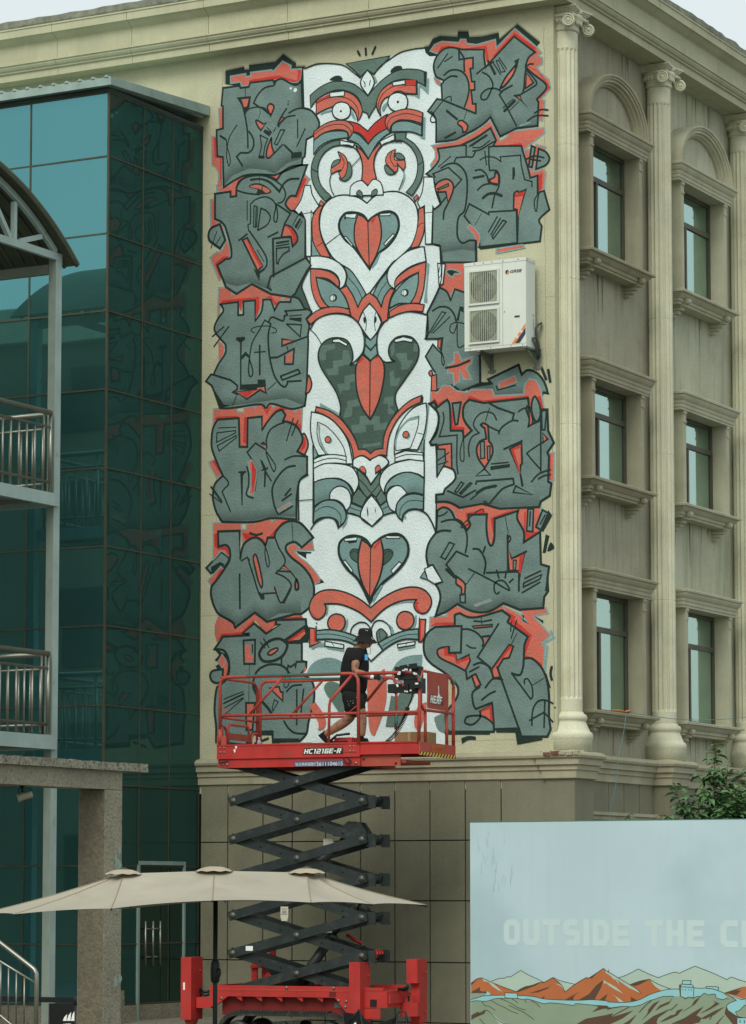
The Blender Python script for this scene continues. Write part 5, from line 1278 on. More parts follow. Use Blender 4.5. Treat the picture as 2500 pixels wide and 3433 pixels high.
F e -4142,11178 -3883,11186 -3874,11109 -4047,11078 -4046,10940 -4141,10933 -4176,11028
F e -3736,11067 -3642,11059 -3582,10886 -3624,10829 -3822,10815 -3822,10678 -4003,10685 -4055,10788 -3917,10792 -3917,10914 -3745,10915
F e -3847,10527 -3710,10532 -3710,10653 -3521,10668 -3504,10546 -3607,10539 -3607,10417 -3761,10414 -3778,10354
F e -3658,10239 -3470,10255 -3419,10144 -3564,10133 -3572,9989 -3726,9970 -3692,10120 -3658,10132
F e -3589,9839 -3436,9850 -3427,9979 -3333,9972 -3231,9888 -3164,9959 -3070,9952 -3062,9831 -2927,9851 -2960,9733 -3172,9725 -3180,9824 -3316,9827 -3316,9713 -3555,9708
F e -3376,9521 -3054,9529 -3054,9483 -3376,9461
F e -2892,10648 -2808,10671 -2800,10534 -2690,10541 -2741,10409 -2876,10420
F e -2977,10247 -2825,10250 -2825,10099 -2893,10089 -2792,9991 -2842,9965 -2918,9971 -2918,10136 -3011,10144
F e -2791,10934 -2581,10931 -2572,10802 -2455,10807 -2556,10665 -2673,10660 -2682,10781 -2740,10846
F e -2454,11078 -2387,11042 -2384,10937 -2463,10944
F e -2875,11054 -2799,11123 -2799,10942 -2859,10886
F w o17 -3926,11259 -3814,11264 -3650,11166 -3676,11127 -3797,11197 -3926,11213
F w o17 -2808,11162 -2639,11192 -2471,11140 -2488,11086 -2639,11127 -2791,11112
C 23 -4342,11464! -4230,11615 -4056,11676 -3849,11680 -3625,11622 -3454,11484 -3359,11278 -3359,11050 -3453,10921 -3607,10812! -3556,10945 -3590,11115 -3676,11230 -3831,11281 -4004,11273 -4142,11178 -4194,11014 -4141,10826 -4003,10616 -3864,10407 -3778,10172 -3804,10007
C 23 -2219,11509! -2387,11562 -2571,11594 -2774,11575 -2960,11486 -3095,11316 -3121,11121 -3079,10905 -2943,10803 -2791,10813! -2875,10873 -2909,10981 -2875,11100 -2774,11189 -2622,11206 -2471,11155 -2371,11011 -2379,10846 -2455,10702 -2640,10476 -2775,10306 -2783,10156 -2741,10033
L 20 -2211,11509 -2245,11120
C 12 -4342,11464 -4229,11354 -4125,11192
F e -3359,11278 -3334,11276 -3325,10926 -3359,11020
S G o23 -3334,11261! -3232,11191! -3112,11287! -3129,11106! -3104,10953! -3232,10857! -3359,10974! -3334,11124
L 26 -3342,11140 -3232,11024 -3129,11121
L 26 -3342,11292 -3223,11213 -3104,11316
S r o26 -3385,10969! -3283,10892 -3240,10843! -3180,10898 -3096,10937! -3002,10808 -2985,10610 -3045,10312 -3130,10092 -3240,9912! -3385,10112 -3470,10346 -3504,10606 -3487,10818
F R -3470,10847 -3385,10931 -3351,10897 -3470,10816
F R -3197,10854 -3096,10925 -3079,10902
L 20 -3240,10858 -3248,9935
F t -4157,10247 -3830,10069 -3795,10021 -3829,10009 -4157,10201
F K -4235,10191 -4227,10206 -4019,10129 -4226,10099
F K -2330,10234 -2285,10200 -2297,10104 -2356,10116
S r o20 -4227,10183! -4002,10113 -3795,9976 -3623,9781 -3504,9591 -3452,9443! -3333,9435 -3231,9360! -3147,9415 -3011,9428! -2986,9629 -2876,9847 -2691,10044 -2506,10165 -2314,10225! -2339,10115! -2556,10034 -2741,9882 -2876,9666 -2927,9475 -2944,9303! -3062,9326 -3240,9263! -3384,9340 -3538,9298! -3589,9521 -3726,9743 -3915,9939 -4071,10042 -4244,10116!
F t -2222,10083 -2181,10050 -2223,9724 -2265,9488 -2273,9608 -2231,9874
S w o20 -4313,10113! -4088,10043 -3881,9906 -3692,9680 -3606,9477 -3555,9216! -3674,9224! -3691,9346! -3966,9395 -4182,9395! -4277,9584 -4330,9832
S w o15 -4200,9937! -4036,9856 -3863,9692 -3726,9500 -3683,9346! -3966,9395 -4052,9416! -4156,9561 -4208,9747
S t -4191,9913! -4153,9865 -4148,9682 -4052,9477 -3992,9409! -4070,9433 -4165,9637
D t -3980,9617 52
D r -4010,9641 52 17
F G o15 -4274,9569 -4190,9395 -4273,9340
S w o17 -4268,9340! -4087,9388 -3880,9389 -3674,9345! -3674,9224! -3880,9253 -4087,9252 -4276,9188!
C 15 -4259,9278 -4069,9326 -3880,9329 -3674,9277
S w o20 -2239,10099! -2222,9904 -2273,9608 -2390,9362! -2607,9377 -2801,9316! -2800,9496 -2741,9717 -2590,9931 -2422,10054
S w o15 -2364,9899! -2390,9706 -2515,9401! -2775,9374! -2792,9555 -2691,9743 -2523,9866
S t -2373,9900! -2389,9853 -2557,9821 -2691,9698 -2755,9553 -2767,9373! -2800,9496 -2725,9701 -2557,9869
D t -2570,9595 55
D r -2599,9620 54 17
L 12 -2390,9632 -2281,9601
F w o17 -2792,9315 -2607,9362 -2298,9311 -2282,9176 -2557,9224 -2792,9195
C 15 -2792,9255 -2574,9300 -2290,9270
L 20 -2273,9518 -2277,9175
F G -2365,9375 -2290,9490 -2293,9318
C 20 -2205,10089! -2089,10095! -2023,9859 -2057,9667 -2173,9467! -2107,9417!
C 20 -2245,11120! -2004,11107
L 20 -4286,9570 -4276,9188
P totem_face
S e o20 -3486,9139! -3333,9008 -3223,8858! -3045,9065! -3071,8886 -3037,8779! -3130,8649! -3214,8715! -3299,8652! -3435,8834 -3452,8986
C 15 -3444,8963 -3316,8842 -3214,8737 -3079,8872
F e o20 -3554,8706 -3452,8820 -3299,8660 -3384,8515 -3571,8601
F G o20 -3588,8587 -3384,8500 -3418,8366 -3665,8441
F e o20 -3037,8779 -2961,8669 -2944,8593 -3062,8518 -3138,8650
F G o20 -3062,8510 -2944,8578 -2801,8405 -3012,8357
C 12 -3622,8521 -3418,8449
C 12 -3037,8449 -2927,8495
S w o23 -3240,9251! -3130,9326 -2994,9294 -2910,9191 -3045,9080! -3231,8866! -3316,9007 -3452,9122 -3555,9174! -3538,9294 -3384,9336
S K -3444,9136 -3376,9177 -3308,9097 -3316,9007! -3401,9081
S r -3427,9143 -3376,9165 -3330,9106 -3333,9061 -3393,9095
S K -3037,9109 -3087,9176 -3155,9125 -3147,9011! -3062,9066
S r -3049,9110 -3091,9155 -3138,9116 -3138,9063 -3079,9090
S w o20 -4276,9191! -4104,9256 -3914,9251 -3691,9213 -3555,9151 -3469,9017 -3452,8880 -3537,8720! -3554,8796 -3640,8907 -3794,8993 -3966,9012 -4138,9000 -4267,8963!
S w o20 -2274,9178! -2474,9214 -2692,9199 -2893,9145 -3028,9034 -3071,8901 -3045,8794 -2978,8685! -2978,8790 -2893,8920 -2742,9000 -2558,9018 -2391,8977 -2274,8910!
S G o20 -4267,8963! -4138,9000 -3966,9012 -3777,8977 -3640,8892 -3563,8752! -3588,8617! -3965,8656 -4137,8636 -4261,8575!
G K 100 0,203 -4258,8590 -4137,8643 -3965,8663
S w o20 -3974,8671! -3965,8777 -3879,8855 -3759,8870 -3640,8802 -3588,8678 -3605,8543 -3674,8472! -3742,8581 -3845,8648
S G o20 -2978,8700! -2961,8819 -2877,8919 -2725,8999 -2558,9018 -2391,8970 -2274,8895! -2283,8635! -2441,8682 -2575,8675! -2759,8806 -2877,8799 -2944,8728
G K 100 0,189 -2575,8675 -2441,8682 -2283,8642
S w o20 -2944,8638 -2910,8741 -2809,8809 -2692,8802 -2575,8683! -2692,8608 -2759,8507 -2793,8397! -2894,8470
F t -3665,8411 -3636,8394 -3673,8260 -3759,8175 -3699,8292
S G o23 -4258,8552! -4137,8636 -3999,8665 -3845,8633 -3725,8535 -3673,8396 -3708,8293 -3819,8208! -3827,8300 -3913,8365 -4051,8388 -4188,8366 -4275,8295!
C 12 -4240,8490 -4085,8557 -3913,8531 -3776,8402 -3776,8236
S G o23 -2283,8627! -2441,8667 -2608,8647 -2742,8551 -2776,8418 -2743,8327 -2667,8255! -2642,8351 -2542,8419 -2408,8419 -2292,8404!
C 12 -2709,8325 -2692,8443 -2592,8542 -2458,8563 -2292,8538
S t -2617,8364 -2634,8305 -2600,8273 -2609,8334
F K -3045,8434 -3003,8357 -3029,8343 -3096,8527
S w o20 -3214,8692! -3079,8526 -3012,8357 -3206,8196! -3409,8351 -3350,8543
F K -3299,8525 -3274,8448 -3269,8372 -3282,8343 -3299,8449
F K -3138,8500 -3138,8410 -3116,8341 -3155,8441
C 17 -3673,8426 -3554,8419 -3384,8334 -3206,8196! -3045,8329 -2911,8381 -2793,8389
C 20 -4326,8207 -4240,8308 -4102,8376 -3982,8384 -3879,8333 -3819,8208
C 26 -2667,8262 -2625,8364 -2525,8418 -2392,8418 -2242,8342 -2143,8202 -2069,8035
L 20 -4277,9572 -4283,8311
L 12 -4535,8690 -4293,8691
C 23 -4372,9099! -4519,9025 -4553,8890 -4543,8371
L 20 -2057,9417 -2050,8910
L 20 -2059,8628 -2069,8050
L 20 -2274,8910 -2287,8404
S G o38 -3223,7867! -3316,7985 -3469,8053 -3639,8055 -3776,7980 -3810,7846 -3775,7709 -3656,7537 -3451,7347 -3248,6978! -3046,7252 -2810,7420 -2643,7575 -2559,7735 -2576,7899 -2693,8025 -2860,8049 -3045,8000
S d o15 -3460,7842! -3554,7847 -3605,7790 -3571,7698 -3460,7617!
S d o15 -2995,7803! -2894,7812 -2827,7749 -2877,7647 -2995,7563!
C 10 -3596,7789 -3520,7815 -3469,7783
C 10 -2827,7749 -2911,7776 -2978,7742
F K -3656,7973 -3469,7978 -3486,7949 -3622,7941
F w o15 -3707,8026 -3469,8038 -3486,7983 -3699,7980
F w o15 -2961,8030 -2701,8011 -2709,7971 -2944,7984
F w o15 -3732,7661 -3690,7682 -3545,7501 -3570,7470
F w o15 -2869,7468 -2718,7602 -2668,7569 -2827,7418
F t -3037,7252 -3012,7236 -3147,7033 -3197,6976 -3181,7065
S r o29 -3392,7989! -3282,7923 -3223,7852! -3164,7931 -3054,7985! -3003,7788 -3020,7535 -3096,7300 -3240,7037! -3383,7298 -3451,7557 -3443,7796
F R -3181,7857 -3062,7978 -3042,7940 -3164,7819
L 17 -3228,7860 -3248,7053
F w o17 -2268,7467 -2128,7519 -1955,7252 -2095,7222 -2211,7294
F G o15 -2343,7337 -2269,7430 -2211,7294
D K -2169,7270 9
P totem_face
F t -4031,6986 -3997,6955 -4005,6865 -4048,6791 -4031,6896
S t -2844,6911 -2610,6982 -2427,6989 -2460,6946 -2627,6956
S r o23 -4349,6940 -4289,7104 -4134,7202 -3911,7214 -3655,7150 -3417,7034 -3231,6898! -3012,7045 -2760,7153 -2510,7193 -2294,7146 -2170,7022 -2154,6903 -2228,6788 -2328,6770 -2427,6826 -2460,6916 -2410,6988! -2610,6990 -2811,6947 -3012,6851 -3223,6674! -3417,6824 -3621,6923 -3826,6985 -4065,6995! -4040,6912 -4082,6808 -4185,6752 -4289,6802
S R -2439,6930 -2386,6954 -2394,6869 -2328,6777 -2419,6833
S R -4341,6925 -4280,6847 -4185,6763 -4263,6808
S t -3663,6753 -3638,6669 -3689,6536 -3757,6524 -3689,6611
S t -2427,6752 -2411,6662 -2444,6560 -2511,6533
S r o23 -3851,6825 -3723,6778 -3692,6671 -3740,6576 -3851,6540 -3970,6593 -4010,6692 -3962,6788
S r o23 -2610,6812 -2494,6762 -2457,6657 -2502,6563 -2611,6523 -2727,6572 -2766,6677 -2719,6779
C 20 -3604,6458 -3570,6591 -3451,6669 -3316,6656 -3223,6555! -3164,6664 -3063,6690 -2945,6640 -2878,6548 -2861,6458
S t -2937,6640 -2845,6577 -2811,6471 -2861,6473 -2878,6563
F r o20 -4340,6623 -4228,6603 -4228,6408 -4133,6389 -4339,6322
F t -4322,6306 -4064,6386 -4064,6311 -4202,6316 -4287,6274
F r o20 -2361,6675 -2253,6670 -2270,6405 -2329,6319 -2378,6328
F R -2358,6667 -2328,6666 -2342,6334 -2370,6328
F R -4262,6605 -4228,6603 -4228,6408 -4262,6394
L 20 -4219,6648 -4219,6422
F t -4030,6295 -3714,6253 -3705,6223 -4013,6279
F t -2744,6224 -2436,6264 -2436,6242 -2736,6201
S G o23 -4219,6573! -3962,6577 -3689,6521 -3451,6422 -3451,6288! -3689,6387 -3962,6427 -4219,6430!
C 12 -4219,6510 -3962,6507 -3689,6451 -3451,6355
S e o20 -3113,6513 -3046,6555 -2962,6492 -2945,6432 -3096,6319! -3122,6439
C 10 -3063,6526 -3071,6437 -3038,6361
S G o23 -2378,6528! -2611,6508 -2845,6443 -3096,6334! -3012,6212! -2811,6323 -2611,6374 -2378,6358!
C 12 -2378,6444 -2611,6438 -2845,6366 -3046,6265
F w o17 -4056,6398 -3714,6328 -3722,6265 -4056,6318
C 10 -3944,6389 -3893,6312
F w o17 -2753,6294 -2436,6328 -2445,6275 -2744,6243
C 10 -2603,6273 -2569,6328
L 23 -3468,6288 -3223,6048 -3012,6212
D K -4211,6693 12
L 17 -2361,6705 -2365,6335
S G -4390,5902! -4304,6034 -4132,6118 -3927,6126 -3722,6044 -3620,5921! -3961,5872
S e -4072,5666 -4012,5739 -3892,5743 -3756,5656 -3620,5324! -3789,5239! -3926,5423 -4046,5576
S G -2845,5894! -2745,6024 -2561,6106 -2312,6119! -2329,5832! -2528,5736 -2678,5593! -2828,5716
S e -2862,5495! -2745,5477 -2678,5622! -2446,5556 -2612,5222 -2729,5004! -2963,5010!
S r -3298,5731! -3181,5816 -2979,5921! -2946,5675 -2962,5379 -3063,5086 -3164,4867! -3248,4958 -3282,5315
S r -4346,5375! -4234,5432! -4097,5263 -4036,5112 -4079,5008 -4182,4981! -4182,5116
S r -2446,5144 -2380,5318 -2231,5373! -2281,5139 -2364,4921! -2447,4997"""
MC = dict(w=('mural_white', (214, 230, 231), .05), g=('mural_grey', (111, 134, 130), .10), G=('mural_teal', (120, 152, 151), .07), e=('mural_green_grey', (96, 120, 112), .08),
          d=('mural_dark', (72, 93, 85), .10), K=('mural_black', (36, 52, 48), .14), r=('mural_coral', (203, 108, 92), .06), R=('mural_red', (188, 60, 54), .08), t=('mural_pale', (124, 158, 157), .06))
mk = list(MC); mural_mats = []
for k in mk:
    nm, rgb, v = MC[k]
    alt = {'r': (176, 112, 98), 'g': (102, 128, 124), 'R': (200, 78, 66)}.get(k)
    mural_mats.append(mat(nm, rgb, .85, var=v*1.5, vscale=2.2, bump=.55, bscale=30, alt=alt, altamt=.6 if k == 'r' else .4, altscale=4.5, altlo=.47, fine=.08, spec=.25))
mural_mats.append(mat('mural_spray', MC['K'][1], .9, var=.1, bump=.35, bscale=34, fade=True))
keys = {k: i for i, k in enumerate(mk)}; keys['f'] = len(mk)
MU = thing('mural', (-3, 0, 10), 'tall mural of stacked red, white and grey totem faces between graffiti lettering', 'mural')
base_y = dict(white_background=.002, graffiti_word=.004, totem_face=.013)
tf = 0
for nm, mb, fades in paint(MURAL, keys, lambda x, z, h: (x, -h, z), .00012, 'K', 'f'):
    off = base_y[nm]
    if nm == 'totem_face': off += tf*.0004; tf += 1
    mb.v = [(x, y-off, z) for x, y, z in mb.v]
    o = mb.build(nm, mural_mats, MU)
    at = o.data.attributes.new('fade', 'FLOAT', 'POINT')
    vals = [1.0]*len(mb.v)
    for i, a in fades.items(): vals[i] = a
    at.data.foreach_set('value', vals)

# ================================================================ glazed stair block
T = thing('glazed_annex', (-12, -1.4, 0), 'dark teal mirror glass annex standing left of the painted wall', 'building')
TX, TY = -6.4, -2.83
zr = [.68, 1.61, 2.82, 4.07, 5.295, 6.53, 7.77, 9.0, 10.24, 11.48, 12.71, 13.945, 14.97]
ys = [TY, -1.82, -.93, -.02]; xs_ = [TX-1.48*i for i in range(9)]
m = MB(); m.box(-18.3, TX-.06, TY+.06, -.01, 0, 14.97); m.build('core', dark_m, T)
def rp(): return rnd.uniform(-.0035, .0035)
for j in range(len(zr)-1):
    for i in range(3):
        if j < 2 and i == 1: continue
        a, b = rp(), rp(); m = MB(); m.obox((TX-.012, ys[i]+.014, zr[j]+.014), (.012, 0, 0), (a, ys[i+1]-ys[i]-.028, 0), (b, 0, zr[j+1]-zr[j]-.028)); m.build('pane', glass_m, T)
    for i in range(8):
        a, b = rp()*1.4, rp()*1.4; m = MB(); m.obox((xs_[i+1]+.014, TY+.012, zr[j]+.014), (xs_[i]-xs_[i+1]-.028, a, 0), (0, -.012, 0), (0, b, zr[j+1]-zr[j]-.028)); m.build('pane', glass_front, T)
mu = MB()
for z in zr:
    mu.box(TX-.03, TX+.012, TY+.02, -.02, z-.012, z+.012); mu.box(-18.2, TX+.012, TY-.012, TY+.02, z-.013, z+.013)
mu.each('transom', mullion_m, T)
mu = MB()
for y in ys[1:]: mu.box(TX-.03, TX+.010, y-.012, y+.012, .6, 14.97)
for x in xs_[1:]: mu.box(x-.014, x+.014, TY-.010, TY+.02, .6, 14.97)
mu.box(TX-.02, TX+.014, TY-.014, TY+.02, .6, 14.97)
mu.each('mullion', mullion_m, T)
m = MB(); m.box(-18.2, TX+.02, TY-.02, -.03, .0, .66); m.build('base_wall', concrete, T)
m = MB(); m.box(-18.3, TX+.02, TY-.03, -.01, 14.985, 15.045); m.build('roof_soffit', dark_m, T)
rf = MB()     # fascia rising towards the wall
rf.add([(TX+.14, TY-.16, 15.04), (TX+.14, -.02, 15.22), (TX+.14, -.02, 15.38), (TX+.14, TY-.16, 15.165), (-18.4, TY-.16, 15.04), (-18.4, TY-.16, 15.165), (-18.4, -.02, 15.38), (-18.4, -.02, 15.22)],
       [(0, 1, 2, 3), (4, 0, 3, 5), (5, 3, 2, 6), (4, 7, 1, 0)])
rf.build('fascia', trim_metal, T)
rb = MB()
for i in range(46):
    x = TX+.05-i*.25; rb.prism([(-.035, 0), (-.012, .035), (.012, .035), (.035, 0)], (x, TY-.175, 15.165), (1, 0, 0), (0, 0, 1), (0, 2.9, 0))
rb.each('roof_rib', trim_metal, T)
# glass double door with pull handles
dr = MB(); dr.box(TX-.01, TX+.03, -1.82, -.45, 2.84, 2.90); dr.box(TX-.01, TX+.03, -.50, -.45, .40, 2.84); dr.box(TX-.01, TX+.03, -1.86, -1.80, .40, 2.84)
do = dr.build('door', trim_metal, T)
for y0, y1 in ((-1.79, -1.165), (-1.145, -.51)):
    m = MB(); m.obox((TX-.012, y0, .42), (.012, 0, 0), (.003, y1-y0, 0), (0, 0, 2.41)); m.build('pane', tinted('door_glass', (.05, .09, .08), (26, 42, 38)), do)
h = MB()
for y in (-1.70, -1.48, -1.27): h.cyl((TX+.07, y, 1.26), (TX+.07, y, 1.96), .017, 10)
for z in (1.40, 1.84): h.cyl((TX+.07, -1.70, z), (TX+.07, -1.49, z), .012, 8); h.cyl((TX+.07, -1.46, z), (TX+.07, -1.27, z), .012, 8)
h.each('door_handle', inox, do)
m = MB(); m.box(TX+.02, TX+2.1, -2.8, -.05, .12, .42); m.build('entrance_step', concrete_top, T)
m = MB(); m.box(TX+.02, TX+.40, -2.95, -2.80, .12, .92); m.build('step_cheek', concrete_top, T)

# ================================================================ outdoor steel stair, left edge
ST = thing('steel_stair_tower', (-6.11, -4.6, 0), 'rusty white steel landing tower with an arched corrugated roof, at the left edge', 'stair tower')
X0 = -6.11; YE = -4.6
m = MB(); m.box(X0-.135, X0-.003, YE-.075, YE+.075, 0, 11.95, 1); m.box(X0-.003, X0, YE-.078, YE+.078, 0, 11.95, 0)
m.build('post', [white_steel, mat('post_shade_grey', (134, 148, 138), .6, 0, var=.1, vscale=3, alt=(104, 84, 62), altamt=.6, altscale=4, altlo=.66)], ST)  # grey on all but the right face paints shade onto the post
for yy, xx in ((-9.6, X0), (YE, -8.9), (-9.6, -8.9)):
    m = MB(); m.box(xx-.16, xx, yy-.075, yy+.075, 0, 11.95); m.build('post', white_steel, ST)
for zt, th in ((8.355, .19), (4.735, .21)):
    m = MB(); m.box(X0-.02, X0+.05, -10, YE-.08, zt-th, zt); m.box(-8.9, X0+.05, YE-.078, YE-.01, zt-th, zt); m.each('edge_channel', white_steel, ST)
    m = MB(); m.box(-8.9, X0-.02, -10, YE-.08, zt-.12, zt-.01); m.build('landing', grey_steel, ST)
    m = MB()
    for i in range(6): m.box(-8.9, X0-.02, -5.2-.8*i, -5.12-.8*i, zt-th, zt-.12)
    m.each('joist', grey_steel, ST)
    def railing(p0, p1, name='railing'):
        p0, p1 = V(p0), V(p1); d = p1-p0; Ln = d.length; u = V((0, 0, 1))
        mm = MB(); mm.tube([p0+u*1.21, p1+u*1.21], .042, 10); mm.tube([p0+u*.99, p1+u*.99], .022, 8); mm.tube([p0+u*.16, p1+u*.16], .022, 8)
        ob = mm.build(name, inox, ST)
        k = int(Ln/.205)
        for i in range(k+1):
            p = p0+d*(i/k); big = i % 7 == 0
            b = MB(); b.cyl(p+u*.02, p+u*(1.21 if big else .99), .030 if big else .0165, 8); b.build('baluster', inox, ob)
    railing((X0, YE-.18, zt), (X0, -9.5, zt))
    railing((X0-.2, YE-.06, zt), (-8.8, YE-.06, zt))
    railing((-8.8, YE-.18, zt), (-8.8, -9.5, zt))
# roof: arc sheet running along X
AC, AZ, AR = -7.83, 7.95, 5.28
def arc(y_or_ang, r): return (AC+r*math.sin(y_or_ang), AZ+r*math.cos(y_or_ang))
a0, a1 = -.727, .727
m = MB(); vs = []; nn = 60
for i in range(nn+1):
    a = a0+(a1-a0)*i/nn
    for xx, r in ((-5.92, AR), (-5.92, AR-.035), (-9.3, AR-.035), (-9.3, AR)): vs.append((xx, *arc(a, r)))
fs = []
for i in range(nn):
    for q in range(4): fs.append((4*i+q, 4*(i+1)+q, 4*(i+1)+(q+1) % 4, 4*i+(q+1) % 4))
fs += [(0, 1, 2, 3), (4*nn+3, 4*nn+2, 4*nn+1, 4*nn)]
m.add(vs, fs); m.build('roof_sheet', roof_m, ST)
rb = MB()
for xx in [-5.92-.03-.225*i for i in range(15)]:
    ps = [(xx, *arc(a0+(a1-a0)*i/40, AR-.05)) for i in range(41)]; rb.tube(ps, .028, 6)
for i in range(118):
    a = a0+(a1-a0)*(i+.5)/118; y, z = arc(a, AR-.040); rb.beam((-5.93, y, z), (-6.06, y, z), .012, .012)
rb.build('roof_rib', roof_m, ST, kind='stuff')
for q in range(3):
    m = MB(); xx = X0-.03-1.3*q
    for i in range(28):
        a = -.66+1.32*i/28; b = -.66+1.32*(i+1)/28; m.beam((xx, *arc(a, AR-.11)), (xx, *arc(b, AR-.11)), .06, .10)
    m.build('truss_chord', white_steel if q == 0 else grey_steel, ST)
    m = MB(); m.beam((xx, -10.9, 11.97), (xx, -4.52, 11.97), .07, .11); m.build('truss_chord', white_steel if q == 0 else grey_steel, ST)
    for ya, yb in ((-5.75, -5.75), (-5.62, -5.05), (-5.85, -6.62), (-7.48, -7.48), (-7.3, -6.62)):
        zb = AZ+math.sqrt((AR-.2)**2-(yb-AC)**2)
        m = MB(); m.beam((xx, ya, 12.02), (xx, yb, zb), .075, .065, up=(1, 0, 0)); m.build('truss_web', white_steel if q == 0 else grey_steel, ST)
m = MB(); m.box(-8.9, X0-.15, YE-.06, YE+.04, 11.72, 11.86); m.box(-8.9, X0-.15, -7.2, -7.1, 12.9, 12.98); m.each('tie_beam', grey_steel, ST)
# ================================================================ concrete gate
G = thing('concrete_gate', (-.72, -11.5, 0), 'rough concrete portal with a pebbled slab on top, in front of the glass annex', 'gate')
m = MB(); m.box(-.908, -.537, -11.709, -11.332, 0, 3.64); m.build('column', concrete, G)
m = MB(); m.box(-.900, -.545, -11.7115, -11.709, 0, 3.638); m.build('shade_sheet', concrete_dk, G)  # thin darker sheet standing in for shade on the column's near face
m = MB(); m.box(-.908, -.537, -17.5, -11.332, 3.645, 3.875); m.build('beam', concrete, G)
m = MB(); nn = 60; r2 = random.Random(5)
for i in range(nn):
    y0 = -17.5+(17.5-10.86)*i/nn; y1 = y0+(17.5-10.86)/nn; dz = r2.uniform(-.006, .008); dx = r2.uniform(-.006, .006)
    m.box(-1.15, -.47+dx, y0, y1, 3.868+r2.uniform(0, .004), 3.965+dz)
m.build('slab', concrete_top, G)
m = MB(); r2 = random.Random(9); patch = []
for (z0, z1, n) in ((2.55, 3.05, 9), (1.25, 1.4, 2), (2.2, 2.3, 1)):
    for q in range(n):
        y = -11.332-r2.uniform(.02, .14); z = r2.uniform(z0, z1); k = 9; rr = r2.uniform(.02, .05)
        pl = [(rr*r2.uniform(.6, 1.2)*math.cos(2*math.pi*i/k), 1.7*rr*r2.uniform(.6, 1.3)*math.sin(2*math.pi*i/k)) for i in range(k)]
        m.prism(pl, (-.538, y, z), (0, 1, 0), (0, 0, 1), (.004+q*.0004, 0, 0))
m.build('peeling_paint', mat('old_blue_paint', (136, 160, 150), .8, var=.15, vscale=20, alt=(120, 130, 116), altamt=.7, altscale=24), G, kind='stuff')

sc = thing('security_camera', (-.72, -13.1, 3.6), 'small pale bullet camera hanging under the concrete beam', 'camera')
m = MB(); m.cyl((-.72, -13.16, 3.645), (-.72, -13.16, 3.57), .016, 8); m.lathe((-.72, -13.16, 3.63), [(.035, 0), (.035, .014)], 12); m.build('mount', black_m, sc)
ax = V((-.78, -.55, -.28)).normalized(); p0 = V((-.66, -13.13, 3.535))
m = MB(); m.lathe(p0, [(.012, -.055), (.038, -.05), (.042, 0), (.042, .10), (.05, .105), (.05, .125), (.036, .125)], 16, axis=ax); m.build('housing', mat('camera_shell', (150, 148, 130), .5), sc)
m = MB(); m.lathe(p0+ax*.112, [(.034, 0), (.034, .008), (.01, .010)], 14, axis=ax); m.build('lens', black_m, sc)
m = MB(); m.tube([(-.72, -13.16, 3.64), (-.75, -13.2, 3.60), (-.74, -13.2, 3.55), (-.68, -13.15, 3.53)], .006, 6); m.build('cable', black_m, sc)

# ================================================================ handrail, bottom left
HR = thing('stair_handrail', (.2, -14.2, 0), 'polished steel handrail of a stair sloping down at the bottom left', 'handrail')
m = MB(); m.tube([(-1.5, -14.2, 2.68), (-.27, -14.2, 1.862), (.12, -14.2, 1.620), (.19, -14.2, 1.575), (.218, -14.2, 1.53), (.222, -14.2, 1.46), (.222, -14.2, .1)], .026, 12); m.build('rail', inox, HR)
m = MB(); m.tube([(-1.5, -14.2, 2.46), (-.27, -14.2, 1.66), (.222, -14.2, 1.42)], .013, 8); m.tube([(-1.5, -14.2, 1.85), (-.27, -14.2, 1.07), (.222, -14.2, .75)], .013, 8); m.each('lower_rail', inox, HR)
for x in (-.58, -.42, -.258, -.153, -.047, .06):
    z = 1.66+(-.27-x)*.487 if x > -.27 else 1.66+(-.27-x)*.65
    m = MB(); m.cyl((x, -14.2, z), (x, -14.2, z-.62), .0085, 8); m.build('baluster', inox, HR)
# the stair that the handrail follows, just outside the frame
STP = thing('concrete_stair', (-1.4, -14.6, 0), 'concrete steps beside the sloping steel handrail', 'stairs')
for i in range(8):
    m = MB(); m.box(-1.5-.3*i-.3 if i else -1.5, -1.2-.3*i+.0 if i else .30-.3, -15.4, -14.1, 0, .16*(i+1)); m.build('step', concrete_top, STP)

# crowd-control posts behind the handrail
for k, (x, y) in enumerate(((-2.99, -8.6), (-2.53, -8.75))):
    t = thing('barrier_post', (x, y, 0), ('black belt barrier post behind the handrail balusters, with its belt pulled out', 'black belt barrier post half hidden by the end of the handrail')[k], 'barrier', 'belt barrier posts')
    m = MB(); m.cyl((x, y, .02), (x, y, .98), .032, 12); m.build('post', black_m, t)
    m = MB(); m.lathe((x, y, .96), [(.045, 0), (.05, .01), (.05, .085), (.04, .10)], 14); m.build('head', black_m, t)
    m = MB(); m.lathe((x, y, 0), [(.17, 0), (.17, .015), (.06, .035)], 20); m.build('foot', black_m, t)
    if k == 0:
        m = MB(); m.box(x-1.2, x-.045, y-.004, y+.004, .97, 1.04); m.build('belt', black_m, t)

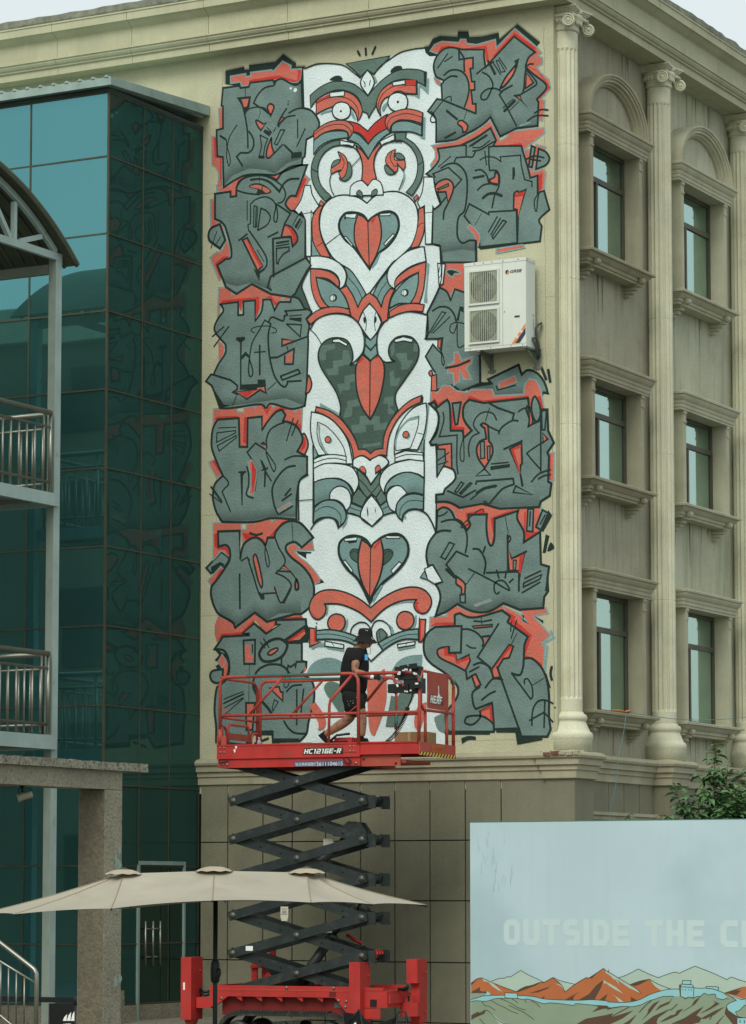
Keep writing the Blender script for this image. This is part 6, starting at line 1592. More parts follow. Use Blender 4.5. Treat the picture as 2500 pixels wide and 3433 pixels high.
# folding chair with printed back, half behind the concrete column
CH = thing('camp_chair', (-3.7, -7.9, 0), 'black folding camp chair with white printed back, half hidden by the concrete column', 'chair')
def camp_chair(cx, cy, rz, root, printed):
    M_ = Matrix.Translation((cx, cy, 0)) @ Matrix.Rotation(rz, 4, 'Z')
    P_ = lambda x, y, z: M_ @ V((x, y, z))
    m = MB()
    for s_ in (-1, 1):
        m.tube([P_(s_*.27, -.24, 0), P_(-s_*.0, 0.02, .26), P_(-s_*.27, .22, .46)], .011, 6); m.tube([P_(s_*.27, .26, 0), P_(s_*.28, .22, .40), P_(s_*.29, .30, .92)], .011, 6)
        m.tube([P_(s_*.27, -.24, .0), P_(s_*.30, -.25, .60)], .011, 6)
    m.build('frame', black_m, root)
    m = MB(); m.obox(P_(-.26, -.22, .40), P_(.26, -.22, .40)-P_(-.26, -.22, .40), P_(-.26, .20, .37)-P_(-.26, -.22, .40), V((0, 0, .02))); m.build('seat', cloth, root)
    a = P_(-.29, .235, .42); m = MB(); m.obox(a, P_(.29, .235, .42)-a, P_(-.29, .235+.018, .42)-a, P_(-.29, .305, .92)-a); m.build('backrest', cloth, root)
    for s_ in (-1, 1):
        m = MB(); q = P_(s_*.33-.04, -.28, .60); m.obox(q, P_(s_*.33+.04, -.28, .60)-q, P_(s_*.33-.04, .27, .60)-q, V((0, 0, .018))); m.build('armrest', cloth, root)
    if printed:
        ux = (P_(1, 0, 0)-P_(0, 0, 0)).normalized(); uz = (P_(0, .305, .92)-P_(0, .235, .42)).normalized()
        f = lambda x, z: P_(x, .232, .42)+uz*z
        mt = MB()
        for q, (x, hh) in enumerate(((-.10, .09), (-.045, .12), (.01, .15), (.065, .12))):
            mt.prism([(0, 0), (.05, 0), (.035+.02, hh), (.02, hh*.6)], f(x, .27), ux, uz, ux.cross(uz)*.002)
        mt.build('emblem', white_p, root)
        text('lettering', "LET'S", .035, f(-.085, .20), ux, uz, white_p, root, .02); text('lettering', 'CAMP', .03, f(-.075, .15), ux, uz, white_p, root, .02)
camp_chair(-3.62, -7.9, R(24), CH, True)
# ================================================================ scissor lift
TH = R(6.2); E1 = V((math.cos(TH), math.sin(TH), 0)); E2 = V((-math.sin(TH), math.cos(TH), 0)); EZ = V((0, 0, 1))
LO = V((-4.1, -3.259, 0))
def LP(s, o, z): return LO+E1*s+E2*o+EZ*z
SL = thing('scissor_lift', LP(1.2, .7, 0), 'red tracked scissor lift raised in front of the mural, carrying the painter', 'scissor lift')
WD = 1.45
def lbox(mb, s0, s1, o0, o1, z0, z1, mi=0): return mb.obox(LP(s0, o0, z0), E1*(s1-s0), E2*(o1-o0), EZ*(z1-z0), mi)
def lpart(name, m, mats, parent=SL, **k): return m.build(name, mats, parent, **k)
def T2(name, pts, o, r=.024, mt=None, parent=None, n=8):
    m = MB(); m.tube([LP(s, o, z) for s, z in pts], r, n); return lpart(name, m, mt or red_rail, parent or SL)
def bolts(mb, pts, o, r=.014):
    for s, z in pts: mb.cyl(LP(s, o, z), LP(s, o-.012, z), r, 8)
# main deck
m = MB(); lbox(m, 0, 2.31, 0, .045, 4.395, 4.609); lbox(m, 0, 2.31, WD-.045, WD, 4.395, 4.609); lbox(m, 0, .045, .046, WD-.046, 4.395, 4.609); lbox(m, 0, 2.31, -.008, .0, 4.585, 4.609); lbox(m, 0, 2.31, -.008, 0, 4.395, 4.41)
dk = lpart('deck', m, red)
m = MB(); lbox(m, .046, 2.31, .046, WD-.046, 4.53, 4.555); lpart('floor_plate', m, mat('checker_plate', (150, 140, 128), .6, .4, var=.2, vscale=5), dk)
m = MB(); lbox(m, .015, 2.31, .02, .06, 4.262, 4.392); lbox(m, .015, 2.31, WD-.06, WD-.02, 4.262, 4.392); lbox(m, .015, .06, .062, WD-.062, 4.262, 4.392); lbox(m, 2.25, 2.31, .062, WD-.062, 4.262, 4.392); m.each('lower_frame', red, SL)
m = MB(); bolts(m, [(0.062, 4.564), (0.121, 4.563), (0.063, 4.496), (0.122, 4.495), (2.160, 4.551), (2.217, 4.550), (2.161, 4.479), (2.217, 4.478)], 0); bolts(m, [(0.099, 4.314), (0.162, 4.313), (2.240, 4.303)], .02, .022); lpart('bolt', m, steel_bolt, dk, kind='stuff')
m = MB(); lbox(m, 2.05, 2.27, -.006, 0, 4.46, 4.57); lpart('bolt_plate', m, red, dk)
m = MB()
for s_, z_ in (((0.320, 4.564)), ((0.296, 4.511))): m.prism([(0, -.03), (.015, 0), (.01, .03), (-.02, .02), (-.012, 0)], LP(s_, -.004, z_), E1, EZ, -E2*.002)
m.each('paint_splash', white_p, dk)
# lettering on the deck: black outline plate, white letters
(lx0, lz0), (lx1, lz1) = (1.400, 4.438), (2.066, 4.533)
m = MB(); m.prism([(0, 0), (lx1-lx0-.02, 0), (lx1-lx0, lz1-lz0), (.03, lz1-lz0)], LP(lx0, -.002, lz0), E1, EZ, -E2*.0015); lpart('letter_ground', m, ink, dk)
block_text('lettering', 'HC1216E-R', (lz1-lz0)*.74, LP(lx0+.02, -.002, lz0+.012), E1, EZ, white_p, dk, .19, .64, .10, .28, (lx1-lx0)*.88, .005)
(bx0, bz0), (bx1, bz1) = (1.261, 4.264), (2.045, 4.348)
m = MB(); lbox(m, bx0, bx1, .013, .0195, bz0, bz1); lpart('rental_label', m, blue_label, dk)
text('lettering', '旭日扬帆租售', .053, LP(bx0+.015, .012, bz0+.006), E1, EZ, white_p, dk, .0, 0, .003, (bx1-bx0)*.38)
text('lettering', '15611104615', .057, LP(bx0+.015+(bx1-bx0)*.40, .012, bz0+.006), E1, EZ, white_p, dk, .0, 0, .003, (bx1-bx0)*.57)
m = MB()
for pts in (((0.033, 4.383), (0.055, 4.342), (0.108, 4.341), (0.183, 4.384)), ((2.054, 4.382), (2.088, 4.310), (2.157, 4.293), (2.174, 4.332), (2.123, 4.381))): m.tube([LP(s, -.01, z) for s, z in pts], .010, 6)
m.each('cable', black_m, SL)
# guard rails of the main deck, near side
T2('guard_rail', [(0.052, 4.836), (0.049, 5.502), (0.066, 5.567), (0.111, 5.606), (0.173, 5.619), (1.041, 5.620), (2.156, 5.620), (2.234, 5.603), (2.277, 5.549), (2.287, 5.477), (2.291, 4.582)], .005, .026)
T2('mid_rail', [(0.069, 5.043), (2.274, 5.034)], .005, .022)
T2('guard_post', [(0.052, 4.836), (0.050, 4.617)], .005, .030)
T2('brace', [(1.067, 5.596), (0.535, 5.061)], .012, .020)
T2('brace', [(2.177, 5.592), (1.837, 5.232), (1.821, 5.153), (1.812, 4.590)], .012, .022)
T2('brace', [(2.269, 5.146), (2.122, 5.037)], .006, .008)
T2('brace', [(0.082, 5.176), (0.211, 5.063)], .006, .008)
m = MB(); s_, z_ = (0.050, 4.617); lbox(m, s_-.045, s_+.10, -.006, .03, z_-.01, z_+.12); s2, z2 = (0.061, 4.787); lbox(m, s2-.03, s2+.03, -.008, .04, z2-.05, z2+.09); lpart('post_socket', m, red_rail)
# far side
T2('guard_rail', [(0.062, 4.686), (0.059, 5.525), (0.083, 5.609), (0.156, 5.649), (0.765, 5.641), (1.664, 5.648), (2.375, 5.652), (2.727, 5.653)], WD, .024)
T2('mid_rail', [(0.076, 5.077), (1.432, 5.078), (2.656, 5.093)], WD, .020)
T2('brace', [(1.090, 5.624), (0.567, 5.096)], WD, .020)
T2('brace', [(1.841, 5.300), (2.110, 5.606), (2.199, 5.645), (2.278, 5.632), (2.322, 5.552), (2.322, 5.174), (2.313, 4.862)], WD-.02, .022)
# left end: gate between the two corner posts
def T3(name, pts, r=.022, mt=None): 
    m = MB(); m.tube([LP(*p) for p in pts], r, 8); return lpart(name, m, mt or red_rail)
zr_ = (0.155, 5.620)[1]
T3('end_rail', [(.06, .02, zr_), (.03, .4, zr_-.01), (.02, 1.2, zr_), (.02, WD-.12, zr_-.02), (.02, WD-.03, zr_-.09), (.02, WD-.02, 4.55)], .022)
T3('end_rail', [(.03, .02, 5.02), (.03, WD-.02, 5.02)], .018)
for o0, o1 in ((.30, 1.05),):
    T3('entry_gate', [(.05, o0, 4.6), (.05, o0, 4.86), (.05, o0+.06, 4.93), (.05, o1-.06, 4.93), (.05, o1, 4.86), (.05, o1, 4.6)], .022)
T3('entry_gate', [(.05, .04, 4.90), (.05, .18, 4.88), (.05, .24, 4.80), (.05, .24, 4.6)], .02); T3('entry_gate', [(.05, WD-.02, 4.84), (.05, 1.22, 4.83), (.05, 1.14, 4.76), (.05, 1.14, 4.6)], .02)
m = MB(); m.obox(LP(.03, .33, 4.70), E2*.70, E1*.03, EZ*.10); lpart('gate_plate', m, red_worn)
m = MB(); m.obox(LP(.027, .72, 4.705), E2*.12, E1*.003, EZ*.09); lpart('gate_sticker', m, red)
# extension deck
EX0, EX1 = 2.31, 3.243
m = MB(); lbox(m, EX0, EX1, .02, .06, 4.44, 4.60); lbox(m, EX0, EX1, .005, .0195, 4.588, 4.612); lbox(m, EX0, EX1, .005, .0195, 4.425, 4.445); lbox(m, EX0, EX1, WD-.06, WD-.02, 4.44, 4.60)
ex = m.each('extension_deck', red, SL)[0]
m = MB(); lbox(m, EX0, EX1, .061, WD-.061, 4.54, 4.56); lpart('floor_plate', m, MATS['checker_plate'], ex)
m = MB(); m.obox(LP(EX1, -.01, 4.405), E2*(WD+.03), E1*.02, EZ*.195); lpart('end_plate', m, red_rail)
m = MB()
for i in range(12):
    o = -.01+i*(WD+.03)/12; d = (WD+.03)/12
    m.prism([(o, 4.405), (o+d*.5, 4.405), (o+d, 4.455), (o+d*.5, 4.455)] if i < 11 else [(o, 4.405), (o+d*.5, 4.405), (o+d*.8, 4.455), (o+d*.5, 4.455)], LP(EX1+.0205, 0, 0), E2, EZ, E1*.002)
m.each('hazard_stripe', yellow, SL)
m = MB(); m.obox(LP(EX1+.02, -.01, 4.404), E2*(WD+.03), E1*.0003, EZ*.052); lpart('hazard_ground', m, ink)
m = MB(); m.obox(LP(EX1+.0202, .48, 4.468), E2*.52, E1*.002, EZ*.11); lb = lpart('warning_label', m, amber)
text('lettering', '禁止违规作业', .06, LP(EX1+.0225, .60, 4.487), E2, EZ, red, lb, 0, 0, .001, .36)
m = MB(); m.prism([(.50, 4.485), (.57, 4.485), (.535, 4.545)], LP(EX1+.0225, 0, 0), E2, EZ, E1*.001); lpart('warning_sign', m, red, lb)
m = MB(); lbox(m, 2.33, 3.0, .10, 1.1, 4.30, 4.345); lpart('slide_tray', m, red_worn)
m = MB(); m.obox(LP(2.31, .06, 4.255), E1*.62, E2*.02, EZ*.17); bb = lpart('slide_plate', m, red_worn)
m = MB(); bolts(m, [(2.35, 4.36), (2.86, 4.29)], .06, .016); lpart('bolt', m, black_m, bb)
# extension rails
T2('guard_rail', [(2.262, 5.617), (3.100, 5.615), (3.185, 5.589), (3.236, 5.532), (3.253, 5.452), (3.244, 5.073), (3.231, 4.581)], .02, .026)
T2('mid_rail', [(2.314, 5.038), (3.244, 5.033)], .02, .022)
T3('guard_post', [(EX1, WD-.02, 5.36), (EX1, WD-.02, 4.6)], .028)
hz0, hz1 = 5.07, 5.64
T3('end_rail', [(EX1+.01, .10, hz1-.02), (EX1+.01, .16, hz1), (EX1+.01, 1.20, hz1-.02), (EX1+.01, WD-.10, hz1-.06), (EX1+.01, WD-.03, hz1-.16), (EX1+.01, WD-.03, hz0+.12), (EX1+.01, WD-.10, hz0+.01), (EX1+.01, .16, hz0), (EX1+.01, .06, hz0+.08), (EX1+.01, .05, hz1-.1), (EX1+.01, .10, hz1-.02)], .022)
T3('end_rail', [(EX1, WD-.01, hz1-.16), (EX1, WD-.01, 5.3)], .026)
for o in (.26, 1.15): T3('end_post', [(EX1, o, hz0-.01), (EX1, o, 4.6)], .024)
m = MB(); m.obox(LP(EX1+.02, .28, hz0+.03), E2*.86, E1*.012, EZ*.55); sp_ = lpart('sign_panel', m, red_worn)
m = MB(); r3 = random.Random(4)
m.prism([(.70, 5.45), (.73, 5.46), (.745, 5.40), (.74, 5.34), (.79, 5.31), (.80, 5.27), (.74, 5.29), (.77, 5.25), (.72, 5.29), (.66, 5.28), (.70, 5.32), (.72, 5.38)], LP(EX1+.033, 0, 0), E2, EZ, E1*.0015)
lpart('emblem', m, white_p, sp_)
block_text('lettering', 'HERF', .115, LP(EX1+.033, .38, 5.185), E2, EZ, white_p, sp_, .21, .66, .12, .18, .48)
m = MB(); m.obox(LP(EX1+.0325, .36, 5.17), E2*.56, E1*.001, EZ*.14); lpart('letter_ground', m, mat('faded_ink', (110, 56, 50), .8), sp_)
# teal masking tape on rails
m = MB()
for a, b, o in (((0.484, 5.624), (2.018, 5.619), -.022), ((0.438, 5.670), (1.413, 5.654), WD-.03)): m.beam(LP(a[0], o, a[1]+.012), LP(b[0], o, b[1]+.012), .012, .020)
m.tube([LP(s, -.006, z) for s, z in ((3.126, 5.614), (3.202, 5.593), (3.262, 5.531), (3.278, 5.468))], .014, 6)
m.tube([LP(s, -.004, z) for s, z in ((2.194, 5.623), (2.260, 5.590), (2.294, 5.557))], .014, 6)
m.tube([LP(s, .02, z) for s, z in ((2.930, 5.048), (2.887, 5.010), (2.879, 4.923), (2.887, 4.843))], .018, 6)
m.lathe(LP(EX1+.01, WD-.05, hz1-.08), [(.02, -.04), (.045, -.02), (.045, .03), (.02, .05)], 10)
m.each('masking_tape', sq_teal, SL)
# control unit and its coiled lead
m = MB(); r3 = random.Random(11)
c0 = (3.053, 5.480)
lbox(m, c0[0]-.20, c0[0]+.20, .02, .16, c0[1]+.03, c0[1]+.22); lbox(m, c0[0]-.30, c0[0]+.02, .0, .12, c0[1]-.16, c0[1]-.03); lbox(m, c0[0]-.06, c0[0]+.22, .03, .2, c0[1]-.17, c0[1]+.05)
for q in range(10): m.obox(LP(c0[0]+r3.uniform(-.25, .2), r3.uniform(-.04, .06), c0[1]+r3.uniform(-.18, .18)), (E1*r3.uniform(.05, .12)+EZ*r3.uniform(-.04, .04)), E2*.04, (EZ*r3.uniform(.04, .10)+E1*r3.uniform(-.03, .03)))
cu = lpart('control_unit', m, black_m)
m = MB()
for q in range(16):
    a = r3.uniform(0, 6.28); m.obox(LP(c0[0]+.16*math.cos(a), -.05, c0[1]+.16*math.sin(a)), E1*r3.uniform(.02, .05), E2*.004, EZ*r3.uniform(.015, .03))
lpart('label', m, white_p, cu, kind='stuff')
m = MB(); m.cyl(LP(c0[0]-.03, -.06, c0[1]-.06), LP(c0[0]-.03, -.08, c0[1]-.06), .018, 8); m.tube([LP(c0[0]-.17, -.05, c0[1]+.03), LP(c0[0]-.08, -.07, c0[1]+.01), LP(c0[0]-.03, -.07, c0[1]-.06)], .008, 6); lpart('stop_button', m, red, cu)
lead = [(3.121, 5.343), (3.078, 5.209), (3.030, 5.107)]
m = MB(); m.tube([LP(s, .10, z) for s, z in lead], .010, 6)
path = [(3.030, 5.107), (2.993, 4.989), (2.924, 4.848), (2.822, 4.707), (2.702, 4.601)]; sm = smooth_pts([(s, z, False) for s, z in path], False, 10); cc = []
tot = len(sm)-1
for i in range(tot*9):
    t = i/9; q = min(int(t), tot-1); p = sm[q].lerp(sm[q+1], t-q); d = (sm[q+1]-sm[q]).normalized(); nrm = V((-d.y, d.x)); a = i*2*math.pi*30/(tot*9)
    cc.append(LP(p.x+nrm.x*.028*math.cos(a), .10+.028*math.sin(a), p.y+nrm.y*.028*math.cos(a)))
m.tube(cc, .0075, 5); lpart('coiled_lead', m, black_m)
# small red box on the deck edge
m = MB(); a = (1.842, 4.603); b = (2.123, 4.689); lbox(m, a[0], b[0], .15, .45, 4.60, b[1]+.0); lpart('battery_box', m, red)
m = MB(); a = (1.753, 4.636); lbox(m, a[0], a[0]+.30, .10, .2, 4.61, 4.64); m.tube([LP(a[0]+.05, .1, 4.64), LP(a[0]+.15, .1, 4.72), LP(a[0]+.35, .12, 4.74)], .018, 6); lpart('foot_pedal', m, black_m)
# scissor stack
PIN = [(.23, 3.775), (.23, 3.206), (.23, 2.640), (.23, 2.073), (.23, 1.513), (.23, .955)]
PR = [(2.30, 3.753), (2.30, 3.186), (2.30, 2.613), (2.30, 2.045), (2.30, 1.487), (2.30, .94)]
def arm(a, b, o, th=.05, hg=.135):
    a_, b_ = V(a), V(b); d = (b_-a_).normalized(); a_ = a_-d*.075; b_ = b_+d*.075
    m = MB(); n = V((-d.y, d.x)); pl = [a_-n*hg/2, b_-n*hg/2, b_+n*hg/2, a_+n*hg/2]
    m.prism([(p.x, p.y) for p in pl], LP(0, o, 0), E1, EZ, E2*th); return lpart('scissor_arm', m, arm_m)
ups = [(PIN[0], (2.26, 4.32))]+[(PIN[i+1], PR[i]) for i in range(5)]
downs = [((.30, 4.30), PR[0])]+[(PIN[i], PR[i+1]) for i in range(5)]
OFF = .10
for a, b in ups:
    arm(a, b, OFF); arm(a, b, OFF+.64)
for a, b in downs:
    arm(a, b, OFF+.075); arm(a, b, OFF+.56)
for s_, z_ in PIN[:5]+PR[:5]+[((PIN[i+1][0]+PR[i][0])/2, (PIN[i+1][1]+PR[i][1])/2) for i in range(5)]+[(1.262, 4.035)]:
    m = MB(); m.cyl(LP(s_, OFF, z_), LP(s_, OFF-.016, z_), .046, 14); m.cyl(LP(s_, OFF-.016, z_), LP(s_, OFF-.024, z_), .026, 12); lpart('pivot_pin', m, mat('pin_steel', (104, 108, 100), .4, .6, var=.1))
for s_, z_ in PIN[:5]+PR[:5]:
    m = MB(); sgn = 1 if s_ > 1 else -1
    m.cyl(LP(s_+.02*sgn, OFF+.13, z_), LP(s_+.02*sgn, OFF+.64, z_), .05, 10); lpart('cross_tube', m, arm_m)
for s_, z_ in PR[:5]:
    m = MB()
    for o in (OFF+.06, OFF+.62): lbox(m, s_+.06, s_+.19, o, o+.02, z_-.11, z_+.08); lbox(m, s_+.06, s_+.17, o+.07, o+.085, z_-.11, z_+.05)
    m.each('end_bracket', arm_m, SL)
m = MB()
for a, b in downs:
    for t in (.2, .36, .68, .84):
        p = V(a).lerp(V(b), t); m.cyl(LP(p.x, OFF+.0755, p.y), LP(p.x, OFF+.0735, p.y), .017, 8)
lpart('arm_hole', m, ink, kind='stuff')
# lifting cylinders
for (s0, z0), (s1, z1) in (((.95, .78), (2.05, 2.22)), ((1.15, 2.55), (2.0, 3.3))):
    m = MB(); p0 = V((s0, z0)); p1 = V((s1, z1)); q = p0.lerp(p1, .70)
    m.cyl(LP(*(p0.x, .42, p0.y)), LP(q.x, .42, q.y), .075, 14); m.cyl(LP(q.x, .42, q.y), LP(p1.x, .42, p1.y), .042, 12); m.lathe(LP(q.x, .42, q.y), [(.085, -.06), (.09, -.05), (.09, .0), (.08, .01)], 14, axis=(E1*(p1-p0).x+EZ*(p1-p0).y)); lpart('hydraulic_cylinder', m, arm_m)
    m = MB(); lbox(m, q.x-.14, q.x+.02, .30, .33, q.y+.03, q.y+.13); lpart('valve_tag', m, mat('tag_grey', (170, 172, 160), .6))
m = MB(); m.prism([(1.75, 3.24), (2.28, 3.20), (2.28, 3.30), (2.18, 3.44), (2.0, 3.46)], LP(0, .30, 0), E1, EZ, E2*.05); m.prism([(1.75, 3.24), (2.28, 3.20), (2.28, 3.30), (2.18, 3.44), (2.0, 3.46)], LP(0, .50, 0), E1, EZ, E2*.05); m.each('cylinder_lug', arm_m, SL)
m = MB(); m.prism([(.55, 1.32), (.80, 1.05), (1.35, .98), (1.35, 1.08), (.95, 1.28)], LP(0, .5, 0), E1, EZ, E2*.08); m.each('cylinder_lug', arm_m, SL)
m = MB()
for q in range(3): m.tube([LP(2.40, .40+.1*q, 1.50), LP(2.43, .42+.1*q, 1.52), LP(2.38, .46+.1*q, 1.57)], .014, 6)
m.lathe(LP(2.32, .42, 1.49), [(.058, 0), (.07, .01), (.07, .03), (.058, .04), (.058, .06), (.07, .07), (.07, .09), (.058, .10)], 14, axis=E2)
m.tube([LP(1.72, .95, 1.78), LP(1.85, .95, 1.70), LP(1.95, .95, 1.66)], .03, 6); m.each('red_tie', red, SL)
m = MB(); a = (0.445, 1.569); lbox(m, a[0], a[0]+.115, OFF-.004, OFF-.0005, a[1]-.02, a[1]+.05); o_ = lpart('label', m, white_p); o_.matrix_basis = Matrix.Identity(4)
m = MB()
for (a, b) in (((.55, 1.69), (1.0, 1.78)),):
    m.tube([LP(2.2, .5, 1.62), LP(2.1, .45, 1.60), LP(1.9, .45, 1.66)], .016, 6); m.tube([LP(2.36, .3, 2.12), LP(2.28, .3, 2.26), LP(2.16, .35, 2.24), LP(2.10, .4, 2.10)], .016, 6)
m.each('hose', black_m, SL)
# chassis
m = MB(); lbox(m, -.10, 2.18, .0, .10, .88, .985); lbox(m, -.10, 2.18, .012, .10, .985, 1.04); lbox(m, -.10, 2.18, 1.0, 1.10, .88, 1.04); lbox(m, -.10, -.02, .101, .999, .88, 1.04); lbox(m, 2.05, 2.75, .101, .999, .80, .93)
ch = lpart('chassis', m, red)
m = MB(); lbox(m, -.10, 2.18, -.006, 0, .97, .985); lpart('edge_strip', m, red_rail, ch)
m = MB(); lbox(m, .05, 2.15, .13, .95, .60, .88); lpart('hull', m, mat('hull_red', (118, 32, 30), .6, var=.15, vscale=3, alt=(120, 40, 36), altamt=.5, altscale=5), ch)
m = MB()
for s_ in (.30, .62, .95, 1.28, 1.60): m.prism([(0, 0), (.12, -.07), (.12, 0)], LP(s_, .02, .88), E1, EZ, E2*.06)
m.prism([(.0, 0), (.28, 0), (.10, -.13), (0, -.16)], LP(-.08, .0, .88), E1, EZ, E2*.06); m.prism([(0, 0), (.24, 0), (.24, -.24), (.17, -.20)], LP(1.92, .0, .88), E1, EZ, E2*.06)
m.each('gusset', red, ch)
m = MB(); bolts(m, [(.10, .85), (1.98, .84), (2.10, .83), (2.09, .75), (1.15, 1.02), (1.9, 1.02)], .0, .02); lpart('bolt', m, steel_bolt, ch, kind='stuff')
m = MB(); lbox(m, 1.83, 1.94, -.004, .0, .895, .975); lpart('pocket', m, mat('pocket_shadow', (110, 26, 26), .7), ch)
m = MB(); lbox(m, 1.86, 2.04, .122, .13, .73, .81); lpart('data_plate', m, mat('plate_grey', (96, 102, 92), .6, alt=(50, 54, 50), altamt=.8, altscale=40), ch)
# right end of the chassis: steps, box and lead
m = MB(); lbox(m, 2.19, 2.72, .05, .9, .74, .98); lbox(m, 2.19, 2.66, .05, .12, .985, 1.03); lbox(m, 2.19, 2.70, .9, .93, .985, 1.05); lbox(m, 2.30, 2.62, .04, .05, .58, .73); eb = lpart('end_box', m, red)
m = MB(); lbox(m, 2.46, 2.56, .035, .049, .76, .86); lpart('socket', m, ink, eb)
m = MB(); m.tube([LP(2.22, .0, .93), LP(2.30, -.03, .90), LP(2.34, -.03, .78), LP(2.30, -.03, .66), LP(2.24, -.02, .63)], .02, 8); m.tube([LP(2.72, .5, 1.0), LP(2.80, .48, 1.0), LP(2.88, .45, 1.05)], .022, 8); m.tube([LP(2.72, .55, 1.0), LP(2.80, .53, .985), LP(2.88, .5, 1.03)], .022, 8); m.tube([LP(2.2, .3, 1.05), LP(2.35, .28, 1.02), LP(2.5, .26, .99)], .025, 8); m.tube([LP(-.12, .2, .95), LP(-.25, .15, .93), LP(-.33, .15, .98)], .02, 8); m.tube([LP(-.12, .2, .91), LP(-.25, .15, .88), LP(-.33, .15, .94)], .02, 8); m.each('hose', black_m, eb)
m = MB(); lbox(m, 2.29, 2.35, -.035, -.01, .54, .61); lpart('connector', m, white_p, eb)
# outriggers
def outrigger(s0, o0, z0, z1, cap, mats_, cut=None):
    m = MB(); lbox(m, s0, s0+.17, o0, o0+.40, z0+(cap or 0), z1)
    if cap: lbox(m, s0+.03, s0+.17, o0+.10, o0+.40, z0, z0+cap)
    for zz in (z0+.15, z1-.2): m.cyl(LP(s0+.17, o0+.30, zz), LP(s0+.185, o0+.30, zz), .02, 8)
    ob = lpart('outrigger', m, mats_)
    m = MB(); m.prism([(0, 0), (.16, 0), (.12, -.10), (.05, -.12)], LP(s0, o0+.12, z0), E1, EZ, E2*.16); lpart('foot_bracket', m, mats_, ob)
    m = MB(); m.cyl(LP(s0+.08, o0+.2, z0), LP(s0+.08, o0+.2, .08), .035, 12); lpart('jack_leg', m, steel_bolt, ob)
    m = MB(); m.lathe(LP(s0+.08, o0+.2, 0), [(.16, .0), (.16, .05), (.06, .09)], 16); lpart('jack_pad', m, rubber, ob)
    return ob
og = outrigger(-.50, -.15, .53, 1.45, 0, red)
m = MB(); lbox(m, -.46, -.43, -.155, -.1505, .97, 1.08); lpart('label', m, white_p, og)
outrigger(2.195, -.12, .50, 1.40, 0, red)
outrigger(2.75, .75, .50, 1.43, .58, red)
m = MB(); lbox(m, -.32, -.08, .0, .10, .70, .86); lbox(m, 2.70, 2.98, .62, .76, .60, .80); m.prism([(2.78, .80), (2.90, .80), (2.90, .90), (2.87, .925), (2.81, .925), (2.78, .90)], LP(0, .62, 0), E1, EZ, E2*.02); m.each('outrigger_beam', red, SL)
m = MB(); lbox(m, 2.822, 2.85, .615, .6195, .82, .90); lpart('slot', m, ink)
# access ladder at the back left
m = MB()
for s_ in (.06, .36): m.prism([(0, 1.0), (.10, 1.0), (.10, 1.60), (0, 1.60)], LP(s_, 1.15, 0), E1, EZ, E2*.03)
m.prism([(.30, 1.0), (.62, 1.02), (.60, 1.30), (.52, 1.42), (.30, 1.48)], LP(0, 1.0, 0), E1, EZ, E2*.04); lbox(m, .06, .46, 1.1, 1.18, 1.27, 1.31); lbox(m, .06, .25, 1.1, 1.18, 1.58, 1.61); lpart('ladder', m, red)
m = MB(); m.lathe(LP(.62, .9, 1.03), [(.25, 0), (.25, .02), (.24, .06), (.12, .10)], 20, axis=-E2); lpart('drum_guard', m, red)
# crawler tracks
for o in (.0, .82):
    z0, z1, s0, s1 = .02, .66, .02, 2.12; rr = (z1-z0)/2; pts = []
    for i in range(13): a = math.pi/2+math.pi*i/12; pts.append((s0+rr+rr*math.cos(a), z0+rr+rr*math.sin(a)))
    for i in range(13): a = -math.pi/2+math.pi*i/12; pts.append((s1-rr+rr*math.cos(a), z0+rr+rr*math.sin(a)))
    m = MB(); n = len(pts); vs = []
    for (s_, z_) in pts:
        cx = min(max(s_, s0+rr), s1-rr); d = V((s_-cx, z_-z0-rr)); 
        i_ = (cx+d.x*.80, z0+rr+d.y*.80)
        vs += [LP(s_, o, z_), LP(s_, o+.25, z_), LP(i_[0], o+.25, i_[1]), LP(i_[0], o, i_[1])]
    m.add(vs, [(4*i+q, 4*((i+1) % n)+q, 4*((i+1) % n)+(q+1) % 4, 4*i+(q+1) % 4) for i in range(n) for q in range(4)])
    tk = lpart('crawler_track', m, rubber)
    m = MB()
    for i in range(30):
        s_ = s0+rr+(s1-s0-2*rr)*i/29; lbox(m, s_-.018, s_+.018, o-.012, o+.262, z1-.006, z1+.018); lbox(m, s_-.006, s_+.006, o-.014, o, z1-.034, z1-.020)
    lpart('track_lug', m, rubber, tk, kind='stuff')
    for s_ in (s0+rr, s1-rr):
        m = MB(); m.lathe(LP(s_, o+.05, z0+rr), [(.06, -.04), (.17, -.03), (.19, .0), (.19, .12)], 18, axis=E2)
        for q in range(6): a = q*math.pi/3; m.cyl(LP(s_+.11*math.cos(a), o+.02, z0+rr+.11*math.sin(a)), LP(s_+.11*math.cos(a), o+.0, z0+rr+.11*math.sin(a)), .015, 6)
        lpart('track_wheel', m, arm_m, tk)
    m = MB(); lbox(m, .42, 1.75, o+.02, o+.18, .20, .40); m.lathe(LP(1.08, o+.06, .43), [(.08, -.05), (.08, .06)], 14, axis=E2); lpart('track_frame', m, arm_m, tk)

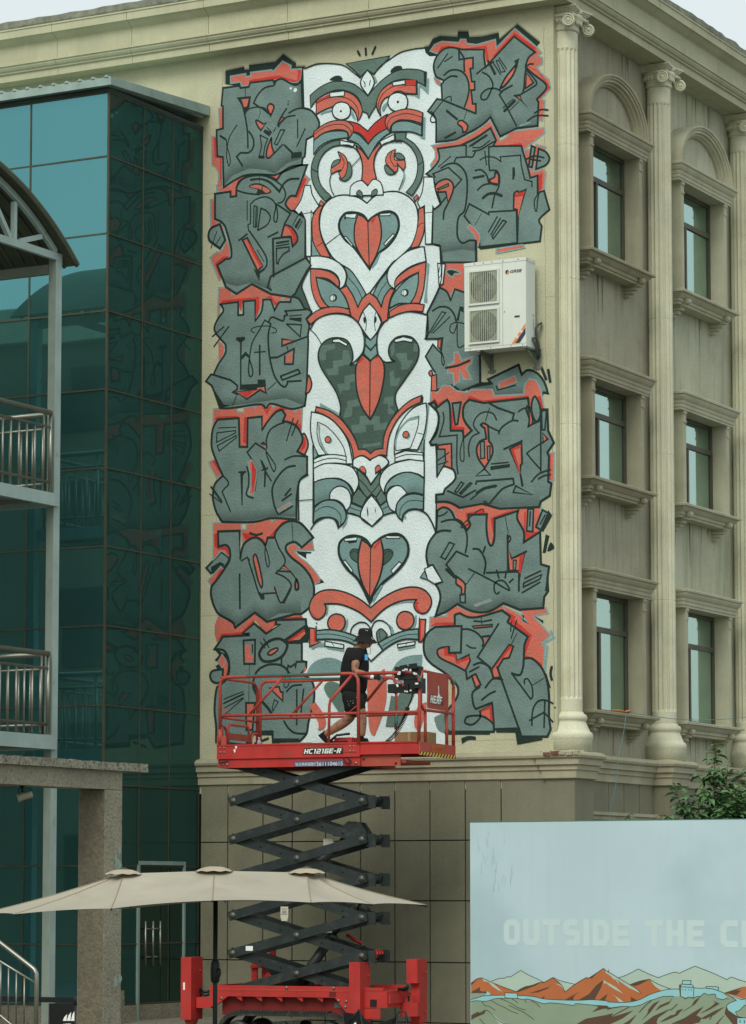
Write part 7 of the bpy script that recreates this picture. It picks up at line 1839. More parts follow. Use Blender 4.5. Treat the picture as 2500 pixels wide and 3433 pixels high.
# things lying on the platform
bx = thing('cardboard_box', LP(2.98, .75, 4.56), 'brown cardboard carton sealed with tape standing on the platform extension', 'box')
m = MB(); a = (2.643, 4.619); b = (3.190, 4.772); lbox(m, a[0], b[0]-.04, .55, .95, 4.562, b[1]); bo = m.build('carton', card, bx)
m = MB(); mid = (a[0]+b[0])/2; lbox(m, mid-.06, mid-.02, .546, .5495, 4.60, b[1]); m.build('tape', mat('brown_tape', (178, 152, 112), .35), bx)
cs = MB(); lbox(cs, .78, 1.36, .2, .7, 4.612, 4.622); lbox(cs, .92, 1.40, .25, .75, 4.623, 4.632); tag(cs.build('cardboard_sheet', card, at=LP(1.0, .4, 4.6)), 'flattened brown cardboard lying on the deck behind the red edge', 'cardboard')
wb = thing('water_bottle', LP(.47, .5, 4.56), 'small clear plastic bottle standing near the entry gate of the platform', 'bottle')
m = MB(); m.lathe(LP(.47, .5, 4.557), [(.03, 0), (.033, .02), (.033, .07), (.03, .075), (.033, .08), (.033, .11), (.014, .145), (.014, .155)], 12); m.build('body', mat('clear_plastic', (150, 160, 172), .2, var=0), wb)
m = MB(); m.lathe(LP(.47, .5, 4.713), [(.017, 0), (.017, .02)], 10); m.build('cap', mat('cap_white', (190, 195, 210), .5, var=0), wb)

# ================================================================ painter
PE = thing('person', LP(2.15, .66, 4.556), 'painter in black bucket hat, black t-shirt and shorts striding along the red platform', 'person')
PO = .66
def J(p, o): return LP(p[0], PO+o, p[1])
def skinned(name, verts, edges, m, parent, lv=2, root=0):
    me = bpy.data.meshes.new(name); org = V(parent['org'])
    me.from_pydata([V(v[0])-org for v in verts], edges, []); o = bpy.data.objects.new(name, me); COL.objects.link(o)
    bm = bmesh.new(); bm.from_mesh(me); ly = bm.verts.layers.skin.verify()
    for i, v in enumerate(bm.verts):
        r = verts[i][1]; v[ly].radius = r if isinstance(r, tuple) else (r, r); v[ly].use_root = (i == root)
    bm.to_mesh(me); bm.free()
    o.modifiers.new('s', 'SKIN').use_smooth_shade = True; sb = o.modifiers.new('u', 'SUBSURF'); sb.levels = lv; sb.render_levels = lv
    dg = bpy.context.evaluated_depsgraph_get(); dg.update()
    nm = bpy.data.meshes.new_from_object(o.evaluated_get(dg)); bpy.data.objects.remove(o); bpy.data.meshes.remove(me)
    nm.name = name; nm.materials.clear(); nm.materials.append(m)
    for p in nm.polygons: p.use_smooth = True
    ob = bpy.data.objects.new(name, nm); COL.objects.link(ob); ob.parent = parent; ob['org'] = tuple(org); return ob
hipc = (1.942, 5.349); chest = (1.964, 5.884); neckb = (2.017, 6.037); neckt = (2.078, 6.092); waist = (1.942, 5.560)
headc = (2.127, 6.169)
kneeL = (1.846, 5.010); ankL = (1.414, 4.763); toeL = (1.476, 4.660); heelL = (1.338, 4.768)
kneeR = (2.127, 4.991); ankR = (2.118, 4.701); toeR = (2.210, 4.635)
shR = (2.073, 5.947); elR = (2.063, 5.681); wrR = (2.329, 5.593); haR = (2.411, 5.589)
shL = (1.935, 5.966); elL = (1.980, 5.713); wrL = (2.182, 5.634)
bv = [(J(hipc, 0), (.13, .12)), (J(waist, 0), (.11, .10)), (J(chest, 0), (.12, .11)), (J(neckb, 0), .10), (J(neckt, 0), .072), (J(headc, 0), .09),
      (J(hipc, -.09), .10), (J(((hipc[0]+kneeR[0])/2+.02, (hipc[1]+kneeR[1])/2), -.10), .11), (J(kneeR, -.10), .074), (J((kneeR[0]*.6+ankR[0]*.4-.012, kneeR[1]*.6+ankR[1]*.4), -.10), .080), (J(ankR, -.10), .050),
      (J(hipc, .10), .10), (J(((hipc[0]+kneeL[0])/2, (hipc[1]+kneeL[1])/2), .11), .11), (J(kneeL, .11), .076), (J((kneeL[0]*.62+ankL[0]*.38, kneeL[1]*.62+ankL[1]*.38-.006), .11), .082), (J(ankL, .11), .050),
      (J(shR, -.19), .08), (J(((shR[0]+elR[0])/2, (shR[1]+elR[1])/2), -.23), .068), (J(elR, -.25), .056), (J(((elR[0]+wrR[0])/2, (elR[1]+wrR[1])/2), -.23), .054), (J(wrR, -.22), .038),
      (J(shL, .19), .062), (J(((shL[0]+elL[0])/2, (shL[1]+elL[1])/2), .22), .052), (J(elL, .24), .043), (J(((elL[0]+wrL[0])/2, (elL[1]+wrL[1])/2), .23), .040), (J(wrL, .22), .028)]
be = [(0, 1), (1, 2), (2, 3), (3, 4), (4, 5), (0, 6), (6, 7), (7, 8), (8, 9), (9, 10), (0, 11), (11, 12), (12, 13), (13, 14), (14, 15), (2, 16), (16, 17), (17, 18), (18, 19), (19, 20), (2, 21), (21, 22), (22, 23), (23, 24), (24, 25)]
body = skinned('body', bv, be, skin_tat, PE)
# head: cranium, jaw, nose, ear
hc = J(headc, 0); fx = (E1*.97+E2*.10).normalized()
bm = bmesh.new(); bmesh.ops.create_uvsphere(bm, u_segments=24, v_segments=18, radius=1)
fy = EZ.cross(fx).normalized(); vs = []
for v in bm.verts:
    p = v.co.copy(); x, y, z = p
    r = V((x*.100, y*.078, z*.125))
    if z < 0: r.x += .018*(-z) + (.012 if x > .3 else 0); r.y *= 1-.28*(-z)
    if abs(y) < .22 and x > .8: r.x += .030*max(0, 1-abs(z+.05)/.22)          # nose
    if x > .75 and abs(z+.52) < .10 and abs(y) < .35: r.x += .008              # lips
    if x > .6 and .05 < z < .25 and .2 < abs(y) < .6: r.x -= .010              # eye sockets
    vs.append(hc+fx*r.x+fy*r.y+EZ*r.z)
hm = MB(); hm.add(vs, [tuple(q.index for q in f.verts) for f in bm.faces], 0, True); bm.free()
head = hm.build('head', skin, PE)
for s_ in (-1, 1):
    m = MB(); m.lathe(hc+fy*s_*.070-fx*.012+EZ*(-.012), [(.012, 0), (.024, .006), (.020, .014)], 12, axis=fy*s_); m.build('ear', skin, head)
    m = MB(); m.lathe(hc+fy*s_*.032+fx*.078+EZ*.018, [(.004, 0), (.011, .004), (.006, .010)], 10, axis=fx); m.build('eye', ink, head)
m = MB(); m.obox(hc+fx*.094+fy*(-.022)+EZ*(-.066), fy*.044, fx*.006, EZ*.006); m.build('mouth', mat('lips', (150, 92, 80), .6, var=0), head)
m = MB()
vv = []
for i in range(25):
    a = math.pi*.42+math.pi*1.16*i/24
    for z, r in ((-.055, .088), (.03, .103)): vv.append(hc+fx*(r*1.03*math.cos(a))+fy*(r*.82*math.sin(a))+EZ*z)
m.add(vv, [(2*i, 2*i+2, 2*i+3, 2*i+1) for i in range(24)], 0, True); m.build('hair', mat('short_dark_hair', (52, 46, 42), .9, var=.2, vscale=40), head)
# bucket hat, tilted forward
ht = (EZ*.97+fx*.10-E2*.06).normalized(); hx = (fx-ht*fx.dot(ht)).normalized(); hb = hc+EZ*.045
m = MB(); n = 28; prof_ = [(.185, -.085), (.178, -.080), (.112, .0), (.108, .03), (.098, .095), (.085, .120), (.05, .130), (.0, .131)]
vs = []
for r, z in prof_:
    for j in range(n):
        t = 2*math.pi*j/n; w_ = .010*math.sin(3*t+1)*(1 if r > .12 else .2); vs.append(hb+ht*(z+w_)+hx*(r*1.06*math.cos(t))+ht.cross(hx)*(r*.95*math.sin(t)))
m.add(vs, [(i*n+j, i*n+(j+1) % n, (i+1)*n+(j+1) % n, (i+1)*n+j) for i in range(len(prof_)-1) for j in range(n)], 0, True); hat = m.build('bucket_hat', cloth, PE)
m = MB()
for dx, dz in ((.03, .10), (.055, .095), (-.08, .02), (.13, -.01), (.15, -.03)):
    c = hb+ht*dz+hx*dx-ht.cross(hx)*(.093 if abs(dx) < .1 else .08); m.lathe(c, [(.0, -.008), (.008, 0), (.0, .008)], 8, axis=-E2)
m.build('paint_spot', white_p, hat, kind='stuff')
m = MB(); p = hc+fx*.075+EZ*.0-fy*.075; m.tube([p, p+EZ*-.10+fx*.02, p+EZ*-.21+fx*.035, p+EZ*-.215+fx*.0], .004, 5); m.build('chin_cord', black_m, hat)
# clothes
sv = [(J((hipc[0]-.01, hipc[1]-.06), 0), (.245, .20)), (J((waist[0]-.01, waist[1]), 0), (.23, .19)), (J((chest[0]-.015, chest[1]), 0), (.25, .215)), (J((neckb[0]-.03, neckb[1]-.01), 0), (.155, .145)),
      (J((shR[0], shR[1]+.01), -.175), .118), (J((shR[0]*.35+elR[0]*.65, shR[1]*.35+elR[1]*.65), -.24), .108), (J((shL[0], shL[1]+.01), .175), .118), (J((shL[0]*.35+elL[0]*.65, shL[1]*.35+elL[1]*.65), .23), .108)]
sh_ = skinned('t_shirt', sv, [(0, 1), (1, 2), (2, 3), (2, 4), (4, 5), (2, 6), (6, 7)], cloth, PE)
hm1 = V(hipc).lerp(V(kneeR), .90); hm2 = V(hipc).lerp(V(kneeL), .90)
skinned('shorts', [(J((hipc[0], hipc[1]+.12), 0), (.225, .19)), (J((hipc[0], hipc[1]-.04), 0), (.23, .20)), (J((hipc[0]+.02, hipc[1]-.12), -.095), .168), (J(hm1, -.105), .150), (J((hipc[0]-.02, hipc[1]-.12), .10), .168), (J(hm2, .11), .150)], [(0, 1), (1, 2), (2, 3), (1, 4), (4, 5)], cloth, PE)
m = MB(); c = (2.189, 5.851); q = J((c[0], c[1]), -.135); m.obox(q-E2*.02, E1*.035+E2*.03, EZ*.085, E2*-.012); m.build('chest_print', mat('blue_print', (88, 170, 220), .7, var=0), PE)
m = MB()
for q in range(9):
    a = (1.978, 5.242); m.lathe(J((a[0]+rnd.uniform(-.05, .12), a[1]+rnd.uniform(-.07, .10)), -.245), [(.0, -.004), (.005, 0), (0, .004)], 6, axis=-E2)
m.build('paint_spot', white_p, PE, kind='stuff')
for nm_, ank, toe, o, up in (('R', ankR, toeR, -.10, 0), ('L', ankL, toeL, .11, 1)):
    if up: hl = heelL; vsx = [(J((ank[0], ank[1]+.03), o), .046), (J((hl[0]+.02, hl[1]-.012), o), .044), (J(((hl[0]+toe[0])/2, (hl[1]+toe[1])/2), o), .044), (J(toe, o), .036)]
    else: vsx = [(J((ank[0], ank[1]+.05), o), .048), (J((ank[0]-.05, 4.600), o), .042), (J((ank[0]+.07, 4.598), o), .042), (J((ank[0]+.155, 4.590), o), .034)]
    skinned('shoe', vsx, [(0, 1), (0, 2), (1, 2), (2, 3)], cloth, PE)
    m = MB()
    if up: m.tube([J((heelL[0]-.028, heelL[1]-.012), o-.03), J((toe[0]-.06, toe[1]-.025), o-.035)], .010, 6)
    else: m.tube([J((ank[0]-.09, 4.566), o-.04), J((ank[0]+.16, 4.566), o-.035)], .010, 6)
    m.build('shoe_sole', white_p, PE)
# gloved hands: palm, five fingers, holding a spray can
glove = mat('black_glove', (36, 38, 38), .7, var=.2, vscale=20)
def hand(wr, ha, o, side):
    d = (V(ha)-V(wr)); L_ = max(d.length, .01); d = d/L_; f = E1*d.x+EZ*d.y; p = J(wr, o)
    a = E2*side; u = f.cross(a).normalized()
    if u.z < 0: u = -u
    vs = [(p, .027), (p+f*.05, (.030, .038)), (p+f*.085, (.026, .040))]; ed = [(0, 1), (1, 2)]
    for q, (t, ln) in enumerate(((-.032, .062), (-.011, .072), (.011, .068), (.032, .052))):
        b = len(vs); k = p+f*.09+u*t
        vs += [(k, .0105), (k+f*ln*.45+a*.010, .0098), (k+f*ln*.72+a*.034, .009), (k+f*ln*.60+a*.056, .008)]; ed += [(2, b), (b, b+1), (b+1, b+2), (b+2, b+3)]
    b = len(vs); k = p+f*.035+u*.034
    vs += [(k, .013), (k+f*.03+u*.022+a*.012, .011), (k+f*.055+u*.018+a*.034, .0095)]; ed += [(1, b), (b, b+1), (b+1, b+2)]
    return skinned('hand', vs, ed, glove, PE, 1)
hand(wrR, haR, -.22, 1); hand(wrL, (wrL[0]+.1, wrL[1]-.01), .22, -1)
m = MB(); p = J(wrR, -.22); f = (E1*(haR[0]-wrR[0])+EZ*(haR[1]-wrR[1])).normalized(); m.tube([p-f*.02, p+f*.035], [.034, .036], 12); m.build('wrist_band', white_p, PE)
sc_ = thing('spray_can', LP(wrR[0]+.10, PO-.16, wrR[1]), 'grey spray can held in the black glove of the painter', 'spray can')
m = MB(); p = J((wrR[0]+.115, wrR[1]-.075), -.175); m.lathe(p, [(.028, 0), (.032, .006), (.032, .135), (.024, .15), (.012, .155)], 16); m.build('can', mat('can_grey', (150, 160, 156), .35, .5), sc_)
m = MB(); m.lathe(p, [(.012, .155), (.012, .175), (.008, .178)], 10); m.build('nozzle', white_p, sc_)

# ================================================================ air conditioner
A = thing('air_conditioner', (-.8, -.3, 10.8), 'white outdoor air conditioner with two fan grilles, bracketed to the painted wall', 'air conditioner')
ax0, ax1, az0, az1, af, ab = -1.335, -.277, 10.775, 12.16, -.46, -.13
m = MB(); m.box(ax0, ax1, af, ab, az0, az1-.05); m.box(ax0-.006, ax1+.006, af-.006, ab+.006, az1-.05, az1)
# raised rims
cas = m.build('casing', ac_white, A)
m = MB(); xd = ax0+.66
m.box(xd-.003, xd+.003, af-.003, af, az0+.03, az1-.05); m.box(ax0, ax1, af-.002, af, az0+.04, az0+.045); m.build('seam', mat('seam_grey', (150, 158, 146), .6), cas)
m = MB()
for x in (ax0+.18, ax0+.33, ax0+.48, ax0+.67, ax0+.93): m.lathe((x, af-.006, az1-.025), [(.010, 0), (.006, .005)], 8, axis=(0, -1, 0))
for x in (ax0+.10, ax0+.45, ax0+.80, ax0+1.0): m.lathe((x, af, az0+.02), [(.009, 0), (.005, .005)], 8, axis=(0, -1, 0))
for y in (af+.05, ab-.05): m.lathe((ax1+.006, y, az1-.025), [(.010, 0), (.006, .005)], 8, axis=(1, 0, 0))
m.lathe((xd+.03, af, az0+.56), [(.010, 0), (.006, .004)], 8, axis=(0, -1, 0)); m.build('screw', ac_dark, cas, kind='stuff')
for zc in (az0+.98, az0+.37):
    gx0, gx1, hh = ax0+.075, ax0+.605, .275
    m = MB(); m.box(gx0+.02, gx1-.02, af-.004, af-.001, zc-hh+.02, zc+hh-.02); m.build('fan_opening', mat('fan_shroud', (158, 166, 146), .7, var=.1), cas)
    fc = V(((gx0+gx1)/2, af-.006, zc)); m = MB()
    m.lathe(fc, [(.235, 0), (.235, .003)], 36, axis=(0, -1, 0)); m.build('fan_ring', mat('fan_throat', (44, 58, 52), .8), cas)
    m = MB()
    for q in range(3):
        a = q*2.094+.4+zc; pl = [(.05*math.cos(a), .05*math.sin(a))]+[(.215*math.cos(a+t), .215*math.sin(a+t)) for t in (0, .35, .7, 1.0)]+[(.06*math.cos(a+.9), .06*math.sin(a+.9))]
        m.prism(pl, fc+V((0, -.0035, 0)), (1, 0, 0), (0, 0, 1), (0, -.002, 0))
    m.lathe(fc+V((0, -.003, 0)), [(.06, 0), (.05, .006)], 16, axis=(0, -1, 0)); m.build('fan', mat('fan_blade', (92, 108, 92), .5), cas)
    gr = MB(); t = .012
    gr.box(gx0, gx1, af-.03, af-.008, zc-hh, zc-hh+.028); gr.box(gx0, gx1, af-.03, af-.008, zc+hh-.028, zc+hh); gr.box(gx0, gx0+.026, af-.03, af-.008, zc-hh+.028, zc+hh-.028); gr.box(gx1-.026, gx1, af-.03, af-.008, zc-hh+.028, zc+hh-.028)
    go = gr.build('fan_grille', ac_white, cas)
    gw = MB()
    for i in range(34):
        z = zc-hh+.035+(2*hh-.07)*i/33; gw.box(gx0+.026, gx1-.026, af-.022, af-.017, z-.0014, z+.0014)
    for i in range(13):
        x = gx0+.045+(gx1-gx0-.09)*i/12; gw.box(x-.0028, x+.0028, af-.028, af-.023, zc-hh+.028, zc+hh-.028)
    gw.build('wires', grille_m, go, kind='stuff')
# printed logo, name and stripe; handle recess
lg = V((ax0+.74, af-.002, az1-.205))
m = MB(); pl = [(.034*math.cos(t), .034*math.sin(t)) for t in [R(a) for a in range(60, 300, 16)]]+[(.0, -.012), (.0, .008), (.03, .012)]
m.prism(pl, lg, (1, 0, 0), (0, 0, 1), (0, -.002, 0)); m.build('emblem', navy, A)
m = MB(); m.prism([(-.012, -.034), (.018, -.03), (.034, -.006), (.034, .006), (-.006, .004), (-.004, -.01), (.012, -.01), (-.010, -.02)], lg+V((.004, -.0025, 0)), (1, 0, 0), (0, 0, 1), (0, -.002, 0)); m.build('emblem', orange, A)
text('lettering', 'GREE', .046, (ax0+.79, af-.002, az1-.226), V((1, 0, 0)), V((0, 0, 1)), navy, A, .02, .25, .003, .205)
m = MB(); m.prism([(0, 0), (.055, 0), (.235, .25), (.235, .30)], (ax1-.245, af-.002, az0+.055), (1, 0, 0), (0, 0, 1), (0, -.002, 0)); m.build('stripe', orange, A)
m = MB(); m.prism([(.06, 0), (.135, 0), (.235, .13), (.235, .235)], (ax1-.245, af-.002, az0+.055), (1, 0, 0), (0, 0, 1), (0, -.002, 0)); m.build('stripe', navy, A)
m = MB()
for cx, cz in ((.095, .095), (.165, .175)):
    for q in range(6):
        a = q*1.047+.3; m.prism([(-.004, 0), (.004, 0), (.003, .032), (-.003, .032)], (ax1-.245+cx, af-.0045-q*.0001, az0+.055+cz), (math.cos(a), 0, math.sin(a)), (-math.sin(a), 0, math.cos(a)), (0, -.001, 0))
m.build('snowflake', white_p, A)
m = MB(); m.box(xd+.20, xd+.29, af-.003, af-.0005, az0+.455, az0+.485); m.build('handle_recess', ac_dark, A)
m = MB(); m.box(ax1+.0005, ax1+.003, ab-.10, ab-.04, az0+.50, az0+.53); m.box(ax1+.0005, ax1+.002, ab-.09, ab-.05, az0+.30, az0+.46); m.build('side_label', mat('label_grey', (176, 184, 176), .6, alt=(90, 100, 96), altamt=.6, altscale=60), A)
for x in (ax0+.25, ax1-.02):
    m = MB(); m.prism([(-.45, 0), (0, 0), (0, -.26)], (x-.02, 0, az0-.003), (0, 1, 0), (0, 0, 1), (.012, 0, 0)); m.box(x-.03, x+.02, -.47, -.002, az0-.03, az0-.004); m.box(x-.03, x+.03, -.02, -.002, az0-.30, az0); m.box(x-.07, x+.07, -.012, -.002, az0-.29, az0-.25)
    m.build('bracket', mat('bracket_steel', (118, 126, 114), .6, .1, alt=(96, 70, 48), altamt=.7, altscale=8), A)
m = MB()
def pipe(pts, r): m.tube(pts, r, 6)
pw = [(-0.229, -0.020, 11.195), (-0.247, -0.100, 11.158), (-0.274, -0.140, 11.077), (-0.257, -0.140, 10.948), (-0.249, -0.120, 10.836), (-0.240, -0.100, 10.622)]
for q in range(3): pipe([V(p)+V((.014*q, -.012*q, .008*math.sin(2*q+i))) for i, p in enumerate(pw)], .012)
pu = [(-0.319, -0.250, 10.948), (-0.256, -0.260, 10.878), (-0.230, -0.220, 10.780), (-0.242, -0.160, 10.689), (-0.248, -0.120, 10.617), (-0.236, -0.080, 10.651), (-0.240, -0.060, 10.769)]
for q in range(2): pipe([V(p)+V((.016*q, .0, .012*q)) for p in pu], .013)
pipe([(-0.282, -0.250, 10.920), (-0.250, -0.200, 10.938), (-0.232, -0.120, 10.886), (-0.231, -0.080, 10.777)], .015)
m.each('pipe', mat('pipe_wrap', (66, 74, 68), .8, alt=(170, 170, 150), altamt=.9, altscale=12, altlo=.58), A)

# ================================================================ hoarding, right foreground
HB = thing('billboard', (3.6, -6.08, 0), 'pale blue printed hoarding with big letters over an orange mountain drawing', 'billboard')
BY = -6.10; BX0, BX1, BZ0, BZ1 = 1.535, 5.75, .35, 3.332
m = MB(); m.box(BX0, BX1, BY, BY+.05, BZ0, BZ1); bd = m.build('panel', board_m, HB)
m = MB(); m.box(BX0-.004, BX1, BY+.002, BY+.055, BZ1+.0005, BZ1+.012); m.build('top_edge', mat('teal_edge', (70, 120, 112), .7), HB)
m = MB()
for x in (BX0+.15, 3.0, 4.4, BX1-.15): m.box(x-.03, x+.03, BY+.056, BY+.116, 0, BZ1-.1); m.obox((x-.02, BY+.117, 2.2), (.04, 0, 0), (0, 1.2, -2.2), (0, .05, .02))
m.each('support', grey_steel, HB)
(tx0, tz0), (tx1, tz1) = (2.024, 1.727), (2.026, 2.068)
block_text('lettering', 'OUTSIDE THE CITY', tz1-tz0, (tx0, BY-.001, tz0), V((1, 0, 0)), V((0, 0, 1)), letter_m, HB, .235, .68, .13, 0, 3.98, .0008, True)
BOARD = """P printed_scene
F pm 1839,1251 1960,1296 2021,1297 2081,1319 2117,1314 2262,1402 2393,1339 2512,1293 2595,1254 2738,1317 2820,1281 2927,1256 3038,1236 3218,904 1668,875
C 8x 1839,1256! 1960,1296 2021,1297 2081,1319 2117,1314! 2189,1358 2268,1402! 2393,1339 2512,1293 2595,1254!
C 8x 2738,1317 2820,1281 2927,1256 3038,1236
F po 1545,1225 1621,1280 1700,1300 1851,1240 2020,1183 2200,1127 2320,1188 2428,1211 2536,1250 2607,1256 2726,1317 2844,1228 2902,1133 3044,1236 3197,1320 3244,1321 3444,1443 3502,1407 3525,1439 3522,1015 1545,981
F pb 3244,1321 3444,1443 3338,1368 3279,1309
F pb 3443,1295 3337,1224 3243,1117 3078,1029 3312,1035 3407,1194
F pb 2902,1037 3032,1103 3102,1141 3026,1081 3013,1033
F pb 3382,1040 3499,1121 3464,1036
F pb 1545,1111 1681,1184 1669,1151 1687,1124 1778,1120 1766,1093 1545,1068
F pb 1545,1225 1700,1300 1621,1259 1545,1198
F pb 2200,1127 2320,1188 2547,1250 2488,1212 2236,1122
F pb 2392,1112 2666,1195 2720,1237 2654,1172 2511,1121
F pb 2558,1047 2612,1085 2594,1042
F pm 1700,1298 1743,1287 1839,1251 1912,1193 2002,1124 1948,1139 1851,1192 1803,1245 1730,1255
F pm 2750,1312 2809,1281 2885,1207
F pm 2749,1242 2844,1206 2902,1143 2914,1197 2885,1207 2820,1227
F pm 3467,1428 3525,1397 3525,1360 3478,1386
F pm 3443,1295 3524,1248 3524,1238 3466,1258 3454,1242
C 8x 1545,1225! 1621,1280 1700,1300! 1851,1240 2020,1183 2200,1127! 2320,1188 2428,1211 2536,1250 2607,1256 2726,1317! 2844,1228 2902,1133! 3044,1236 3197,1320 3244,1321 3444,1443! 3525,1386!
F pg 1545,1095 1730,1101 1790,1077 1545,1003
F pg 1545,981 1620,999 1766,996 1911,1036 2068,1039 2200,1036 2367,1033 2534,993 2700,985 2866,977 3019,964 3066,986 3218,978 3521,963 3514,380 1545,380
F pc 1545,1014 1669,1048 1742,1066 2032,1078 2415,1071 2629,1037 3055,1029 3301,1041 3522,1026 3521,963 3335,970 3066,984 3019,964 2842,982 2688,990 2605,978 2534,993 2379,1030 2296,1026 2200,1041 2068,1039 1911,1031 1766,994 1620,999 1545,986
F pc 1742,1066 1784,1126 1827,1094 1814,1067
C 8x 1545,1014 1669,1048 1742,1066 2032,1078 2415,1071 2629,1037 3055,1029 3301,1041 3522,1026
C 8x 1545,986 1620,999 1766,996 1911,1033 2068,1039 2200,1041 2296,1026 2379,1032 2534,993 2605,978 2688,990 2842,982 3019,964 3066,986 3335,970 3521,963
F pc o8x 2038,1110 2218,1106 2220,1036 2038,1044
F pb 1545,808 1632,853 1692,843 1759,879 1741,833 1595,776 1545,743
F pm 1789,867 1898,804 1994,731 2090,706 2030,678 1958,703 1898,772
F pb 3064,726 3194,797 3381,833 3521,857 3518,593 2981,581
F pb 3329,970 3370,949 3276,879 3440,929 3521,931 3521,957
C 8x 1705,984 1753,936 1802,932 1898,879
C 8x 1838,1008 1935,956 2031,920 2139,868 2223,843
C 8x 1971,1032 2092,991 2235,918 2337,893
C 8x 2091,948 2223,896 2319,855 2455,772
C 8x 2140,1035 2224,982
C 8x 2320,1027 2343,990
C 8x 2415,1012 2486,981 2546,929
C 8x 1595,776 1759,879 1898,782 1994,720 2102,701
C 8x 1668,767 1740,693
F pm 3643,1324 3724,1346 3817,1385 3932,1444 4070,1383 4207,1334 4321,1375 4436,1408 4492,1393 4709,1487 4933,1409 5145,1324 5201,1356 5290,1326 5401,1302 5398,1069 4318,1050 3860,1127
C 8x 3643,1324! 3724,1346 3817,1385 3932,1442! 4070,1383 4207,1334! 4321,1375 4436,1408 4492,1393! 4709,1487! 4933,1409 5045,1364 5145,1322! 5201,1354 5290,1326 5401,1298
F po 3815,1242 3954,1292 4086,1314 4160,1247 4251,1170 4158,1048 3814,1042
F pb 3815,1242 3954,1288 4086,1314 3977,1255 3884,1222
F pm 4086,1314 4183,1263 4274,1228 4388,1193 4251,1170 4160,1226
F po 3504,1375 3631,1282 3676,1219 3642,1292 3803,1200 3953,1133 4090,1120 3952,1055 3813,1021 3501,1015
F pm 3504,1407 3654,1324 3827,1232 3919,1180 3964,1134 3803,1200 3665,1287 3631,1298 3584,1307
F pm 3503,1264 3618,1207 3722,1125 3607,1176 3503,1237
F pm 3560,1122 3664,1060 3727,1019 3663,1018 3617,1081
F pb 3826,1089 3912,1043 3825,1031
C 8x 3504,1407! 3654,1324 3827,1232 3919,1180 3964,1134!
C 8x 3815,1242! 3954,1288 4086,1314! 4183,1263 4274,1228 4388,1193
F po 5098,1157 5277,1212 5378,1244 5400,1239 5398,1079 5287,1108
F pb 5098,1157 5378,1244 5266,1191 5333,1192 5265,1129 5176,1148
F pg 3500,920 3721,961 3974,992 4113,1052 4262,1096 4364,1103 4523,1106 4682,1088 4795,1111 4835,1148 4941,1139 5053,1146 5165,1137 5265,1066 5398,1110 5386,380 3493,380
F pc 3501,1017 3652,1012 3813,1021 3952,1055 4090,1120 4251,1170 4365,1192 4502,1195 4694,1213 4796,1210 4863,1216 4953,1207 5054,1172 5131,1116 5164,1075 5131,1090 5086,1074 4997,1093 4986,1134 4936,1139 4885,1128 4835,1148 4783,1110 4727,1104 4682,1083 4625,1097 4580,1076 4523,1106 4421,1102 4364,1103 4262,1096 4158,1063 4067,1035 3974,992 3848,963 3709,964 3547,942 3500,957
C 8x 3501,1017 3652,1012 3813,1021 3952,1055 4090,1120 4251,1170 4365,1192 4502,1195
C 8x 4694,1213 4796,1210 4863,1216 4953,1207 5054,1172 5165,1127 5265,1066
C 8x 3500,957 3547,942 3709,964 3848,963 3974,992 4067,1035 4158,1063 4262,1096 4364,1103 4421,1102
C 8x 4523,1106 4580,1076 4625,1097 4682,1083 4727,1104 4783,1110 4835,1148 4885,1128 4936,1139 4986,1134 4997,1093 5086,1074 5131,1090 5159,1075
F pc o8x 4513,1226 4694,1218 4687,1088 4625,1097 4580,1081 4512,1106
F pb 4491,1252 4519,1252 4512,1106 4501,1106
F pc o8x 4519,1258 4672,1253 4694,1218 4516,1226
F pc o8x 4537,1303 4656,1305 4650,1256 4536,1258
F pb 4532,1294 4542,1303 4542,1258 4532,1258
F pb 4538,1200 4547,1201 4547,1180 4538,1179
F pb 4575,1201 4584,1201 4584,1180 4575,1180
F pb 4621,1200 4629,1200 4628,1179 4620,1179
F pb 4655,1197 4664,1197 4663,1176 4654,1176
F pc o8x 4864,1235 5021,1231 5032,1218 5020,1187 4942,1207 4869,1211
F pc o8x 5198,1122 5331,1078 5398,1089 5395,852 5284,860 5152,940 5130,992 5175,1034 5265,1066
F pg o8x 5252,921 5308,943 5375,1006 5408,1007 5406,842 5284,865
F pb 5130,997 5152,940 5268,865 5266,766 5216,765 5106,898
F pc o8x 5273,849 5406,852 5405,738 5272,735
F pb 5306,824 5319,824 5319,788 5306,788
F pb 5364,820 5377,820 5377,784 5363,784
F pb 3995,750 4134,848 4185,870 4317,925 4386,952 4202,828 4179,775 4201,723 3914,717
F pb 4066,930 4135,1005 4227,1049 4158,974 4088,889 3973,792 4054,878
F pb 4157,911 4226,986 4364,1041 4410,1094 4352,1009 4249,965
F pb 4259,798 4373,863 4430,874 4465,927 4544,950 4464,865 4339,810 4224,771
F pb 4521,902 4658,988 4704,1057 4783,1105 4715,1015 4612,951
F pb 4384,758 4566,835 4691,911 4827,986 4724,870 4792,840 4769,787 4655,754
F pb 4770,891 4917,977 4985,1030 4952,1061 5041,1021 4883,935
F pb 4780,829 4939,915 5107,986 4972,885 4848,830
F pb 4982,760 5038,824 5112,888 5027,792 5015,740
F pb 3499,856 3581,874 3534,815 3859,916 3719,818 3498,719
F pb 3672,712 3800,788 3904,864 3811,747
F pb 3500,957 3558,937 3500,915
C 8x 3939,891 4032,982 4113,1047
C 8x 3801,957 3627,869 3534,815
C 8x 4374,926 4466,1006
C 8x 4904,821 4938,874"""
BC = dict(m=('print_sage', (168, 190, 176)), o=('print_orange', (176, 104, 62)), b=('print_brown', (88, 66, 50)), g=('print_green', (134, 153, 130)), c=('print_aqua', (140, 194, 200)), x=('print_line', (60, 62, 50)))
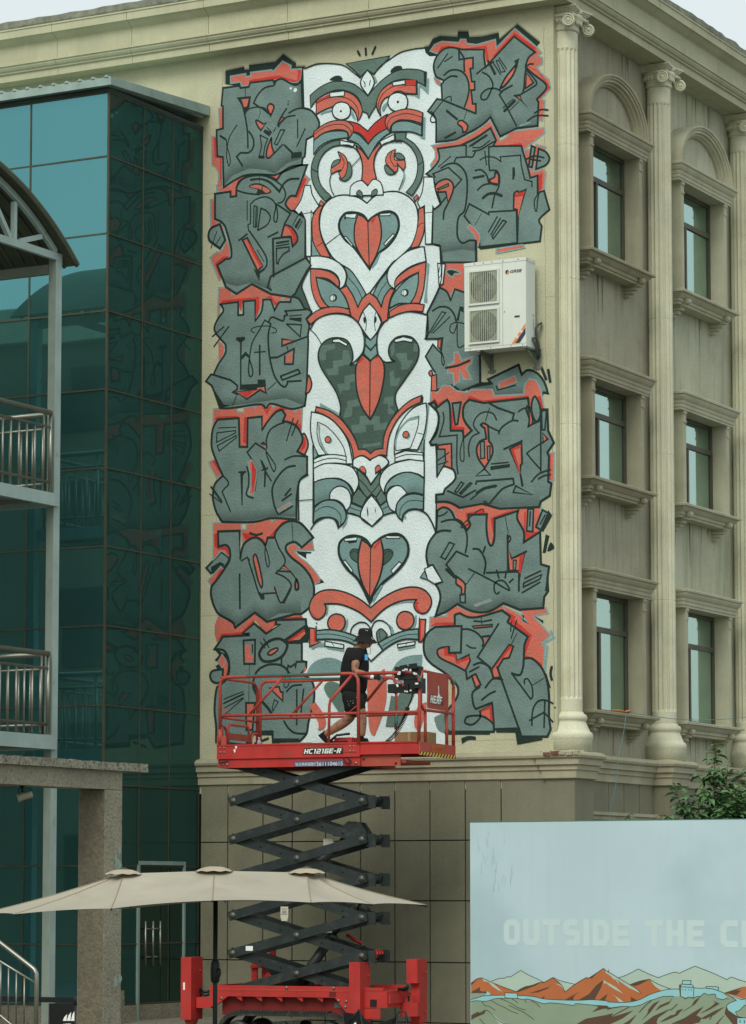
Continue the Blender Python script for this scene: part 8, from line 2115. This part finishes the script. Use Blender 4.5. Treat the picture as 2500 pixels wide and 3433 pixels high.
bk = list(BC); bmats = [mat(BC[k][0], BC[k][1], .55, var=.05, vscale=3) for k in bk]
for nm, mb, _ in paint(BOARD, {k: i for i, k in enumerate(bk)}, lambda x, z, h: (x, BY-.0015-h, z), .00012, 'x'):
    mb.build(nm, bmats, HB)
m = MB()
for q in range(26):
    x = BX0+rnd.uniform(.08, .62); z = rnd.uniform(2.5, 3.28); l = rnd.uniform(.04, .20); m.box(x-.0022, x+.0022, BY-.0012, BY-.0004, z-l, z)
m.build('scratch', mat('scratch_teal', (142, 172, 178), .6), HB, kind='stuff')

# ================================================================ long parasol
C0 = V(cam.location)
u_ = V((3.884, 2.076, 0)).normalized(); n_ = V((u_.y, -u_.x, 0))
pc = V((3.203, -15.357, 0))
PS = thing('parasol', (3.18, -15.29, 0), 'long double beige parasol with three vented tops on a black pole', 'parasol')
def PP(s, t, z): return pc+u_*s+n_*t+V((0, 0, z))
top = [PP(-.93, 0, 2.615), PP(.0, 0, 2.645), PP(.95, 0, 2.625)]
rim = [PP(-2.50, -.62, 2.19), PP(-1.98, .52, 2.205), PP(-.95, 1.18, 2.265), PP(.05, 1.25, 2.345), PP(1.02, 1.18, 2.325), PP(1.62, .52, 2.305), PP(2.19, -.62, 2.290)]
rimb = [PP(1.05, -1.25, 2.31), PP(.05, -1.30, 2.33), PP(-.95, -1.25, 2.25)]
def panel(a, b, c, d, sag=.05, k=7):
    """cloth patch: a,b on the ridge (may coincide), d,c on the rim, with a sagging free edge"""
    m = MB(); vs = []
    for i in range(k+1):
        for j in range(k+1):
            s = i/k; t = j/k; p = a.lerp(b, s).lerp(d.lerp(c, s), t)
            ed = 4*s*(1-s)*t*sag
            mid = (d+c)/2-(a+b)/2; mid.z = 0
            p = p-mid.normalized()*ed*1.1; p.z += -.035*math.sin(math.pi*t)*4*s*(1-s)+ed*.30-.02*math.sin(math.pi*t); vs.append(p)
    m.add(vs, [(i*(k+1)+j, (i+1)*(k+1)+j, (i+1)*(k+1)+j+1, i*(k+1)+j+1) for i in range(k) for j in range(k)], 0, True)
    return m.build('canopy_panel', fabric, PS)
panel(top[0], top[0], rim[1], rim[0]); panel(top[0], top[0], rim[2], rim[1]); panel(top[0], top[1], rim[3], rim[2], .04); panel(top[1], top[2], rim[4], rim[3], .04); panel(top[2], top[2], rim[5], rim[4]); panel(top[2], top[2], rim[6], rim[5])
panel(top[2], top[2], rimb[0], rim[6]); panel(top[2], top[1], rimb[1], rimb[0], .04); panel(top[1], top[0], rimb[2], rimb[1], .04); panel(top[0], top[0], rim[0], rimb[2])
ring_ = rim+rimb
m = MB()
for a_, b_ in ((0, 0), (0, 1), (0, 2), (1, 3), (2, 4), (2, 5), (2, 6)):
    sm_ = [top[a_].lerp(rim[b_], t/12)+V((0, 0, -.02*math.sin(math.pi*t/12)+.003)) for t in range(1, 13)]; m.tube(sm_, .0055, 5)
m.each('seam', mat('seam_fabric', (150, 142, 120), .95, var=.1), PS)
m = MB()
for tp, idx in ((top[0], (0, 1, 2, 9)), (top[1], (3, 8)), (top[2], (4, 5, 6, 7))):
    for i in idx: m.tube([tp-V((0, 0, .05)), tp.lerp(ring_[i], .5)-V((0, 0, .055)), ring_[i]-V((0, 0, .012))], .009, 6)
m.each('rib', black_m, PS)
m = MB(); m.tube([top[0]-V((0, 0, .06)), top[1]-V((0, 0, .06)), top[2]-V((0, 0, .06))], .016, 8)
m.build('ridge_bar', black_m, PS)
for q, tp in enumerate(top):
    m = MB(); n = 64; vs = []
    for r, z in ((.02, .058), (.09, .050), (.145, .032), (.192, .006)):
        for j in range(n):
            t = 2*math.pi*j/n; wv = (.010*math.sin(9*t+q)+.008*math.sin(5*t+1+q)) if r > .2 else (.004*math.sin(9*t) if r > .15 else 0)
            vs.append(tp+u_*(r*1.0*math.cos(t))+n_*(r*.95*math.sin(t))+V((0, 0, z+wv-.012)))
    m.add(vs, [(i*n+j, i*n+(j+1) % n, (i+1)*n+(j+1) % n, (i+1)*n+j) for i in range(3) for j in range(n)]+[tuple(range(n))], 0, True)
    m.build('vent', mat('parasol_vent', (168, 158, 138), .95, var=.08, vscale=8), PS)
    m = MB(); m.lathe(tp+V((0, 0, .036)), [(.05, 0), (.05, .012), (.02, .026)], 14); m.build('finial', mat('finial_grey', (70, 74, 66), .6), PS)
pb = V((3.18, -15.29, 0))
m = MB(); m.tube([pb, pb+V((0, 0, 2.60))], .0245, 14); m.build('pole', black_m, PS)
m = MB(); m.lathe(pb+V((0, 0, 1.50)), [(.028, 0), (.045, .02), (.05, .08), (.05, .14), (.046, .20), (.034, .23), (.028, .24)], 18); hs = m.build('crank_housing', black_m, PS)
m = MB(); m.tube([pb+V((.04, -.02, 1.64)), pb+V((.085, -.05, 1.64)), pb+V((.09, -.05, 1.60)), pb+V((.075, -.05, 1.56))], .010, 8); m.build('crank_handle', black_m, hs)
m = MB(); m.lathe(pb, [(.30, 0), (.30, .05), (.05, .08), (.035, .30)], 24); m.build('base', black_m, PS)
tgp = PP(.72, 1.20, 2.305)
m = MB(); m.obox(tgp+V((0, 0, -.135)), u_*.075, n_*.002, V((0, 0, .115))); m.obox(tgp+V((0, 0, -.16))+u_*.008, u_*.060, n_*.002, V((0, 0, .025))); tg_ = m.build('swing_tag', mat('tag_paper', (184, 184, 166), .8, var=.05), PS)
m = MB()
for z in (-.045, -.097): m.obox(tgp+V((0, 0, z))+u_*.006+n_*.0022, u_*.062, n_*.001, V((0, 0, .004)))
for i in range(5): m.obox(tgp+V((0, 0, -.062-.006*i))+u_*.014+n_*.0022, u_*.045, n_*.001, V((0, 0, .002)))
m.tube([tgp+u_*.037+V((0, 0, -.02)), tgp+u_*.037+V((0, 0, .02))], .002, 4); m.build('tag_print', ink, tg_, kind='stuff')

# folding chair lying against the lift, bottom of the picture
C2 = thing('camp_chair', (1.3, -8.2, 0), 'black folded camp chair under the right outrigger of the lift', 'chair')
c2 = V((-0.699, -5.259, 0.615)); bz = c2.z
def Q(u, z, o=0): return V((c2.x, c2.y, 0))+V((math.cos(R(28)), math.sin(R(28)), 0))*u+V((-math.sin(R(28)), math.cos(R(28)), 0))*o+V((0, 0, z))
m = MB()
for a, b in ((( -.14, bz+.19), (-.02, .0)), ((.10, bz+.20), (.26, 0)), ((-.05, bz+.02), (.10, bz+.20)), ((.62, bz+.14), (.58, 0)), ((.74, bz+.16), (.78, 0))): m.tube([Q(*a), Q(*b)], .013, 8)
m.tube([Q(.56, bz+.02), Q(.62, bz+.15), Q(.68, bz+.18), Q(.74, bz+.16), Q(.76, bz+.02)], .012, 8)
m.build('frame', black_m, C2)
m = MB(); m.prism([(-.12, bz+.16), (.02, bz+.14), (.10, bz+.18), (.18, bz+.06), (.30, bz-.02), (.62, bz+.10), (.60, bz-.3), (-.02, bz-.3)], Q(0, 0), V((math.cos(R(28)), math.sin(R(28)), 0)), EZ, V((-math.sin(R(28)), math.cos(R(28)), 0))*.10); m.build('seat', cloth, C2)
m = MB(); m.prism([(.0, bz-.02), (.05, bz+.03), (.06, bz+.0), (.02, bz-.06)], Q(0, 0, -.003), V((math.cos(R(28)), math.sin(R(28)), 0)), EZ, V((0, -.002, 0))); m.build('emblem', white_p, C2)

# ================================================================ young tree behind the hoarding
TR = thing('tree', (3.3, -1.9, 0), 'young green tree with drooping pointed leaves rising above the hoarding', 'tree')
rt_ = random.Random(21)
wood = MB(); leaves = MB()
def leaf(p, d, ln):
    d = d.normalized(); sd = d.cross(EZ)
    if sd.length < .1: sd = V((1, 0, 0))
    sd = (sd.normalized()+EZ*rt_.uniform(-.5, .5)+d.cross(sd)*rt_.uniform(-.4, .4)).normalized(); up = sd.cross(d)
    w_ = ln*rt_.uniform(.20, .27); dr = V((0, 0, -1))
    a = p; b = p+d*ln*.35+dr*ln*.05; c = p+d*ln*.70+dr*ln*.18; e = p+d*ln+dr*ln*.42
    leaves.add([a, b+sd*w_*.85+up*w_*.2, b, b-sd*w_*.85+up*w_*.2, c+sd*w_*.7+up*w_*.15, c, c-sd*w_*.7+up*w_*.15, e], [(0, 1, 2), (0, 2, 3), (1, 4, 5, 2), (2, 5, 6, 3), (4, 7, 5), (5, 7, 6)], 0, True)
def shoot(p0, p1, r0, nleaf, ln, bend=.12):
    p0, p1 = V(p0), V(p1); k = 10; q = V((rt_.uniform(-1, 1), rt_.uniform(-1, 1), 0))*bend; pts = []
    for i in range(k+1):
        t = i/k; pts.append(p0.lerp(p1, t)+q*math.sin(math.pi*t)*.6)
    wood.tube(pts, [r0*(1-.85*i/k)+.002 for i in range(k+1)], 5)
    d = (p1-p0).normalized()
    for i in range(nleaf):
        t = .12+.88*(i+rt_.random()*.6)/nleaf; i0 = min(int(t*k), k-1); p = pts[i0].lerp(pts[i0+1], t*k-i0)
        a = i*2.4+rt_.uniform(-.4, .4); side = V((math.cos(a), math.sin(a), 0))
        leaf(p, side*.9+d*.35+V((0, 0, rt_.uniform(-.35, .15))), ln*rt_.uniform(.7, 1.15)*(1-.25*(t > .93)))
base = V((3.3, -1.9, 0)); fork = base+V((.02, .03, 2.1))
trk = MB(); trk.tube([base, base+V((.03, .02, .9)), fork], [.055, .045, .034], 8); trk.build('trunk', bark, TR)
tips = [(3.239, -1.627, 4.542), (2.835, -2.237, 3.955), (3.154, -1.830, 3.877), (3.168, -2.147, 3.721), (3.386, -1.380, 4.036), (3.632, -1.598, 4.110), (3.532, -0.984, 4.261), (3.705, -1.972, 3.718), (2.836, -1.618, 3.504), (3.424, -1.887, 3.639), (3.881, -1.551, 3.853), (2.827, -1.871, 3.690), (3.413, -1.615, 4.240), (3.087, -1.431, 4.082), (3.957, -1.978, 3.965), (3.894, -1.225, 4.075), (3.731, -2.204, 3.878), (4.100, -1.305, 3.729), (3.096, -1.172, 3.833), (3.792, -1.912, 3.592)]
for i, tp in enumerate(tips):
    tp = V(tp); st = fork+V((rt_.uniform(-.05, .05), rt_.uniform(-.05, .05), rt_.uniform(.0, .5)))
    b = st.lerp(tp, .45)+V((0, 0, -.10)); wood.tube([st, st.lerp(b, .5)+V((0, 0, -.03)), b], [.018, .014, .010], 5)
    shoot(b, tp, .009, 46 if i else 60, .20)
    for q in range(4):
        p = b.lerp(tp, rt_.uniform(.0, .6)); e = p+V((rt_.uniform(-.30, .30), rt_.uniform(-.30, .30), rt_.uniform(.05, .30))); shoot(p, e, .006, 18, .185, .05)
wood.build('branches', bark, TR, kind='stuff'); fo = leaves.build('foliage', leaf_m, TR); fo['kind'] = 'stuff'
# one sprig in front of the ground-floor window hood
SP = thing('vine_sprig', (2.1, -.9, 0), 'single small leafy sprig peeping over the middle of the hoarding top', 'plant')
wood = MB(); leaves = MB()
s0 = V((1.587, -0.910, 3.403)); s1 = V((1.586, -0.928, 3.564)); wood.tube([V((s0.x, s0.y, 0)), V((s0.x+.02, s0.y, 1.8)), s0, s1], [.02, .014, .006, .003], 6)
for a, ln in ((2.6, .13), (-.2, .12), (3.6, .10), (.6, .11), (4.6, .13), (5.4, .10)): leaf(s1-V((0, 0, rt_.uniform(0, .08))), V((math.cos(a), math.sin(a), .1)), ln)
wood.build('stem', bark, SP); leaves.build('leaves', mat('young_leaf', (92, 132, 70), .6, var=.2, vscale=8), SP)

# ================================================================ string tied to the sill
st = thing('string', (.3, 1.923, 5.24), 'thin blue string tied to the lowest window sill and hanging down', 'string')
m = MB(); a = V((.305, 1.923, 5.25)); b = V((.36, 7.13, 5.43)); pts = [a.lerp(b, i/16)-V((0, 0, .09*math.sin(math.pi*i/16))) for i in range(17)]; m.tube(pts, .0055, 5)
a2 = V((.31, 1.923, 5.23)); b2 = V((.32, 1.15, 3.40)); m.tube([a2.lerp(b2, i/14)+V((0, .05*math.sin(i*.9)*math.sin(math.pi*i/14), 0)) for i in range(15)], .0055, 5); m.build('line', string_m, st)
m = MB(); m.tube([(.26, 1.42, 5.255), (.29, 1.70, 5.262), (.30, 1.95, 5.25)], [.004, .012, .010], 6); m.tube([(.30, 1.90, 5.25), (.32, 2.05, 5.275), (.27, 2.18, 5.25)], [.012, .016, .006], 6); m.build('knot', mat('orange_strap', (214, 128, 76), .8), st)

# ================================================================ what the glass looks at: the blocks across the yard (behind the viewer)
ob_ = thing('opposite_building', (-22, -44, 0), 'plain rendered block across the yard, behind the viewer on the left', 'building')
m = MB(); m.box(-75, -15, -62, -44, 0, 21); m.build('wall', far_wall, ob_)
m = MB(); m.box(-75.4, -14.6, -43.98, -43.5, 20.2, 21.3); m.build('cornice', trim, ob_)
for i in range(8):
    for j in range(5):
        m = MB(); m.box(-70+7*i, -67.6+7*i, -43.99, -43.9, 2+3.8*j, 4.2+3.8*j); m.build('window', MATS['window_glass_far'] if 'window_glass_far' in MATS else dark_m, ob_)
